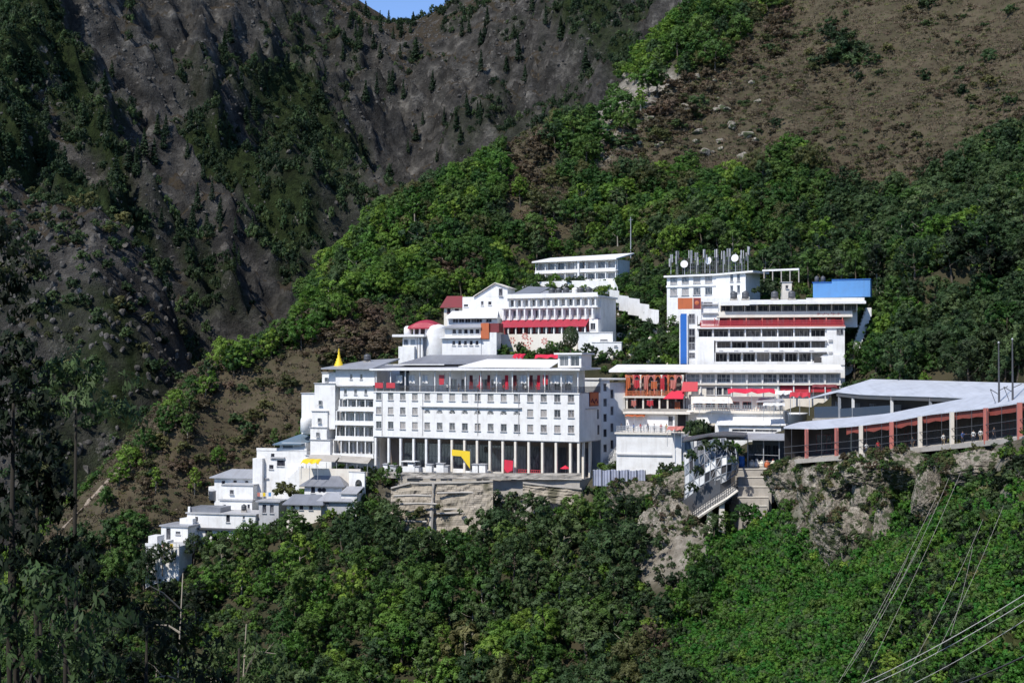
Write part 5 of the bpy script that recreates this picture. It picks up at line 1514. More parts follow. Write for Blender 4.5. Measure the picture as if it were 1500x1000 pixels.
fo = P(868, 709, 281); fa = P(946, 708, 279); t = thing('corrugated_fence', 'bluish grey corrugated sheet fence at the terrace edge right of the hotel', 'fence', fo, math.atan2(fa.y-fo.y, fa.x-fo.x))
fl_ = (fa-fo).length
m = MB(); nn = 90; vs = []
for i in range(nn+1): vs += [(fl_*i/nn, .09*math.sin(i*1.25), -.3), (fl_*i/nn, .09*math.sin(i*1.25), 2.9+.12*math.sin(i//8*2.1))]
k = len(vs); vs += [(v[0], v[1]+.03, v[2]) for v in vs]
m.add(vs, [(2*i, 2*i+2, 2*i+3, 2*i+1) for i in range(nn)] + [(k+2*i, k+2*i+1, k+2*i+3, k+2*i+2) for i in range(nn)] + [(2*i+1, 2*i+3, k+2*i+3, k+2*i+1) for i in range(nn)])
m.build('sheet', M['corr'], t)
for i in range(7): post(t, 'post', 'darksteel', .1+(fl_-.2)*i/6, -.2, -.6, 3.0, .12)

# white stepped walls climbing in the garden between the hostel and the antenna building
pts = [(893,424,440,372),(906,432,446,366),(920,436,452,360),(936,444,460,355),(950,452,464,351),(964,458,466,348)]
r = thing('garden_wall', 'white painted stepped wall winding down through bushes beside the hostel', 'wall', P(893,440,372))
for a, c in zip(pts[:-1], pts[1:]):
    def gw(m, a=a, c=c):
        A, C = P(a[0], a[1], a[3]), P(c[0]+1, a[1]+2, c[3]); m.slab([A, C, C+Vector((0,.6,0)), A+Vector((0,.6,0))], P(a[0], a[1], a[3]).z-P(a[0], a[2], a[3]).z+1.5)
    wshape(r, 'panel', 'white', gw)
r = thing('white_slope', 'whitewashed slope wall right below the two floor hostel', 'wall', P(772,424,384))
def ws(m):
    top = [(762,421,388),(785,413,390),(840,411,386),(900,411,378),(905,421,374)]; 
    for a, c in zip(top[:-1], top[1:]):
        A, C = P(*a), P(*c); m.slab([A, C, C+Vector((0,3,0)), A+Vector((0,3,0))], 5.0)
wshape(r, 'masonry', 'white', ws)

# ================================================================= the lower left houses
def house(key, name, label, mat='white', top=None, roof='flat', rmat='greyroof', wins=(), hip=.5, over=.5, cat='house', frame='grey'):
    b = BL[key]; t = b.root(name, label, cat); X, Z = b.X, b.Z; h = Z(top); wl = b.len
    ws_ = []
    for px_, py_, w, hh in wins: ws_.append((X(px_), Z(py_), w, hh))
    punched(t, mat, 0, wl, -6, h, 0, b.dep, ws_, 'glassdark', frame, cols=1)
    if roof == 'flat':
        boxpart(t, 'roof', rmat, -over, wl+over, -over, b.dep+.2, h+.003, h+.3)
    elif roof == 'parapet':
        boxpart(t, 'roof', rmat, .02, wl-.02, .25, b.dep, h+.003, h+.1); boxpart(t, 'parapet', mat, -.05, wl+.05, -.1, .22, h+.004, h+.6)
    else:
        m = MB(); d = b.dep; e = over; rz = h+roof_h.get(key, 1.8); k = hip*d*.5
        m.slab([(-e,-e,h),(wl+e,-e,h),(wl-k,d*.5,rz),(k,d*.5,rz)], .2); m.slab([(wl+e,d+e,h),(-e,d+e,h),(k,d*.5,rz),(wl-k,d*.5,rz)], .2)
        m.slab([(wl+e,-e,h),(wl+e,d+e,h),(wl-k,d*.5,rz)], .2); m.slab([(-e,d+e,h),(-e,-e,h),(k,d*.5,rz)], .2)
        m.build('roof', M[rmat], t)
    return b, t
roof_h = {'h_top': 1.7, 'h_blue': 1.9, 'h_hip': 2.0, 'h_row': 1.9, 'h_pale': 1.6}
b, t = house('h_ruin', 'ruined_house', 'lowest leftmost white house, ragged and half hidden by dark trees', 'white', 800, 'parapet', 'grey', [(222,812,1.0,1.6),(240,815,.9,1.4),(256,812,1.0,1.4)])
boxpart(t, 'upper_room', 'white', b.X(216), b.X(229), .8, 4, b.Z(800)+.11, b.Z(786))
boxpart(t, 'broken_wall', 'white', b.X(240), b.X(246), .4, 3, b.Z(800)+.61, b.Z(792))
b, t = house('h_small', 'small_house', 'small white flat roofed house with a dark door, second lowest at far left', 'white', 771, 'flat', 'ltgreyroof', [(248,782,1.1,2.6),(262,780,1.2,.7)], over=.35)
boxpart(t, 'roof_room', 'white', b.X(254), b.X(273), 3.0, 6.5, b.Z(771)+.31, b.Z(761))
boxpart(t, 'ledge', 'grey', -.2, b.len+.2, -.4, -.004, b.Z(795), b.Z(793))
b, t = house('h_long', 'long_house', 'long low white house with one tall dark doorway and a grey brown roof', 'white', 753, 'flat', 'grey', [(289,761,.7,1.1),(335,758,.9,1.9),(358,757,.5,.8)], over=.3)
boxpart(t, 'ledge', 'darksteel', -.4, b.X(362), -.7, -.004, b.Z(775.5), b.Z(773))
boxpart(t, 'terrace_roof', 'greyroof', b.X(278), b.X(322), .6, 6, b.Z(753)+.31, b.Z(744)); boxpart(t, 'corner_pier', 'white', b.X(276), b.X(279), .1, .55, b.Z(753)+.31, b.Z(743))
for p in (307, 330): boxpart(t, 'opening', 'dark', b.X(p)-.8, b.X(p)+.8, -.05, -.005, b.Z(785), b.Z(777))
b, t = house('h_mid', 'stacked_house', 'pale two step white house stacked between the long house and the hip roofed house', 'white', 733, 'flat', 'grey', [(330,742,.6,.9),(365,741,.6,1.0)], over=.3)
boxpart(t, 'upper_wall', 'white', .3, b.len-.3, 1.2, 6.5, b.Z(733)+.31, b.Z(711)); boxpart(t, 'upper_cornice', 'grey', 0, b.len, .9, 6.6, b.Z(711)+.003, b.Z(709.5))
window(t, b.len*.3, b.Z(721), 1.0, 1.0, 1.1, 'glassdark', 'grey', cols=1)
b, t = house('h_top', 'hip_roofed_house', 'white house with broad grey hipped roof, topmost of the lower left cluster', 'white', 699, 'hip', 'ltgreyroof', [(328,707,.9,.9),(345,706,.9,.9),(362,706,.8,.9)], hip=.8, over=.9)
boxpart(t, 'side_wing', 'white', -2.2, -.02, 1.5, 6, -6, b.Z(714)); m = MB(); m.lathe((b.X(312), .6, b.Z(724)), [(1.1,-1.5),(1.1,.6),(1.15,.62),(1.15,.8),(.7,1.05),(.1,1.1)], 12); m.build('water_tank', M['grey'], t, True)
railing(t, [(b.len-.3, -.3, b.Z(714)), (b.len+2.5, -.5, b.Z(722))], 1.6, 'darksteel', .5, .07, 3)
b, t = house('h_blue', 'blue_roofed_house', 'angular white house with a blue grey roof below the annexe balconies', 'white', 660, 'none' if 0 else 'parapet', 'grey', [(385,690,1.0,1.2),(398,684,1.1,1.0),(412,678,2.0,1.4),(400,668,.9,1.2)])
x0, x1, xm_ = b.X(403), b.X(450), b.X(424)
punched(t, 'white', b.X(409), b.X(447), b.Z(660)+.11, b.Z(648), .5, 7, [(b.X(421), b.Z(653.5), 2.4, 1.3)], 'glassblue', 'grey', cols=2)
MB().slab([(x0,-1.2,b.Z(650)),(b.X(444),-1.0,b.Z(649.5)),(x1+.6,7,b.Z(643)),(b.X(424),7,b.Z(637))], .2).build('roof', M['blueroof'], t)
boxpart(t, 'stair_wing', 'white', b.X(374), b.X(388), -1.2, 3, -6, b.Z(671)); boxpart(t, 'front_wing', 'white', b.X(420), b.X(440), -1.0, -.01, -6, b.Z(683))
boxpart(t, 'ledge', 'grey', b.X(398), b.X(418), -.5, -.005, b.Z(671), b.Z(669))
m = MB()
for k in range(8): m.box(b.X(424)+k*.5, b.X(424)+k*.5+.5, -2.2, -1.01, -4, b.Z(700)+k*.42)
m.build('outdoor_stair', M['white'], t)
b, t = house('h_hip', 'small_hip_roofed_house', 'small white house with dark grey hipped roof and paired round windows', 'white', 711, 'hip', 'greyroof', [(459,717,1.0,1.6)], hip=.6, over=.9)
m = MB()
for p in (469, 475): m.lathe((0,0,0), [(.5,0)], 3) if 0 else m.prism([(b.X(p)+.5*math.cos(a_*math.pi/8), b.Z(717.5)+.5*math.sin(a_*math.pi/8)) for a_ in range(16)], 0, .04)
o = m.build('round_window', M['glassdark'], t)
for v in o.data.vertices: v.co = Vector((v.co.x, -.004-v.co.z, v.co.y))
b, t = house('h_row', 'low_row_house', 'low pale house under a dark grey sloping sheet roof beside the green mound', 'cream', 738, 'hip', 'greyroof', [(430,743,.8,1.0),(442,743,.9,1.0),(456,743,.9,1.0)], hip=.3, over=.8)
b, t = house('h_pale', 'pale_roofed_house', 'house half sunk in trees under a light grey sheet roof', 'grey', 733, 'hip', 'ltgreyroof', [(480,736,.8,.8)], hip=.4, over=.8)
MB().slab([(b.X(498),-.3,b.Z(722)),(b.X(524),-.3,b.Z(722)),(b.X(526),4.5,b.Z(714)),(b.X(501),4.5,b.Z(714))], .18).build('side_roof', M['ltgreyroof'], t); boxpart(t, 'side_wall', 'white', b.X(500), b.X(523), 0.1, 4, -5, b.Z(723.5))
b, t = house('h_block', 'narrow_house', 'narrow pale grey house with a flat slab between long house and sheet roofed house', 'grey', 735, 'flat', 'ltgreyroof', [(388,745,.9,1.9),(399,745,.9,1.9)], over=.6)
r = thing('arched_wall', 'white wall with an arched opening at the trees left of the hotel colonnade', 'wall', P(511, 721, 309))
a, c = P(511, 721, 309), P(534, 721, 306.5); r.rotation_euler = (0, 0, math.atan2(c.y-a.y, c.x-a.x)); wl = (c-a).length; hh = P(511, 691, 309).z-a.z
m = MB(); n = 10
ap = [(wl*.62+.95*math.cos(math.pi*k/n), hh*.45+.95*math.sin(math.pi*k/n)) for k in range(n+1)]
for y in (0, .35):
    for (x0, z0), (x1, z1) in zip(ap[:-1], ap[1:]): m.quad((x0,y,z0),(x1,y,z1),(x1,y,hh),(x0,y,hh))
    m.quad((0,y,-3),(wl*.62-.95,y,-3),(wl*.62-.95,y,hh),(0,y,hh)); m.quad((wl*.62+.95,y,-3),(wl,y,-3),(wl,y,hh),(wl*.62+.95,y,hh))
m.quad((0,0,hh),(wl,0,hh),(wl,.35,hh),(0,.35,hh)); m.quad((0,0,-3),(0,.35,-3),(0,.35,hh),(0,0,hh)); m.quad((wl,0,-3),(wl,.35,-3),(wl,.35,hh),(wl,0,hh))
for (x0, z0), (x1, z1) in zip(ap[:-1], ap[1:]): m.quad((x0,0,z0),(x1,0,z1),(x1,.35,z1),(x0,.35,z0))
m.build('masonry', M['white'], r); boxpart(r, 'coping', 'grey', -.1, wl+.1, -.1, .45, hh+.003, hh+.18)
# terrace under brown canvas in front of the annexe
a, c = P(449, 688, 314), P(541, 690, 311); r = thing('canvas_shelter', 'low brown grey canvas shelter along the terrace below the annexe balconies', 'shelter', a, math.atan2(c.y-a.y, c.x-a.x)); wl = (c-a).length
MB().slab([(0,-1,2.3),(wl*.48,-1.1,2.0),(wl*.5,2.2,3.3),(.2,2.2,3.3)], .08).slab([(wl*.52,-1,2.1),(wl,-1.1,1.7),(wl,2.2,2.9),(wl*.5,2.2,3.2)], .08).build('canvas', M['concrete'], r)
for k in range(7): post(r, 'pole', 'steel', .2+(wl-.4)*k/6, -.8, -2, 1.75, .1)
boxpart(r, 'floor', 'concrete', -1, wl, -1.5, 4, -4, -.2); boxpart(r, 'low_wall', 'cream', -1, wl*.9, -1.75, -1.5, -4, .5)
blob_canopy('yellow_awning', 'bright yellow cloth awning on the terrace left of the canvas shelter', 443, 469, 672, 685, 309, 'yellow')

# ================================================================= banners, umbrella, flags at the hotel
b = BL['hotel']
def plane_banner(name, label, polys, mat, yoff, cat='banner'):
    x0 = b.X(polys[0][0][0], yoff); z0 = b.Z(max(p[1] for q_ in polys for p in q_), x0, yoff)
    r = thing(name, label, cat, b.W(x0, yoff, z0), b.yaw)
    for q_ in polys:
        pts = [(b.X(p[0], yoff)-x0, 0, b.Z(p[1], x0, yoff)-z0) for p in q_]
        m = MB(); n = len(pts); m.add([(p[0], -.03+.05*math.sin(p[0]*2), p[2]) for p in pts]+[(p[0], .03+.05*math.sin(p[0]*2), p[2]) for p in pts], [tuple(range(n)), tuple(range(n, 2*n))[::-1]]+[(i, n+i, n+(i+1) % n, (i+1) % n) for i in range(n)])
        m.build('cloth', M[mat], r)
    xs_ = [b.X(p[0], yoff)-x0 for q_ in polys for p in q_]; zs_ = [b.Z(p[1], x0, yoff)-z0 for q_ in polys for p in q_]
    MB().tube([(max(xs_), .07, -1.0), (max(xs_), .07, max(zs_)+.3)], .06, 5).build('pole', M['steel'], r)
plane_banner('yellow_banner', 'yellow angular banner hung before the hotel colonnade', [[(662,667),(676,667.5),(676,659),(662,658)], [(676.1,668),(688.5,685),(688.5,660),(676.1,659)]], 'yellow', -.9)
plane_banner('red_banner', 'drooping red cloth banner on the parapet before the hotel colonnade', [[(738.5,687),(743,692),(751,688),(752,674),(739,673)]], 'crimson', -1.0)
for i, (px_, py_) in enumerate(((647,556),(799,556))):
    plane_banner('red_flag', ['red flag hanging on the left half of the hotel roof terrace', 'red flag hanging at the right end of the hotel roof terrace'][i], [[(px_-3.5,py_+7.5),(px_+3,py_+7),(px_+4,py_-7),(px_-4,py_-7)]], 'red', .7, 'flag')
for i, (p0, p1) in enumerate(((549.5,561.5),(566,579))):
    plane_banner('red_cloth', ['red cloth draped over the roof terrace railing at the hotel corner', 'red cloth draped on the terrace railing, second from the hotel corner'][i], [[(p0,568),(p1,568.2),(p1,560.5),(p0,560)]], 'red', -.1, 'cloth')
x_ = b.X(823, .0); um = thing('red_umbrella', 'open red umbrella between the hotel columns at right', 'umbrella', b.W(x_, 1.6, -.04))
m = MB(); n = 10; m.add([(0,0,2.7)]+[(1.15*math.cos(2*math.pi*k/n), 1.15*math.sin(2*math.pi*k/n), 2.0) for k in range(n)]+[(0,0,2.66)], [(0, 1+k, 1+(k+1) % n) for k in range(n)]+[(n+1, 1+(k+1) % n, 1+k) for k in range(n)]); m.build('canopy', M['crimson'], um)
MB().tube([(0,0,0),(0,0,2.64)], .05, 6).build('pole', M['steel'], um)

# chairs / planters on the colonnade edge
tk = thing('white_kiosk', 'small white kiosk with flat roof before the left hotel columns', 'kiosk', b.W(b.X(592,-1.5), -2.2, -.1), b.yaw)
boxpart(tk, 'wall', 'white', 0, 3.2, 0, 1.6, 0, 1.5); boxpart(tk, 'roof', 'white', -.2, 3.4, -.3, 1.8, 2.5, 2.7)
for x in (.1, 3.1): post(tk, 'post', 'steel', x, .1, 1.503, 2.498, .1)

# ================================================================= poles, cables, trail
q_ = ray(924, 378)
q_ = q_ if q_ else P(924, 378, 380)
pl = thing('pole', 'thin lone pale pole among trees right of the hostel', 'pole', q_)
hh = P(924, 318, q_.y).z-q_.z
MB().tube([(0,0,-1),(0,0,hh)], [.18,.10], 8).build('shaft', M['steel'], pl); MB().tube([(-.6,0,hh-.8),(.6,0,hh-.8)], .07, 5).build('crossarm', M['steel'], pl)

def cable(label, pts, r, mat='steel', sag=.6):
    ps = [P(*p) for p in pts]; a, c = ps[0], ps[-1]
    n = 24; line = [a.lerp(c, k/n)-UP*(sag*4*(k/n)*(1-k/n)) for k in range(n+1)]
    o = thing('cable', label, 'cable', a)
    MB().tube([p-a for p in line], r, 5).build('strand', M[mat], o)
cable('pale overhead cable crossing the lower right corner, uppermost of three', [(1190,1031,46),(1570,826,34)], .011, 'white', .25)
cable('pale overhead cable just under the uppermost one at lower right', [(1205,1031,46),(1570,838,34)], .010, 'white', .25)
cable('pale overhead cable at lower right, lowest of three', [(1270,1031,46),(1570,862,34)], .009, 'white', .2)
cable('black overhead cable in the bottom right corner', [(1340,1020,40),(1570,925,30)], .022, 'darksteel', .15)
STR = [(1390,700,1290,905),(1375,720,1228,1000),(1408,690,1262,1000),(1440,760,1330,985),(1352,790,1236,990),(1470,740,1370,960),(1425,800,1392,930),(1330,815,1252,960)]
for i, (x0, y0, x1, y1) in enumerate(STR):
    cable('thin pale wire slanting down the dark vine slope at right', [(x0,y0,120),(x1,y1,100)], .012, 'concrete', .4)
for o in COL.objects:
    if o.get('label') == 'thin pale wire slanting down the dark vine slope at right': o['group'] = 'wires over the vine slope'
# trail along the spur's edge
tr = []
for k in range(40):
    u_ = k/39; px_ = -10+185*u_; py_ = 880-192*u_
    for dy in range(0, 40, 2):
        g_ = ray(px_+2, py_+dy)
        if g_: tr.append(g_); break
if len(tr) > 4:
    m = MB(); n = len(tr); vs = []
    for i, p in enumerate(tr):
        for off in (-.7, .7): vs.append((p.x+off*.5, p.y+off, float(H(p.x+off*.5, p.y+off))+.45))
    vs += [(v[0], v[1], v[2]-.9) for v in vs]; k = 2*n
    m.add(vs, [(2*i, 2*i+2, 2*i+3, 2*i+1) for i in range(n-1)]+[(2*i, k+2*i, k+2*i+2, 2*i+2) for i in range(n-1)]+[(2*i+1, 2*i+3, k+2*i+3, k+2*i+1) for i in range(n-1)])
    o = m.build('path', paint('trail_earth', (.26,.21,.16), (.16,.12,.09), .6, .95)); o['kind'] = 'structure'

# ================================================================= rocks
def rock_mesh(name, seed, sx, sy, sz, lev=5, rough=.35):
    bm = bmesh.new(); bmesh.ops.create_icosphere(bm, subdivisions=lev, radius=1.0)
    o = Vector((seed*7.3, seed*3.1, seed*1.7)); rg = random.Random(seed)
    planes = [(Vector((rg.gauss(0,1), rg.gauss(0,1), rg.gauss(0,.7))).normalized(), rg.uniform(.5,.98)) for _ in range(34)]
    co = np.array([v.co for v in bm.verts])
    nz = np.array([[.55*mnoise.noise(v.co*1.3+o) + .4*abs(mnoise.noise(v.co*2.6+o)) + .22*mnoise.noise(v.co*5.5+o), mnoise.noise(v.co*8+o), abs(mnoise.noise(v.co*15+o*2))] for v in bm.verts])
    q_ = co*(1+rough*.9*nz[:, :1])
    for n_, d_ in planes:
        k_ = np.maximum(q_@np.array(n_)-d_, 0); q_ = q_-k_[:, None]*np.array(n_)*.93
    q_ = q_*(1+.06*nz[:, 1:2]-.07*nz[:, 2:3])*np.array([sx, sy, sz])
    for v, c_ in zip(bm.verts, q_): v.co = c_
    me = bpy.data.meshes.new(name); bm.to_mesh(me); bm.free(); me.materials.append(M['rock'])
    return me
ROCKS = [('pale cracked rock face under the ramp bridge', 985,805,252,6.5,5,7.5),('pale rock lump right of the cracked face under the ramp', 1020,800,250,3.5,4,6),('broad pale boulder cliff below the walkway\'s left columns', 1205,725,233,6,4.5,6),('pale jagged rock wall under the middle walkway columns', 1250,712,228,6,4,6),('low mossy rock knob jutting from the vine slope', 1240,782,219,6,4,4.5),
 ('tall pale rock face left of the cliff, beside the stairs', 1165,728,240,5,4,5.5),('pale rock buttress in the centre of the cliff', 1225,750,228,5,3.5,5),('cracked pale rock under the cliff\'s jutting middle', 1275,735,222,4.5,3.5,5),('brown stained rock at the cliff\'s lower left corner', 1195,775,233,3.6,3,4.5),('rock shelf just under the walkway kerb left of centre', 1290,692,222,6,4,3),
 ('small grey rock beside the vine slope gully', 1300,772,212,2.2,2,4.5),('rough rock shelf under the walkway\'s right columns', 1330,690,212,6,4,3.2),('pale block of rock under the walkway right of the cliff', 1360,722,203,2.6,2.4,4.0),('rubble covered rock beneath the walkway\'s left end', 1160,700,240,5,4,4),('dark rock ledge under the walkway at the right edge', 1440,685,190,6,4,2.6),('long rubble bank under the corrugated fence', 935,726,275,9,3,2.6),('stony bank left of the glazed hall', 985,718,266,5,3,3.4)]
for i, (lab, px_, py_, Y, sx, sy, sz) in enumerate(ROCKS):
    o = link('rock_outcrop', rock_mesh('rock_outcrop', i+1, sx*1.22, sy*1.15, sz*1.22, 6)); o.location = P(px_, py_, Y+sy*.5); tag(o, lab, 'rock', 'rock outcrops of the cliff')
bl = [link('boulder', rock_mesh('boulder', 40+k, .9, .9, .7, 3)) for k in range(4)]
for me_ in {x.data for x in bl}: me_.materials[0] = M['cream']
used = 0; rngb = random.Random(3)
BZ = [('white boulder in the bushy garden between temple and balcony building', (895,478,992,535), 34), ('pale boulder at the upper garden left of the antenna building', (905,440,975,470), 12), ('pale stone fallen at the foot of the tall retaining wall', (585,770,690,800), 14), ('pale stone on the ground before the walkway cliff', (1140,675,1330,705), 26), ('pale stone on the bank beside the corrugated fence', (875,688,1000,745), 30), ('brown boulder on the rocky ridge edge of the bare hill', (880,110,1110,235), 40), ('pale boulder on the right flank of the big balcony building', (1243,445,1262,530), 12)]
for lab, (x0, y0, x1, y1), n in BZ:
    for k in range(n):
        px_, py_ = rngb.uniform(x0, x1), rngb.uniform(y0, y1); g_ = ray(px_, py_)
        if not g_: continue
        o = bl[used] if used < 4 else bl[used % 4].copy()
        if used >= 4: COL.objects.link(o)
        used += 1
        o.location = g_+UP*.1; s_ = rngb.uniform(.5, 1.5); o.scale = (s_*rngb.uniform(.7,1.4), s_, s_*rngb.uniform(.6,1.1)); o.rotation_euler = (0, 0, rngb.uniform(0, 6)); tag(o, lab, 'boulder', 'boulders, '+lab)
        if lab.startswith('brown'): o.material_slots[0].link = 'OBJECT'; o.material_slots[0].material = M['rock']; o.scale = o.scale*2.2

# ================================================================= people
def person_mesh(pose, shirt, trousers, skin, seed=0):
    J = {0:(0,0,.92),1:(0,0,1.12),2:(0,.01,1.38),3:(0,0,1.50),4:(0,-.02,1.60),5:(0,-.015,1.72)}
    Rr = {0:(.15,.12),1:(.14,.11),2:(.16,.11),3:(.06,.06),4:(.085,.10),5:(.07,.085)}
    E = [(0,1),(1,2),(2,3),(3,4),(4,5)]
    n = 6
    sw = {'stand':0.0, 'walk':.22, 'reach':.05}[pose]
    for s in (-1, 1):
        f = sw*s
        ch = [(s*.09,0,.86),(s*.10,-f*.6,.48),(s*.10,(-f if f > 0 else -f*1.4),.09),(s*.11,-.14-f,.04)]
        rr_ = [(.10,.11),(.07,.07),(.045,.05),(.04,.035)]
        prev = 0
        for c_, r_ in zip(ch, rr_): J[n] = c_; Rr[n] = r_; E.append((prev, n)); prev = n; n += 1
        if pose == 'reach' and s == 1: ah = [(s*.20,-.01,1.40),(s*.27,-.18,1.28),(s*.24,-.40,1.38),(s*.23,-.49,1.41)]
        else: ah = [(s*.20,.0,1.40),(s*.27,.03+f*.4,1.13),(s*.27,-.06+f*.8,.88),(s*.265,-.09+f*.9,.78)]
        ar = [(.065,.065),(.045,.045),(.032,.032),(.03,.02)]
        prev = 2
        for c_, r_ in zip(ah, ar): J[n] = c_; Rr[n] = r_; E.append((prev, n)); prev = n; n += 1
        hand = Vector(ah[3]); d_ = (Vector(ah[3])-Vector(ah[2])).normalized()
        for k in range(4):
            p1 = hand+d_*.045+Vector((0,(k-1.5)*.018,0)); p2 = p1+d_*(.06+.01*(k in (1,2)))+Vector((-s*.015,0,0))
            J[n] = tuple(p1); Rr[n] = (.009,.009); E.append((prev, n)); J[n+1] = tuple(p2); Rr[n+1] = (.007,.007); E.append((n, n+1)); n += 2
        J[n] = tuple(hand+Vector((-s*.01,-.04,-.01))); Rr[n] = (.010,.010); E.append((prev, n)); n += 1
    me = bpy.data.meshes.new('person'); me.from_pydata([J[i] for i in range(n)], E, [])
    o = bpy.data.objects.new('person', me); COL.objects.link(o)
    md = o.modifiers.new('skin', 'SKIN'); md.use_smooth_shade = True
    for i in range(n): me.skin_vertices[0].data[i].radius = Rr[i]
    me.skin_vertices[0].data[0].use_root = True
    sb = o.modifiers.new('sub', 'SUBSURF'); sb.levels = 1
    dg = bpy.context.evaluated_depsgraph_get(); out = bpy.data.meshes.new_from_object(o.evaluated_get(dg))
    bpy.data.objects.remove(o)
    out.materials.clear()
    for m_ in (skin, shirt, trousers): out.materials.append(m_)
    for p in out.polygons:
        c_ = p.center
        arm = abs(c_.x) > .19 and (c_.z < 1.05 or c_.y < -.2)
        p.material_index = 0 if (c_.z > 1.47 or arm) else (1 if c_.z > .92 else (2 if c_.z > .09 else 2))
    return out
def hair_mesh(mat):
    m = MB(); m.lathe((0,.012,1.635), [(.088,0),(.098,.05),(.092,.10),(.06,.15),(.01,.168)], 10); return m.mesh('hair', mat)
skinm = paint('skin', (.27,.15,.09), (.2,.1,.06), .2, .6, False); hairm = paint('black_hair', (.012,.010,.009), (.02,.016,.012), .2, .5, False)
SH = {'white':paint('white_shirt',(.7,.7,.68),(.5,.5,.5),.2,.8,False),'red':paint('red_shirt',(.45,.03,.03),(.3,.03,.03),.2,.8,False),'dark':paint('dark_shirt',(.03,.035,.05),(.05,.05,.06),.2,.8,False),'blue':paint('blue_shirt',(.05,.11,.30),(.04,.08,.2),.2,.8,False),'yellow':paint('ochre_shawl',(.50,.30,.05),(.35,.2,.05),.2,.8,False)}
TR_ = {'dark':SH['dark'],'tan':paint('tan_trousers',(.25,.19,.12),(.18,.13,.09),.2,.8,False)}
hm = None
PEOPLE = []
for px_, c_, tr_, pose, dy in ((1271,'white','dark','stand',.8),(1290,'red','dark','walk',1.6),(1340,'dark','tan','stand',1.2),(1385,'white','tan','walk',1.0),(1413,'blue','dark','reach',.9),(1428,'white','dark','stand',.6),(1440,'white','tan','stand',1.0),(1461,'dark','dark','walk',1.3)):
    g_ = ground_pt(px_)+Vector((0,dy,0)); PEOPLE.append((g_, c_, tr_, pose, 'on the covered walkway', rnd(-.8,.8)))
pb = BL['passage']
for px_, c_, tr_, pose, dy in ((1092,'yellow','tan','stand',1.2),(1108,'white','dark','stand',1.8),(1117,'dark','dark','walk',1.5),(1132,'red','tan','stand',1.9),(1156,'dark','dark','stand',1.7),(1168,'white','dark','walk',1.2)):
    PEOPLE.append((pb.W(pb.X(px_, dy), dy, .003), c_, tr_, pose, 'in the passage by the stairs', rnd(-1,1)))
hb = BL['hotel']; rt = hb.Z(567.8, 0)-.9+.121
for px_, c_, tr_, pose, dy in ((655,'white','dark','stand',1.4),(672,'dark','tan','stand',1.8),(700,'red','dark','stand',1.2),(722,'white','tan','walk',2.2),(738,'red','dark','stand',1.5),(757,'dark','dark','stand',1.3),(770,'white','dark','reach',1.9),(786,'red','tan','stand',1.6)):
    PEOPLE.append((hb.W(hb.X(px_, dy), dy, rt), c_, tr_, pose, 'on the hotel roof terrace', rnd(-1,1)))
lb = BL['lowwhite']; lz = lb.Z(633.5)+.003
for px_, c_, tr_, pose, dy in ((910,'dark','dark','stand',1.0),(919,'white','dark','stand',1.5),(928,'blue','tan','stand',1.0),(938,'red','dark','walk',1.7),(949,'dark','tan','stand',1.1),(958,'white','dark','stand',1.4),(968,'red','dark','reach',1.2),(976,'yellow','tan','stand',1.6)):
    PEOPLE.append((lb.W(lb.X(px_, dy), dy, lz), c_, tr_, pose, 'on the low white roof terrace', rnd(-1,1)))
cnt = {}
for i, (loc, c_, tr_, pose, where, rz) in enumerate(PEOPLE):
    k = cnt.get(where, 0); cnt[where] = k+1
    me = shared(('person', c_, tr_, pose), lambda: person_mesh(pose, SH[c_], TR_[tr_], skinm))
    o = link('person', me); o.location = loc+UP*.0; o.rotation_euler = (0, 0, rz)
    o.scale = (1.02, 1.02, 1.02)
    cw = {'white':'white shirt','red':'red shirt','dark':'dark shirt','blue':'blue shirt','yellow':'ochre shawl'}[c_]
    vb = {'stand':'standing','walk':'walking','reach':'reaching forward'}[pose]
    tag(o, 'person in %s %s %s, %s from the left' % (cw, vb, where, ['first','second','third','fourth','fifth','sixth','seventh','eighth'][k]), 'person', 'people '+where)
    h_ = link('hair', shared('hair', lambda: hair_mesh(hairm)), o)
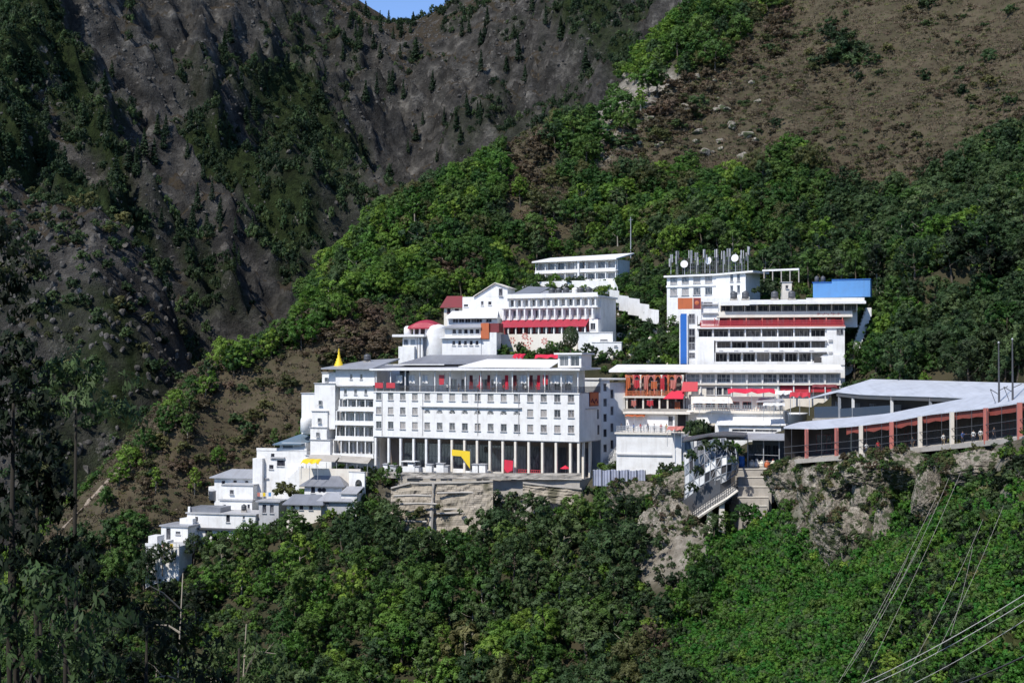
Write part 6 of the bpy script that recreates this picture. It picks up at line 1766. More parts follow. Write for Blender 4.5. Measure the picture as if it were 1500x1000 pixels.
# ================================================================= vegetation
def leaf_quads(cen, nor, size, rng, aspect=.55, droop=0.0):
    """one small bent leaf spray per point"""
    n = len(cen)
    nor = nor/np.maximum(np.linalg.norm(nor, axis=1, keepdims=True), 1e-6)
    rnd_ = rng.normal(size=(n, 3)); rnd_[:, 2] -= droop
    a = rnd_ - (rnd_*nor).sum(1, keepdims=True)*nor
    a /= np.maximum(np.linalg.norm(a, axis=1, keepdims=True), 1e-6)
    b = np.cross(nor, a)
    s = size[:, None]
    v = np.stack([cen-a*s*.5, cen-b*s*aspect*.5*(-1)-nor*s*.08, cen+a*s*.5-nor*s*.1*(1+droop), cen-b*s*aspect*.5-nor*s*.08], 1)[:, ::-1].reshape(-1, 3)
    f = np.arange(4*n).reshape(n, 4)
    return v, f
def crown(name, seed, Rr, Hh, base, lobes, clumps, leaves, leaf, mat, spread=.75, flat=1.0, droop=0.0, aspect=.55):
    """foliage: lobes of leaf clumps round a crown with gaps between them"""
    rng = np.random.default_rng(seed)
    cs = []; ns = []; ss = []; tt = []; on = []
    for i in range(lobes):
        ang = 2*math.pi*(i*.382+rng.uniform(0, .12)); hfrac = (i+.5)/lobes
        rad = Rr*spread*math.sqrt(max(0.05, 1-(1.35*hfrac-.35)**2))*rng.uniform(.65, 1.0)*(.25 if i == lobes-1 else 1)
        lc = np.array([rad*math.cos(ang), rad*math.sin(ang), base+(Hh-base)*(.12+.76*hfrac)])
        lr = Rr*rng.uniform(.38, .58)
        for _ in range(clumps):
            d = rng.normal(size=3); d[2] = d[2]*.8+.25; d /= np.linalg.norm(d)
            cc = lc + d*lr*rng.uniform(.72, 1.05)*np.array([1, 1, .78*flat]); cr = lr*rng.uniform(.22, .42)
            lt = rng.uniform(.72, 1.28)
            p = rng.normal(size=(leaves, 3)); p /= np.linalg.norm(p, axis=1, keepdims=True); r_ = rng.uniform(.35, 1.0, (leaves, 1))
            out = p*.45+d*.8+np.array([0, 0, .25]); out /= np.linalg.norm(out, axis=1, keepdims=True); nn = p*.6+d*.7+rng.normal(size=(leaves, 3))*.35+np.array([0, 0, .35]); nn *= np.where((nn*out).sum(1, keepdims=True) < 0, -1, 1)
            cs.append(cc+p*r_*cr); ns.append(nn); on.append(out*.75+nn*.3); ss.append(rng.uniform(.65, 1.35, leaves)*leaf); tt.append(lt*rng.uniform(.75, 1.25, leaves))
    v, f = leaf_quads(np.concatenate(cs), np.concatenate(ns), np.concatenate(ss), rng, aspect, droop)
    q_ = np.concatenate(on); q_ /= np.linalg.norm(q_, axis=1, keepdims=True)
    return mesh_np(name, v, f, mat, np.concatenate(tt), True, np.repeat(q_, 4, 0))
def trunk_mesh(name, seed, Hh, Rr, r0, mat, limbs=5, lean=.08):
    rng = random.Random(seed); m = MB()
    top = Vector((rng.uniform(-1,1)*lean*Hh, rng.uniform(-1,1)*lean*Hh, Hh*.78))
    pts = [Vector((0,0,-1.2)), Vector((0,0,0)), top*.35+Vector((rng.uniform(-.2,.2), rng.uniform(-.2,.2), 0)), top*.7, top]
    m.tube(pts, [r0*1.25, r0, r0*.75, r0*.45, r0*.12], 7)
    for i in range(limbs):
        t = .35+.5*i/limbs; s = top*t; a = i*2.4+rng.uniform(0,.8); l = Rr*rng.uniform(.6,.95)
        e = s+Vector((l*math.cos(a), l*math.sin(a), l*rng.uniform(.35,.8))); mid = s.lerp(e, .5)+Vector((0,0,-.08*l))
        m.tube([s, mid, e], [r0*.42, r0*.26, r0*.08], 5)
    me = m.mesh(name, M[mat]); me.polygons.foreach_set("use_smooth", [True]*len(me.polygons)); return me
HT = 10.0
TREES = []
TV = [(4.0,9,.75,1,.56),(3.4,8,.75,1,.5),(4.6,10,.8,.8,.6),(3.7,9,.7,1,.52),(4.2,11,.78,.9,.5),(2.7,8,.62,1.2,.46),(4.9,9,.85,.7,.62),(3.0,10,.66,1.15,.5),(4.0,8,.9,.85,.72),(3.6,12,.8,1,.42)]
for k, (Rr, lob, spr, fl__, lf_) in enumerate(TV):
    TREES.append((crown('crown', 100+k, Rr, HT, 1.8 if k % 3 else 2.8, lob, 12, 30, lf_, L['mid'], spr, fl__, .5 if k == 8 else 0.0), trunk_mesh('trunk', 200+k, HT, Rr, .24, 'palebark' if k in (5, 8) else 'bark'), Rr))
def shrub(seed, leaf=.34, flat=.8, h=2.2, r=1.7): return crown('foliage', seed, r, h, .1, 5, 9, 22, leaf, L['mid'], .7, flat)
SHRUBS = [shrub(300+k) for k in range(4)]
def set_mat(o, mat):
    o.material_slots[0].link = 'OBJECT'; o.material_slots[0].material = mat
ORD = ['first','second','third','fourth','fifth','sixth','seventh','eighth','ninth','tenth','eleventh','twelfth','thirteenth','fourteenth','fifteenth','sixteenth','seventeenth','eighteenth']
CW = {'shade':'blackish green','bright':'bright green','mid':'mid green','dark':'dark green','deep':'very dark green','olive':'olive green','dry':'grey brown'}
def clear_of_buildings(x, y, m_):
    for b in BL.values():
        lx = (x-b.A.x)*b.u.x + (y-b.A.y)*b.u.y; ly = (x-b.A.x)*b.v.x + (y-b.A.y)*b.v.y
        if -m_ < lx < b.len+m_ and -m_*.6 < ly < b.dep+m_: return False
    return True
planted = []
def plant_zone(where, poly, n, hh, mix, seed, mind=.62, group=None, ahead=True, cat='tree', margin=1.5):
    """trees whose crowns fill one part of the slope"""
    rng = random.Random(seed); got = []
    x0 = min(p[0] for p in poly); x1 = max(p[0] for p in poly); y0 = min(p[1] for p in poly); y1 = max(p[1] for p in poly)
    area = abs(sum(poly[i][0]*poly[(i+1) % len(poly)][1]-poly[(i+1) % len(poly)][0]*poly[i][1] for i in range(len(poly))))/2
    d0 = mind*math.sqrt(area/n)*1.15
    cand = []; tries = 0
    while len(cand) < n and tries < 6000:
        tries += 1
        if tries % 700 == 0: d0 *= .85
        px_, py_ = rng.uniform(x0, x1), rng.uniform(y0, y1)
        if not inpoly([px_], [py_], poly)[0]: continue
        if any(math.hypot(px_-q_[0], py_-q_[1]) < d0 for q_ in cand): continue
        h = rng.uniform(*hh)
        g_ = ray(px_, py_)
        if not g_: continue
        g_ = ray(px_, py_+h*.5*FPX/g_.y) or g_
        if not clear_of_buildings(g_.x, g_.y, margin): continue
        cand.append((px_, py_, g_, h))
    cand.sort(key=lambda c_: c_[0])
    keys = list(mix); wts = [mix[k] for k in keys]
    for i, (px_, py_, g_, h) in enumerate(cand):
        k = rng.choices(keys, wts)[0]; v = rng.randrange(len(TREES)); sc = h/HT
        r = thing('broadleaf_tree', '%s %s tree %s, %s from left' % ('small' if h < hh[0]+(hh[1]-hh[0])*.4 else 'large', CW[k], where, ORD[i] if i < len(ORD) else 'farther'), cat, g_, rng.uniform(0, 6.28), group or 'trees '+where)
        r.scale = (sc*rng.uniform(.9,1.25), sc*rng.uniform(.9,1.25), sc)
        link('trunk', TREES[v][1], r); c_ = link('crown', TREES[v][0], r); set_mat(c_, L[k])
        planted.append((g_.x, g_.y, TREES[v][2]*sc))
    return cand
Z = plant_zone
LOW = (6.5, 10.5)
Z('below the lower left houses', [(300,800),(400,775),(450,760),(450,860),(280,885)], 11, LOW, {'bright':2,'mid':3,'dark':1}, 1)
Z('left of the stone retaining wall', [(490,775),(540,748),(574,745),(578,805),(505,820)], 9, (5.5,8), {'dark':4,'mid':1}, 2)
Z('at the foot of the tall retaining wall', [(575,800),(700,795),(720,850),(580,865)], 9, (6,9), {'dark':2,'mid':2,'olive':1}, 3)
Z('between the two retaining walls', [(712,738),(775,745),(800,800),(700,800)], 7, (6.5,9), {'dark':3,'mid':1}, 4)
Z('below the corrugated fence', [(795,755),(870,735),(935,770),(930,830),(800,815)], 10, (6.5,10), {'dark':4,'mid':1,'deep':1}, 5)
Z('on the bright lower left slope', [(430,860),(570,800),(575,935),(400,945)], 11, LOW, {'bright':4,'mid':2}, 6)
Z('on the middle of the lower slope', [(570,870),(720,850),(725,935),(570,940)], 10, LOW, {'bright':1,'mid':2,'dark':3}, 7)
Z('below the cracked rock face', [(720,815),(935,830),(935,920),(720,925)], 13, LOW, {'dark':4,'mid':1,'bright':1}, 8)
Z('at the bottom edge left of centre', [(400,945),(620,945),(620,1025),(380,1025)], 12, LOW, {'bright':2,'mid':2,'dark':1}, 9)
Z('at the bottom edge in the centre', [(620,935),(800,930),(800,1025),(620,1025)], 11, LOW, {'bright':2,'mid':1,'dark':1,'olive':1}, 10)
Z('at the bottom edge right of centre', [(800,920),(990,930),(1000,1025),(800,1025)], 12, LOW, {'dark':3,'mid':1,'olive':1,'dry':.4}, 11)
Z('left of the lowest white house', [(70,800),(205,770),(215,850),(60,880)], 9, LOW, {'dark':2,'mid':2,'deep':1}, 12)
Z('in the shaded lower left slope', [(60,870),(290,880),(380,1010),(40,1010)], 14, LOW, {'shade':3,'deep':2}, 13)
Z('along the left edge of the vine slope', [(975,850),(1045,800),(1050,900),(960,940)], 6, (4.5,7), {'mid':2,'dark':1,'bright':1}, 14)
Z('behind the upper shed\'s left end', [(1250,440),(1310,420),(1330,535),(1250,545)], 10, (7,10), {'bright':1,'mid':2,'dark':2}, 15)
Z('behind the long shed roofs', [(1330,430),(1500,400),(1510,545),(1330,545)], 15, (7,10.5), {'dark':3,'mid':1,'deep':1}, 16)
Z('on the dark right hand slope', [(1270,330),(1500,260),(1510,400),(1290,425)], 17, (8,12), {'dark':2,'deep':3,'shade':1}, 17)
Z('behind the blue shed', [(1110,365),(1260,330),(1290,405),(1110,400)], 13, (7,10), {'dark':3,'mid':2,'bright':1}, 18)
Z('above the antenna building', [(930,300),(1110,290),(1110,360),(930,355)], 14, (7,10), {'mid':3,'bright':2,'dark':2,'olive':1}, 19)
Z('above the two floor hostel', [(760,300),(920,270),(915,355),(780,370)], 14, (7,10), {'mid':3,'bright':3,'dark':1,'olive':1}, 20)
Z('left above the gabled house', [(570,340),(700,290),(735,400),(610,440)], 16, (7,10), {'mid':3,'dark':1,'bright':2}, 21)
Z('on the bright edge of the spur', [(505,345),(600,285),(620,320),(515,410)], 9, (8,11), {'bright':4,'mid':1}, 22)
Z('on the spur edge above the brown slope', [(310,510),(500,415),(540,430),(460,485),(340,530)], 13, (7,10), {'bright':4,'mid':1}, 23)
Z('on the ridge left of the scrub strip', [(620,280),(735,235),(765,285),(640,320)], 10, (8,11), {'bright':3,'mid':2}, 24)
Z('on the ridge beside the brown hill', [(795,200),(960,60),(955,135),(865,235)], 14, (8,12), {'mid':3,'dark':1,'bright':1}, 25)
Z('high on the ridge at the top', [(965,20),(1130,-5),(1050,85),(960,130)], 15, (9,13), {'mid':3,'dark':2,'bright':1}, 26)
Z('under the bare brown hill', [(1005,272),(1190,245),(1215,300),(1010,318)], 13, (7,10), {'dark':1,'mid':3,'bright':1}, 27)
Z('right of the hostel', [(908,400),(968,385),(975,450),(905,450)], 6, (4,6), {'mid':2,'dark':2}, 28, margin=.6)
Z('in the rocky garden by the blue banner', [(905,465),(985,460),(988,525),(905,525)], 7, (3.2,5), {'dark':2,'mid':1,'bright':1}, 29, margin=.6)
Z('along the spur edge left of the brown slope', [(150,705),(235,620),(300,540),(350,520),(355,540),(312,562),(250,625),(180,705)], 13, (5.5,8.5), {'mid':3,'bright':2,'dark':1}, 32)
Z('behind the spur in the left valley', [(110,560),(290,480),(290,530),(160,660),(120,670)], 14, (8,12), {'mid':2,'bright':1,'dark':2}, 30)
Z('between blue shed and antenna building', [(1098,410),(1180,402),(1180,428),(1098,432)], 4, (3,4.5), {'deep':2,'dark':1}, 31, margin=.4)
for lab, px_, py_, h, k in (('round bright green bush alone on the brown slope', 275,628,6.5,'mid'),('bright green bush beside the blue roofed house',402,642,5,'mid'),('yellow green tree above the hip roofed house',320,675,6,'bright'),('yellow green tree left of the hip roofed house',285,705,6.5,'bright'),('bright green bush low on the brown slope',228,705,6,'bright'),('green tree on the brown slope near the trail',155,735,6,'mid'),('tall pale trunked tree standing out of the lower slope',723,880,11,'dark'),('leafy green tree rising before the colonnade\'s left end',575,700,5.5,'mid'),('dark tree in front of the white terraces below the gallery',1035,632,4.2,'deep')):
    g_ = ray(px_, py_)
    if not g_: continue
    g_ = ray(px_, py_+h*.5*FPX/g_.y) or g_
    v = hash(lab) % 7 if 0 else (px_*7+py_) % 7
    r = thing('broadleaf_tree', lab, 'tree', g_, px_*.1); r.scale = (h/HT,)*3
    link('trunk', TREES[v][1], r); c_ = link('crown', TREES[v][0], r); set_mat(c_, L[k]); planted.append((g_.x, g_.y, TREES[v][2]*h/HT))
for lab, px_, py_, Y, h, k in (('dark tree in front of the lowest white house',238,838,301,6.5,'deep'),('dark tree covering the small white house foot',284,822,307,6.0,'deep'),('dark slender tree at the lowest house\'s left corner',216,838,302,5.5,'deep'),('green shrubby tree at the terrace edge before the colonnade\'s left end',585,708,305,3.6,'mid'),('second shrubby tree at the terrace edge left of the colonnade',560,712,306,4.2,'mid')):
    g_ = P(px_, py_, Y); v = (px_+py_) % 10
    r = thing('broadleaf_tree', lab, 'tree', g_, px_*.1); r.scale = (h/HT*.85, h/HT*.85, h/HT)
    link('trunk', TREES[v][1], r); c_ = link('crown', TREES[v][0], r); set_mat(c_, L[k])
rb_ = random.Random(21); got = []
for _ in range(4000):
    px_, py_ = rb_.uniform(1010, 1420), rb_.uniform(770, 1000)
    if len(got) >= 22: break
    if any(math.hypot(px_-a, py_-c) < 46 for a, c, _g in got) or not inpoly([px_], [py_], [(1060,800),(1180,830),(1300,850),(1420,760),(1420,1000),(1010,1000),(1010,900)])[0]: continue
    g_ = ray(px_, py_)
    if g_: got.append((px_, py_, g_))
got.sort()
for i, (px_, py_, g_) in enumerate(got):
    v = rb_.randrange(10); h = rb_.uniform(2.6, 4.6); k = rb_.choice(['vine','vine','mid','bright','dark'])
    r = thing('bushy_tree', '%s low bushy tree overgrown with creeper on the vine slope, number %d from left' % ({'vine':'green','mid':'mid green','bright':'bright green','dark':'dark green'}[k], i+1), 'tree', g_-UP*.5, rb_.uniform(0, 6), 'bushy trees on the vine slope'); r.scale = (h/HT*1.25, h/HT*1.25, h/HT)
    link('trunk', TREES[v][1], r); c_ = link('crown', TREES[v][0], r); set_mat(c_, L[k])
# clipped ball tree before the cream wall and the green mound between the houses
g_ = P(836, 513, 319); r = thing('ball_tree', 'dark olive ball shaped clipped tree in front of the cream wall', 'tree', g_)
rng = np.random.default_rng(5); n = 2600; d = rng.normal(size=(n,3)); d /= np.linalg.norm(d, axis=1, keepdims=True)
v, f = leaf_quads(d*np.array([1.85,1.85,2.5])*rng.uniform(.9,1.02,(n,1))+np.array([0,0,3.0]), d+rng.normal(size=(n,3))*.25, rng.uniform(.25,.45,n), rng)
link('crown', mesh_np('crown', v, f, L['deep'], rng.uniform(.8,1.5,n)), r); MB().tube([(0,0,-1.5),(0,0,2.6)], [.22,.15], 7).build('trunk', M['bark'], r)
for i, (lab, px_, py_, Y, sx, sz, k) in enumerate((('olive green grassy mound of shrubs between the lower left houses',417,722,310,4.2,1.9,'olive'),('dark shrub right of the ball tree at the white block',862,512,330,2.6,1.4,'deep'),('grey brown bush at the antenna building\'s garden',1125,424,332,4,1.8,'deep'),('round dark shrub on the small white block',894,512,331,1.2,.9,'deep'))):
    o = link('shrub', SHRUBS[i]); o.location = P(px_, py_+8, Y); o.scale = (sx/1.7, sx/1.7*.8, sz/1.1); set_mat(o, L[k]); tag(o, lab, 'shrub')
# shrubs scattered on open ground, one by one
SZ = [('grey brown scrub bush on the rounded brown shoulder left of temple', [(440,480),(560,450),(575,525),(460,540)], 42, (1.1,2.0), {'dry':4,'olive':1}),
      ('grey brown scrub bush in the strip below the ridge', [(735,195),(805,195),(815,330),(765,330)], 26, (1.3,2.4), {'dry':4,'olive':2}),
      ('dry scrub bush above the gabled house', [(640,385),(700,385),(700,430),(645,430)], 12, (1.1,2.0), {'dry':3,'olive':1}),
      ('brown scrub bush on the ridge edge of the bare hill', [(880,225),(965,140),(1075,80),(1155,5),(1180,60),(1060,150),(980,225)], 60, (1.2,2.6), {'dry':5,'olive':2,'dark':1}),
      ('dark bush in the hollow of the bare brown hill', [(1195,55),(1290,60),(1260,110),(1180,100)], 14, (1.5,3.0), {'deep':3,'dark':2}),
      ('dark low bush on the bare brown hill', [(1060,140),(1200,10),(1490,10),(1490,170),(1330,240),(1200,190),(1040,220)], 30, (.8,2.0), {'dark':3,'deep':2,'olive':2}),
      ('low bush on the brown slope above the lower left houses', [(170,740),(300,560),(430,560),(420,640),(300,690),(220,750)], 34, (.7,1.8), {'dark':1,'olive':2,'dry':2}),
      ('small bush on the rocky cliff below the walkway', [(1140,695),(1330,665),(1490,655),(1490,740),(1300,740),(1200,790)], 34, (.7,1.5), {'dark':2,'mid':2,'olive':1}),
      ('bush on the stony bank below the corrugated fence', [(860,712),(1000,715),(1000,760),(870,735)], 14, (.6,1.2), {'dark':2,'olive':2}),
      ('green bush on the terrace edge above the tall retaining wall', [(565,696),(850,700),(850,712),(565,712)], 16, (.5,.9), {'dark':2,'mid':2,'dry':1}),
      ('green clump growing from the face of the tall retaining wall', [(580,715),(715,715),(715,780),(580,780)], 10, (.4,.8), {'dark':2,'olive':2}),
      ('bush between white boulders of the rocky garden', [(893,455),(990,455),(990,530),(893,530)], 26, (.8,1.6), {'dark':3,'mid':2}),
      ('bush beside the white garden wall', [(895,425),(970,400),(972,440),(920,470)], 12, (.8,1.7), {'dark':1,'mid':2}),
      ('bush on the right flank of the balcony building', [(1240,450),(1275,440),(1265,545),(1240,545)], 9, (.9,1.6), {'dark':2,'mid':1})]
rngs = random.Random(77); ns_ = 0
for lab, poly, n, (s0, s1), mix in SZ:
    x0 = min(p[0] for p in poly); x1 = max(p[0] for p in poly); y0 = min(p[1] for p in poly); y1 = max(p[1] for p in poly); k = 0; tries = 0
    while k < n and tries < 900:
        tries += 1
        px_, py_ = rngs.uniform(x0, x1), rngs.uniform(y0, y1)
        if not inpoly([px_], [py_], poly)[0]: continue
        g_ = ray(px_, py_)
        if not g_ or not clear_of_buildings(g_.x, g_.y, .3): continue
        if 'retaining wall' in lab and 'face' in lab: g_ = P(px_, py_, 294.8-(px_-580)*.014)
        o = link('shrub', SHRUBS[rngs.randrange(4)]); s_ = rngs.uniform(s0, s1)
        o.location = g_; o.scale = (s_*rngs.uniform(.9,1.4), s_*rngs.uniform(.9,1.4), s_*rngs.uniform(.7,1.1)); o.rotation_euler = (0, 0, rngs.uniform(0, 6))
        set_mat(o, L[rngs.choices(list(mix), list(mix.values()))[0]]); tag(o, lab, 'shrub', 'shrubs, '+lab); k += 1

# ---------------------------------------------------------------- uncountable growth: instanced by geometry nodes
def scatter(name, label, pts, rot, scl, sources):
    me = bpy.data.meshes.new(name); pts = np.asarray(pts, np.float32); n = len(pts)
    me.vertices.add(n); me.vertices.foreach_set("co", pts.ravel())
    a = me.attributes.new("rot", 'FLOAT_VECTOR', 'POINT'); a.data.foreach_set("vector", np.asarray(rot, np.float32).ravel())
    a = me.attributes.new("scl", 'FLOAT_VECTOR', 'POINT'); a.data.foreach_set("vector", np.asarray(scl, np.float32).ravel())
    a = me.attributes.new("idx", 'INT', 'POINT'); a.data.foreach_set("value", np.random.default_rng(n).integers(0, len(sources), n).astype(np.int32))
    o = link(name, me); o['kind'] = 'stuff'; o['label'] = label
    ng = bpy.data.node_groups.new(name, 'GeometryNodeTree')
    ng.interface.new_socket("Geometry", in_out='INPUT', socket_type='NodeSocketGeometry'); ng.interface.new_socket("Geometry", in_out='OUTPUT', socket_type='NodeSocketGeometry')
    gi = ng.nodes.new('NodeGroupInput'); go = ng.nodes.new('NodeGroupOutput'); ip = ng.nodes.new('GeometryNodeInstanceOnPoints'); jn = ng.nodes.new('GeometryNodeJoinGeometry')
    for s_ in sources:
        so = bpy.data.objects.new(name+'_source', s_)
        oi = ng.nodes.new('GeometryNodeObjectInfo'); oi.inputs['Object'].default_value = so; oi.inputs['As Instance'].default_value = True
        ng.links.new(oi.outputs['Geometry'], jn.inputs[0])
    def na(k, t):
        q_ = ng.nodes.new('GeometryNodeInputNamedAttribute'); q_.data_type = t; q_.inputs['Name'].default_value = k
        return [s_ for s_ in q_.outputs if s_.enabled and s_.name == 'Attribute'][0]
    ng.links.new(gi.outputs[0], ip.inputs['Points']); ng.links.new(jn.outputs[0], ip.inputs['Instance'])
    ip.inputs['Pick Instance'].default_value = True
    ng.links.new(na('idx', 'INT'), ip.inputs['Instance Index']); ng.links.new(na('rot', 'FLOAT_VECTOR'), ip.inputs['Rotation']); ng.links.new(na('scl', 'FLOAT_VECTOR'), ip.inputs['Scale'])
    ng.links.new(ip.outputs[0], go.inputs[0])
    md = o.modifiers.new('scatter', 'NODES'); md.node_group = ng
    return o
def recolor(me, mat):
    c_ = me.copy(); c_.materials.clear(); c_.materials.append(mat); return c_
rgn = np.random.default_rng(11)
def on_terrain(n, xr, yr, keep):
    x = rgn.uniform(*xr, n); y = rgn.uniform(*yr, n); z = H(x, y); px_, py_ = project(x, y, z)
    ok = keep(x, y, z, px_, py_)
    for b in BL.values():
        lx = (x-b.A.x)*b.u.x + (y-b.A.y)*b.u.y; ly = (x-b.A.x)*b.v.x + (y-b.A.y)*b.v.y
        ok &= ~((lx > -1.5) & (lx < b.len+1.5) & (ly > -1.5) & (ly < b.dep+1.5))
    return np.c_[x, y, z][ok]
inframe = lambda px_, py_: (px_ > -330) & (px_ < 1950) & (py_ > -60) & (py_ < 1080)
WALK = [(1080,640),(1130,600),(1510,530),(1510,660),(1330,680),(1140,700),(1080,760)]
def thin(pts, cell):
    k = np.floor(pts[:, :2]/cell).astype(int); _, i = np.unique(k, axis=0, return_index=True); return pts[i]
# far woods on the upper slope, read as one mass
fw = on_terrain(130000, (-150, 330), (250, 740), lambda x, y, z, a, c_: inframe(a, c_) & ((y > 318) | (a > 1240) & (c_ < 548)) & (Gm(m_bare, x, y) < .3) & (Gm(m_rock, x, y) < .35) & (Gm(m_vine, x, y) < .2) & (((c_ < 445) | (a > 1250)) | (a < 420) & (c_ > 840)) & ~inpoly(a, c_, [(880,360),(1300,360),(1300,560),(880,560)]) & ~inpoly(a, c_, [(735,395),(775,378),(925,372),(925,446),(735,446)]))
fw = thin(fw, 4.3)
pl_ = np.array([(p[0], p[1]) for p in planted])
dmin = np.array([np.hypot(pl_[:,0]-p[0], pl_[:,1]-p[1]).min() for p in fw]); fw = fw[dmin > 2.4]
zone_n = fbm(fw[:,0]/28, fw[:,1]/28, 91, 3)
pxw, pyw = project(fw[:,0], fw[:,1], fw[:,2])
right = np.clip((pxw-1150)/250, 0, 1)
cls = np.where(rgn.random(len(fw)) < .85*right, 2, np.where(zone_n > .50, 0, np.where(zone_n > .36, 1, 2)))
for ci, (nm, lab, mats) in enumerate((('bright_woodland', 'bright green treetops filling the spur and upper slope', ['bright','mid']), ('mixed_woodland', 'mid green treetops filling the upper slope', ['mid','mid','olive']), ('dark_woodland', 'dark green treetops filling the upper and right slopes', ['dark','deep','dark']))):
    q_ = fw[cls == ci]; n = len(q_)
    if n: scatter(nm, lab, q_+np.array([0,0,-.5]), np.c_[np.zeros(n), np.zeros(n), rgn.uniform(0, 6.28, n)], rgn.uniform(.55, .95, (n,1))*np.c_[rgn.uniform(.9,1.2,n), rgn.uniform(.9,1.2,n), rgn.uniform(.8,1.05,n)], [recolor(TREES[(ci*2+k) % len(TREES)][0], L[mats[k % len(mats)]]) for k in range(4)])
print('woodland', len(fw))
# undergrowth everywhere trees stand
ug = on_terrain(260000, (-170, 330), (120, 560), lambda x, y, z, a, c_: inframe(a, c_) & (Gm(m_bare, x, y) < .4) & (Gm(m_rock, x, y) < .45) & (Gm(m_vine, x, y) < .3) & ~inpoly(a, c_, WALK) & ~inpoly(a, c_, [(600,530),(860,530),(900,560),(1000,560),(1230,560),(1230,640),(560,640)]))
ug = thin(ug, 2.1); n = len(ug)
scatter('undergrowth', 'low green undergrowth between the trees', ug, np.c_[np.zeros(n), np.zeros(n), rgn.uniform(0, 6.28, n)], rgn.uniform(.5, 1.15, (n,1))*np.ones((1,3)), [recolor(SHRUBS[k % 4], L[m_]) for k, m_ in enumerate(('mid','dark','mid','deep','bright'))])
print('undergrowth', n)
# creeping vines
vn = on_terrain(150000, (0, 175), (110, 275), lambda x, y, z, a, c_: inframe(a, c_) & (Gm(m_vine, x, y) > .35) & (Gm(m_rock, x, y) < .6))
vn = thin(vn, .85); n = len(vn)
vs_ = [crown('vine', 400+k, 1.0, .55, 0, 4, 7, 14, .30, L['vine'], .8, .5) for k in range(3)]
scatter('vine_cover', 'dense green creeper covering the slope under the cliff', vn+np.array([0,0,-.05]), np.c_[rgn.uniform(-.3,.3,n)+.5, np.zeros(n), rgn.uniform(-.6, .6, n)], rgn.uniform(.6, 1.35, (n,1))*np.ones((1,3)), [vs_[0], vs_[1], vs_[2], recolor(vs_[0], L['mid']), recolor(vs_[1], L['dark'])])
print('vine', n)
vm = on_terrain(40000, (0, 140), (110, 275), lambda x, y, z, a, c_: inframe(a, c_) & (Gm(m_vine, x, y) > .4) & (Gm(m_rock, x, y) < .5) & (fbm(x/7, y/7, 93, 3) > .47))
vm = thin(vm, 2.1); n = len(vm)
scatter('vine_mounds', 'bushes overgrown by creeper rising from the vine slope', vm+np.array([0,0,-.2]), np.c_[np.full(n, .2), np.zeros(n), rgn.uniform(0, 6.28, n)], rgn.uniform(.35, 1.05, (n,1))*np.c_[np.ones(n), np.ones(n), rgn.uniform(.7,1.3,n)], [recolor(SHRUBS[0], L['vine']), recolor(SHRUBS[1], L['vine']), recolor(SHRUBS[2], L['mid']), recolor(SHRUBS[3], L['bright']), recolor(shrub(305, .26, 1.0, 2.8, 1.5), L['vine'])])
# dry grass tufts and low scrub on the open slopes
def tuft(seed, n=26, h=.55):
    rng = np.random.default_rng(seed); c_ = np.c_[rng.normal(0, .45, (n, 2)), rng.uniform(.05, h*.5, n)]
    v, f = leaf_quads(c_, np.c_[rng.normal(size=(n,2)), rng.uniform(0, .5, n)], rng.uniform(.4, .9, n)*h*1.4, rng, .35)
    return mesh_np('tuft', v, f, L['grass'], rng.uniform(.6, 1.4, n))
dg_ = on_terrain(160000, (-170, 340), (280, 640), lambda x, y, z, a, c_: inframe(a, c_) & (Gm(m_bare, x, y) > .3))
dg_ = thin(dg_, 1.25); n = len(dg_)
scatter('dry_grass', 'dry brown grass on the open slopes', dg_, np.c_[np.zeros(n), np.zeros(n), rgn.uniform(0, 6.28, n)], rgn.uniform(.6, 1.9, (n,1))*np.ones((1,3)), [tuft(500), tuft(501), recolor(tuft(502), L['olive']), tuft(503), recolor(tuft(504), L['dry'])])
print('grass', n)
ds_ = on_terrain(60000, (-170, 340), (280, 640), lambda x, y, z, a, c_: inframe(a, c_) & (Gm(m_bare, x, y) > .3) & (fbm(x/13, y/13, 97, 4) > .485-.08*(a < 1160)*(c_ < 330)))
ds_ = thin(ds_, 2.2); n = len(ds_)
scatter('dry_scrub', 'low brown scrub matted over the open slopes', ds_, np.c_[np.zeros(n), np.zeros(n), rgn.uniform(0, 6.28, n)], rgn.uniform(.35, 1.0, (n,1))*np.c_[np.ones(n), np.ones(n), rgn.uniform(.5,.9,n)], [recolor(SHRUBS[k % 4], L[m_]) for k, m_ in enumerate(('dry','olive','dry','grass','dark'))])
# plants rooted in the cracks of the cliff rocks
cp = []
for o in COL.objects:
    if o.name.startswith('rock_outcrop'):
        vv = np.empty(len(o.data.vertices)*3, np.float32); o.data.vertices.foreach_get('co', vv); vv = vv.reshape(-1, 3); nn_ = np.empty_like(vv).ravel(); o.data.vertices.foreach_get('normal', nn_); nn_ = nn_.reshape(-1, 3)
        c_ = np.array([mnoise.noise(Vector(v)*.28) for v in vv.astype(float)])
        i_ = np.nonzero((nn_[:, 2] > -.1) & (c_ > .0) & (rgn.random(len(vv)) < .035))[0]
        cp.append(vv[i_]+np.array(o.location))
cp = np.concatenate(cp); n = len(cp)
scatter('cliff_plants', 'small green plants and dry tufts growing on the cliff rocks', cp, np.c_[np.full(n, .4), np.zeros(n), rgn.uniform(-.5, .5, n)], rgn.uniform(.18, .5, (n,1))*np.ones((1,3)), [recolor(SHRUBS[k % 4], L[m_]) for k, m_ in enumerate(('dark','mid','olive','dry','deep'))])
sc_ = on_terrain(90000, (-120, 160), (170, 500), lambda x, y, z, a, c_: inframe(a, c_) & (Gm(m_rock, x, y) > .3) & ~inpoly(a, c_, [(1075,640),(1140,640),(1140,760),(1075,770)]))
sc_ = thin(sc_, .75); n = len(sc_)
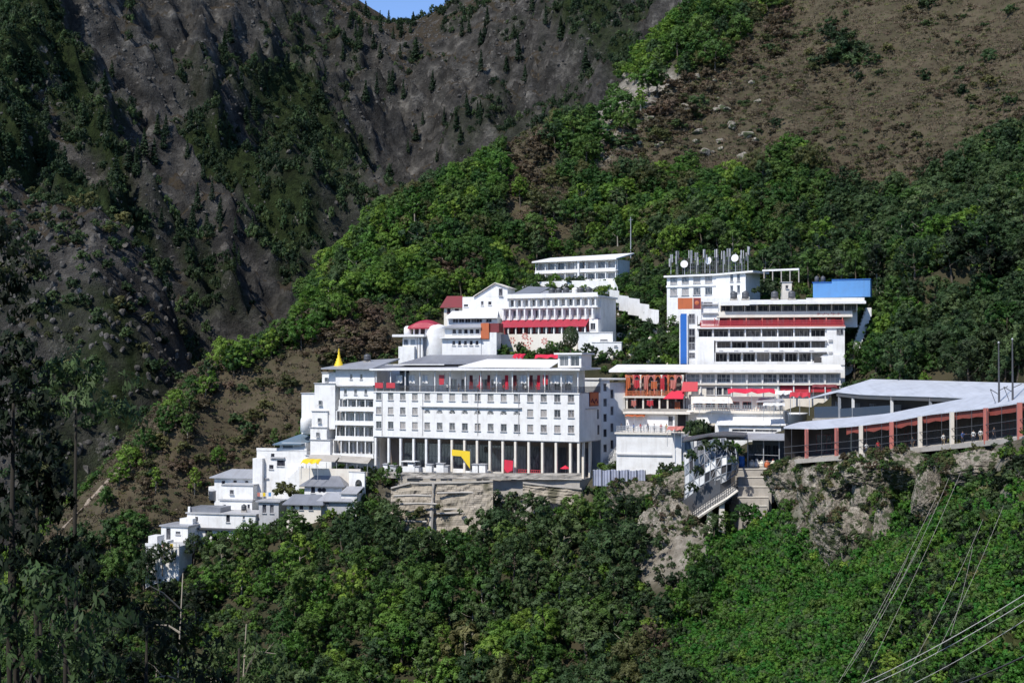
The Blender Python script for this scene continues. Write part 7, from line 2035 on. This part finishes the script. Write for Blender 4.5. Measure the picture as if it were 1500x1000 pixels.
STN = [rock_mesh('stone', 90+k, 1, 1, .8, 2) for k in range(3)]
scatter('scree', 'loose pale stones and rubble on the rocky banks', sc_, np.c_[np.zeros(n), np.zeros(n), rgn.uniform(0, 6.28, n)], (rgn.uniform(.1, .6, (n,1))**1.3)*np.ones((1,3)), STN+[recolor(tuft(510), L['olive']), recolor(tuft(511), L['dry']), recolor(SHRUBS[0], L['dark'])])
tk_ = on_terrain(110000, (20, 180), (110, 240), lambda x, y, z, a, c_: inframe(a, c_) & (a+ (c_-700)*.35 > 1360) & (Gm(m_vine, x, y) > .2) & (fbm(x/9, y/9, 95, 3) > .44))
tk_ = thin(tk_, 1.6); n = len(tk_)
scatter('dark_thicket', 'dark tangled thicket with dry stems at the lower right', tk_, np.c_[np.zeros(n), np.zeros(n), rgn.uniform(0, 6.28, n)], rgn.uniform(.4, .95, (n,1))*np.ones((1,3)), [recolor(SHRUBS[k % 4], L[m_]) for k, m_ in enumerate(('shade','deep','shade','dark'))]+[recolor(tuft(512, 30, 2.2), L['olive'])])  # real tangle, its leaf colours darkened to give corner shade
# ---------------------------------------------------------------- far mountain: conifers and scrub
def conifer(seed, mat):
    rng = np.random.default_rng(seed); cs = []; ns = []; ss = []
    for z in np.arange(1.2, 12, .55):
        r = (12.3-z)*.20*rng.uniform(.75, 1.2); n = int(5+r*9); a = rng.uniform(0, 6.28, n); q_ = r*np.sqrt(rng.uniform(.15, 1, n))
        cs.append(np.c_[q_*np.cos(a), q_*np.sin(a), z-q_*.35]); ns.append(np.c_[np.cos(a)*.6, np.sin(a)*.6, np.full(n, .7)]+rng.normal(size=(n,3))*.3); ss.append(rng.uniform(.8, 1.4, n))
    v, f = leaf_quads(np.concatenate(cs), np.concatenate(ns), np.concatenate(ss), rng, .6, .4)
    st = MB().tube([(0,0,-1.5),(0,0,6),(0,0,12.2)], [.3,.2,.03], 4, False); k = len(v)
    v = np.concatenate([v, np.array(st.v)]); f = np.concatenate([f, np.array(st.f)+k])
    return mesh_np('conifer_tree', v, f, mat, rng.uniform(.7, 1.3, len(f)))
CON = [conifer(600+k, L['conifer']) for k in range(4)]
CZ = [('along the mountain crest under the blue sky', [(500,20),(650,25),(640,60),(520,60)], 16, (11,17)), ('on the slope below the blue sky gap', [(480,60),(640,60),(640,160),(500,150)], 18, (12,20)), ('on the steep rib left of the gorge', [(320,60),(480,100),(480,260),(340,200)], 18, (11,18)), ('in the dark wood at the far left', [(0,100),(170,100),(170,260),(0,270)], 18, (11,18)), ('on the left mountain flank above the rocky knoll', [(170,150),(320,200),(330,330),(180,310)], 18, (10,16)), ('above the gorge cliff right of the sky gap', [(660,20),(860,0),(860,110),(680,150)], 18, (12,20)), ('on the brown spur at the mountain\'s foot', [(230,330),(430,330),(430,400),(260,430)], 16, (8,13)), ('beside the ridge of the near hill', [(560,200),(700,150),(720,200),(620,250)], 12, (10,15))]
rc = random.Random(9)
for where, poly, n, hh in CZ:
    x0 = min(p[0] for p in poly); x1 = max(p[0] for p in poly); y0 = min(p[1] for p in poly); y1 = max(p[1] for p in poly); got = []; tries = 0
    while len(got) < n and tries < 600:
        tries += 1; px_, py_ = rc.uniform(x0, x1), rc.uniform(y0, y1)
        if not inpoly([px_], [py_], poly)[0]: continue
        g_ = rayf(px_, py_)
        if g_: got.append((px_, g_))
    got.sort(key=lambda c_: c_[0])
    for i, (px_, g_) in enumerate(got):
        o = link('conifer_tree', CON[rc.randrange(4)]); s_ = rc.uniform(*hh)/12
        o.location = g_; o.scale = (s_*rc.uniform(.9,1.5),)*2+(s_,); o.rotation_euler = (0, 0, rc.uniform(0, 6))
        tag(o, 'dark conifer %s, %s from left' % (where, ORD[i]), 'tree', 'conifers '+where)
x = rgn.uniform(-420, 330, 130000); y = rgn.uniform(520, 1500, 130000); z = HF(x, y); a_, c_ = project(x, y, z)
i_ = np.clip(np.rint((y-FY[0])/FSTEP), 0, len(FY)-1).astype(int); j_ = np.clip(np.rint((x-FX[0])/FSTEP), 0, len(FX)-1).astype(int)
ok = inframe(a_, c_) & (rgn.random(len(x)) < np.clip(m_green[i_, j_]*1.25-.04, 0, 1)*np.where(slope[i_, j_] > 2.0, .25, 1))
mb = thin(np.c_[x, y, z][ok], 3.6); n = len(mb)
scatter('mountain_scrub', 'dark green scrub and small trees spread over the far mountain', mb, np.c_[np.zeros(n), np.zeros(n), rgn.uniform(0, 6.28, n)], rgn.uniform(.6, 2.3, (n,1))*np.c_[np.ones(n), np.ones(n), rgn.uniform(.8,2.0,n)], [recolor(SHRUBS[0], L['deep']), recolor(SHRUBS[1], L['dark']), recolor(SHRUBS[2], L['conifer']), recolor(SHRUBS[3], L['deep'])])
print('scrub', n)
gm_ = rockmat('mountain_stone', (.035,.033,.030), (.085,.078,.069), (.19,.175,.155), .3)
MST = [recolor(q_, gm_) for q_ in STN]
x = rgn.uniform(-420, 330, 90000); y = rgn.uniform(520, 1500, 90000); z = HF(x, y); a_, c_ = project(x, y, z)
i_ = np.clip(np.rint((y-FY[0])/FSTEP), 0, len(FY)-1).astype(int); j_ = np.clip(np.rint((x-FX[0])/FSTEP), 0, len(FX)-1).astype(int)
ok = inframe(a_, c_) & (rgn.random(len(x)) < np.clip((fbm(x/40, y/80, 99, 4)-.40)*4, .06, 1)*(1-m_green[i_, j_]*.6))
mr_ = thin(np.c_[x, y, z][ok], 3.0); n = len(mr_)
scatter('mountain_rubble', 'broken rock and rubble strewn over the far mountain', mr_+np.array([0,0,-.3]), np.c_[rgn.uniform(-.6,.6,n), rgn.uniform(-.6,.6,n), rgn.uniform(0, 6.28, n)], np.minimum(np.exp(rgn.normal(.05, .5, (n,1))), 2.0)*np.c_[rgn.uniform(.7,1.6,n), rgn.uniform(.7,1.3,n), rgn.uniform(.6,1.6,n)], MST)
print('rubble', n)
kx = rgn.uniform(-240, -95, 9000); ky = rgn.uniform(415, 575, 9000)
def HK(x, y):
    i = np.clip(np.rint((np.asarray(y)-410)/2), 0, KZ.shape[0]-1).astype(int); j = np.clip(np.rint((np.asarray(x)+260)/2), 0, KZ.shape[1]-1).astype(int); return KZ[i, j], np.hypot(_a, _b)[i, j]
kz, ks = HK(kx, ky); ok = rgn.random(len(kx)) < np.where(ks > 1.6, .03, .35)
kk_ = thin(np.c_[kx, ky, kz][ok], 5.0); n = len(kk_)
scatter('knoll_scrub', 'dark bushes clinging to the rocky knoll at left', kk_, np.c_[np.zeros(n), np.zeros(n), rgn.uniform(0, 6.28, n)], rgn.uniform(.8, 2.2, (n,1))*np.ones((1,3)), [recolor(SHRUBS[0], L['deep']), recolor(SHRUBS[1], L['dark']), recolor(SHRUBS[2], L['olive'])])

kr = np.c_[kx, ky, kz][rgn.random(len(kx)) < .5]; kr = thin(kr, 2.2); n = len(kr)
scatter('knoll_rubble', 'broken rock on the rocky knoll at left', kr+np.array([0,0,-.3]), np.c_[rgn.uniform(-.6,.6,n), rgn.uniform(-.6,.6,n), rgn.uniform(0, 6.28, n)], np.minimum(np.exp(rgn.normal(0, .45, (n,1))), 1.7)*np.c_[rgn.uniform(.7,1.3,n), rgn.uniform(.7,1.3,n), rgn.uniform(.8,2.0,n)], MST)
# ---------------------------------------------------------------- trees close to the camera on its own bank
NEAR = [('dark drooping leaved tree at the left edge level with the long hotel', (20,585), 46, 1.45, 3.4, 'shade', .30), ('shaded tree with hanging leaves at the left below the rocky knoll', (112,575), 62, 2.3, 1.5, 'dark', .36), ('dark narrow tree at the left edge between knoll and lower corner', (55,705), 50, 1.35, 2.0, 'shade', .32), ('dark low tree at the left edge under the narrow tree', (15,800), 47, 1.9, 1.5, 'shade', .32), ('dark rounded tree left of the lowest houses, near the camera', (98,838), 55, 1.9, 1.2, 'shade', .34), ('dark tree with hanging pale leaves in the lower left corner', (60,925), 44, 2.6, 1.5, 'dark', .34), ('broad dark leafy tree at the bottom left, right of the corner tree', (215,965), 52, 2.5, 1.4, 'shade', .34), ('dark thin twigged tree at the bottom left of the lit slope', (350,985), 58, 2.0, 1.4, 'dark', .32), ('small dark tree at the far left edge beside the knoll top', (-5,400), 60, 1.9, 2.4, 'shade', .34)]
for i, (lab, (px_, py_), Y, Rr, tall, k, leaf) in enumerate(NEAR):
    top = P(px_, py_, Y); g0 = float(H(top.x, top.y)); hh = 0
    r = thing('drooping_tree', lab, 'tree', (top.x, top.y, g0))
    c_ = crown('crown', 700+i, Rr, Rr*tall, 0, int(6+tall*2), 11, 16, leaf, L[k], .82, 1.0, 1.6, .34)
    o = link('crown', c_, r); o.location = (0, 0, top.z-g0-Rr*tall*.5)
    tm = MB(); H_ = top.z-g0
    tm.tube([(0,0,-1),(0.3,0,H_*.4),(-.1,.2,H_*.8),(0,0,H_+Rr*.5)], [.14,.12,.09,.04], 8)
    for q_ in range(7): an = q_*2.4; tm.tube([(0,0,H_*.6+q_*.35),(Rr*.5*math.cos(an),Rr*.5*math.sin(an),H_*.65+q_*.45),(Rr*.95*math.cos(an),Rr*.95*math.sin(an),H_*.62+q_*.5)], [.06,.04,.015], 5)
    tm.build('trunk', M['darkbark'], r, True)
# bare twisted stems at the lower left of the lit slope
for i, (lab, px_, py_, Y, h) in enumerate((('thin pale bare stem rising from dark growth at the lower left', 262,960,60,7.0),('pale bare branching shrub at the bottom below the white houses', 355,985,58,4.0))):
    base = P(px_, py_+30, Y); base.z = min(base.z, base.z); g0 = float(H(base.x, base.y)); rngb = random.Random(i+50)
    r = thing('bare_tree', lab, 'tree', (base.x, base.y, g0)); top = P(px_, py_, Y).z-g0+h*.5
    m = MB(); m.tube([(0,0,-.5),(.1,0,top*.5),(-.1,.1,top*.8),(.15,0,top)], [.06,.05,.04,.02], 6); m.build('trunk', M['palebark'], r, True)
    m = MB()
    for q_ in range(9):
        s_ = Vector((.05,0,top*(.62+.04*q_))); a_ = rngb.uniform(0, 6.28); l = rngb.uniform(.8, 2.0); e = s_+Vector((l*math.cos(a_), l*math.sin(a_), l*rngb.uniform(.1,.9)))
        m.tube([s_, s_.lerp(e, .5)+Vector((0,0,.15)), e], [.05,.035,.012], 5); m.tube([s_.lerp(e,.6), e+Vector((rngb.uniform(-.5,.5), rngb.uniform(-.5,.5), .5))], [.02,.008], 4)
    m.build('branches', M['palebark'], r)
# ================================================================= clutter of the place
def bat(key, px_, py_, yo): b = BL[key]; x = b.X(px_, yo); return b.W(x, yo, b.Z(py_, x, yo))
def tank(lab, loc, r=.75, h=1.5, mat='darksteel'):
    k = thing('water_tank', lab, 'tank', loc, 0, 'roof water tanks')
    m = MB(); m.lathe((0,0,.25), [(r,0),(r,h*.3),(r*1.04,h*.33),(r,h*.36),(r,h*.66),(r*1.04,h*.69),(r,h*.72),(r*.95,h*.9),(r*.5,h),(r*.3,h*1.02)], 14); m.build('body', M[mat], k, True)
    MB().lathe((0,0,h*1.02+.252), [(r*.32,0),(r*.34,.1),(r*.1,.14)], 10).build('lid', M[mat], k); MB().box(-r,r,-r*.8,-r*.5,-.4,.248).box(-r,r,r*.5,r*.8,-.4,.248).build('stand', M['concrete'], k)
tb = BL['terrace']; tz = tb.Z(436)+.45
for i, (px_, mat) in enumerate(((808,'darksteel'),(818,'darksteel'),(829,'darksteel'),(842,'white'),(850,'darksteel'),(862,'darksteel'))):
    tank('%s water tank on the temple hall roof, %s from the left' % ('white' if mat == 'white' else 'black', ORD[i]), tb.W(tb.X(px_, 2+i % 2), 2.2+i % 2, tz+.1), .8, 1.7, mat)
hb_ = BL['h_long']; tank('black water tank on the long low house roof', hb_.W(hb_.len*.75, 3, hb_.Z(753)+.5), .6, 1.2)
hb_ = BL['h_hip']
bb_ = BL['big']
for i, px_ in enumerate((1075, 1092, 1135, 1160)):
    tank('black water tank on the balcony building roof, %s from the left' % ORD[i], bb_.W(bb_.X(px_, 9), 9, bb_.Z(446)+1.55), .8, 1.6)
wb = BL['wing']; tank('black water tank on the annexe building roof', wb.W(wb.len*.45, 8, wb.Z(541)+1.75), .8, 1.5)
# air conditioners and pipes that belong to their buildings
def find(n): return [o for o in COL.objects if o.name == n][0]
def ac(root, x, y, z):
    me = shared('ac', lambda: MB().box(-.42,.42,-.34,-.004,-.28,.28).box(-.3,.3,-.36,-.341,-.2,.2).mesh('air_conditioner', M['grey'])); o = link('air_conditioner', me, root); o.location = (x, y, z)
rt_b = find('balcony_building')
for i in range(7): ac(rt_b, bb_.X(1056+i*22), -.55 if 0 else -.48, bb_.Z(514.5))
for i in range(5): ac(rt_b, bb_.X(1216), -.55, bb_.Z(490+i*9)) if i % 2 else None
rt_h = find('hotel_building'); hb = BL['hotel']
for px_ in (560, 619.5, 700, 760): boxpart(rt_h, 'drainpipe', 'grey', hb.X(px_)-.06, hb.X(px_)+.06, -.14, -.004, hb.Z(637.5, hb.X(px_)), hb.Z(576, hb.X(px_)))
for i, (px_, py_) in enumerate(((888,585),(888,618),(903,640),(903,600))): 
    pass
# red and white drapes between the terrace posts of the hotel
for i, (px_, col_) in enumerate(((690,'darkred'),(704,'crimson'),(716,'darkred'),(729,'white'),(742,'crimson'),(754,'darkred'),(766,'white'),(778,'darkred'),(789,'crimson'),(812,'white'),(822,'white'),(834,'white'),(585,'white'),(603,'white'),(622,'white'))):
    lab = '%s cloth drape between the hotel terrace posts, %s from the left' % ({'darkred':'dark red','crimson':'bright red','white':'white'}[col_], ORD[[585,603,622,690,704,716,729,742,754,766,778,789,812,822,834].index(px_)])
    hgt = 3.0 if col_ != 'white' else 1.7; r = thing('cloth_drape', lab, 'drape', bat('hotel', px_, 549.5, 1.3), hb.yaw, 'drapes on the hotel terrace')
    m = MB(); n = 9; w = .75 if col_ != 'white' else 1.5
    top = [(w*(k/(n-1)-.5)*2*.5, .10*math.sin(k*1.9+i), 0) for k in range(n)]; bot = [(p[0]*1.15, .2*math.sin(p[0]*7+i), -hgt+.15*math.sin(k*2.2+i)) for k, p in enumerate(top)]
    vs = [v for p in zip(top, bot) for v in p]; k = len(vs); vs += [(v[0], v[1]+.03, v[2]) for v in vs]
    m.add(vs, [(2*j, 2*j+1, 2*j+3, 2*j+2) for j in range(n-1)]+[(k+2*j, k+2*j+2, k+2*j+3, k+2*j+1) for j in range(n-1)]); m.build('cloth', M[col_], r)
    MB().tube([(-w*.7, .01, .03), (w*.7, .01, .03)], .03, 5).build('rod', M['steel'], r)
# crates and stall tables in front of the colonnade's left half
for i, (px_, w, h, mat) in enumerate(((566,1.2,1.3,'white'),(577,1.6,1.0,'grey'),(603,1.4,1.5,'white'),(612,1.0,.8,'white'),(630,1.5,1.2,'white'),(646,1.8,1.4,'white'),(655,1.0,.9,'grey'),(697,1.3,1.2,'white'),(708,1.6,1.2,'white'))):
    k = thing('stall_box', '%s boxy stall before the colonnade, %s from the left' % ('white' if mat == 'white' else 'grey', ORD[i]), 'stall', bat('hotel', px_, 689, -1.6)+Vector((0,0,.0)), hb.yaw+.1*math.sin(i*3), 'stalls before the colonnade')
    MB().box(-w/2, w/2, -.4, .4, -.6, h).build('body', M[mat], k); MB().slab([(-w/2-.15,-.6,h+.15),(w/2+.15,-.6,h+.12),(w/2+.15,.5,h+.3),(-w/2-.15,.5,h+.32)], .06).build('lid', M['ltgreyroof'], k)
# more awnings in the crowded terraces
for lab, p0, p1, y0, y1, Y, mat in (('low orange cloth awning under the shrine gateway\'s left end', 917, 945, 606, 613, 292, 'orange'), ('pale cream cloth awning on the terrace right of the shrine gateway', 1024, 1062, 584, 592, 287, 'cream'), ('small faded red awning at the low white roof terrace\'s right end', 978, 1001, 624, 636, 283, 'pinkred'), ('white cloth awning before the round buttress', 1118, 1150, 590, 598, 281, 'white'), ('dark red awning under the gallery windows at right', 1190, 1226, 563, 572, 293, 'darkred')):
    blob_canopy('cloth_awning', lab, p0, p1, y0, y1, Y, mat)
# plants and hoardings on the roof terrace of the white block
for i, px_ in enumerate((1010, 1017, 1025, 1031)):
    o = link('potted_plant', SHRUBS[i]); o.location = P(px_, 640, 279-i); o.scale = (1.0, 1.0, 1.5); set_mat(o, L['deep' if i % 2 else 'dark']); tag(o, 'dark leafy plant beside the white terraces, %s from the left' % ORD[i], 'plant', 'plants beside the terraces')
# washing lines at the lower left houses
for i, (lab, p0, p1, py_, Y) in enumerate((('washing line with pale cloths on the lowest house roof',224,258,797,304),('washing line with coloured cloths beside the hip roofed house',376,400,722,322))):
    A, B = P(p0, py_, Y), P(p1, py_, Y-1); r = thing('washing_line', lab, 'washing line', A)
    d = B-A; MB().tube([(0,0,-1.2),(0,0,.3)], .05, 5).tube([d+Vector((0,0,-1.2)), d+Vector((0,0,.3))], .05, 5).tube([(0,0,.25), d*.5+Vector((0,0,.12)), d+Vector((0,0,.25))], .02, 4).build('frame', M['steel'], r)
    for k in range(5):
        q_ = d*(.12+.17*k)+Vector((0,-.02,.14)); o = MB().box(-.3,.3,-.015,.015,-.85-.15*(k % 2),0).build('cloth', M[['white','ltblue','pinkred','cream','yellow'][(k+i*2) % 5]], r); o.location = q_

# red and orange cloths on the shrine front and dark plants climbing over the glazed hall
ob = BL['orange']
for i, (px_, py_, w, hgt, col_) in enumerate(((920,552,.9,2.4,'orange'),(933,556,1.1,1.8,'red'),(946,551,.8,2.8,'pinkred'),(958,558,1.2,1.6,'orange'),(970,553,.9,2.6,'red'),(985,556,1.0,2.0,'pinkred'),(928,586,1.0,1.3,'pinkred'),(952,586,1.3,1.2,'red'),(992,588,1.1,1.6,'orange'))):
    r = thing('cloth_drape', '%s cloth hung on the carved shrine front, %s from the left' % ({'orange':'orange','red':'red','pinkred':'faded red'}[col_], ORD[sorted([920,933,946,958,970,985,928,952,992]).index(px_)]), 'drape', bat('orange', px_, py_, -.75), ob.yaw, 'cloths on the shrine front')
    m = MB(); n = 8; top = [(w*(k/(n-1)-.5), .07*math.sin(k*1.7+i), -.10*math.sin(math.pi*k/(n-1))) for k in range(n)]; bot = [(p[0]*1.1, .12*math.sin(k*2.3+i), -hgt+.2*math.sin(k*1.3+i)) for k, p in enumerate(top)]
    vs = [v for p in zip(top, bot) for v in p]; k = len(vs); vs += [(v[0], v[1]+.03, v[2]) for v in vs]
    m.add(vs, [(2*j, 2*j+1, 2*j+3, 2*j+2) for j in range(n-1)]+[(k+2*j, k+2*j+2, k+2*j+3, k+2*j+1) for j in range(n-1)]); m.build('cloth', M[col_], r)
    MB().tube([(-w*.6, .01, .03), (w*.6, .01, .03)], .03, 5).build('rod', M['steel'], r)
for i, (px_, py_, Y, s_) in enumerate(((1012,668,253,.9),(1022,690,250,.8),(1034,655,251,.9),(1050,650,250,.8),(1066,655,249,.9),(1014,715,252,.8),(1074,672,249,.6))):
    o = link('climbing_plant', SHRUBS[i % 4]); o.location = P(px_, py_+7, Y); o.scale = (s_, s_*.7, s_*1.1); set_mat(o, L['deep' if i % 3 else 'dark']); tag(o, 'dark climbing plant on the glazed hall front, %s' % ['upper left','middle left','top left of centre','top centre','top right','lower left','right edge'][i], 'plant', 'climbing plants on the glazed hall')
for i, (px_, py_, Y, h) in enumerate(((1088,768,246,4.5),(1104,764,246,3.8),(1046,780,246,4.2),(1062,772,246,3.6))):
    r = thing('bushy_tree', 'green bushy tree at the foot of the ramp and stairs, %s from left' % ['third','fourth','first','second'][i], 'tree', P(px_, py_+6, Y), i*1.3, 'trees at the foot of the stairs'); r.scale = (h/HT*1.1, h/HT*1.1, h/HT)
    link('trunk', TREES[i+2][1], r); c_ = link('crown', TREES[i+2][0], r); set_mat(c_, L[['mid','vine','dark','mid'][i]])
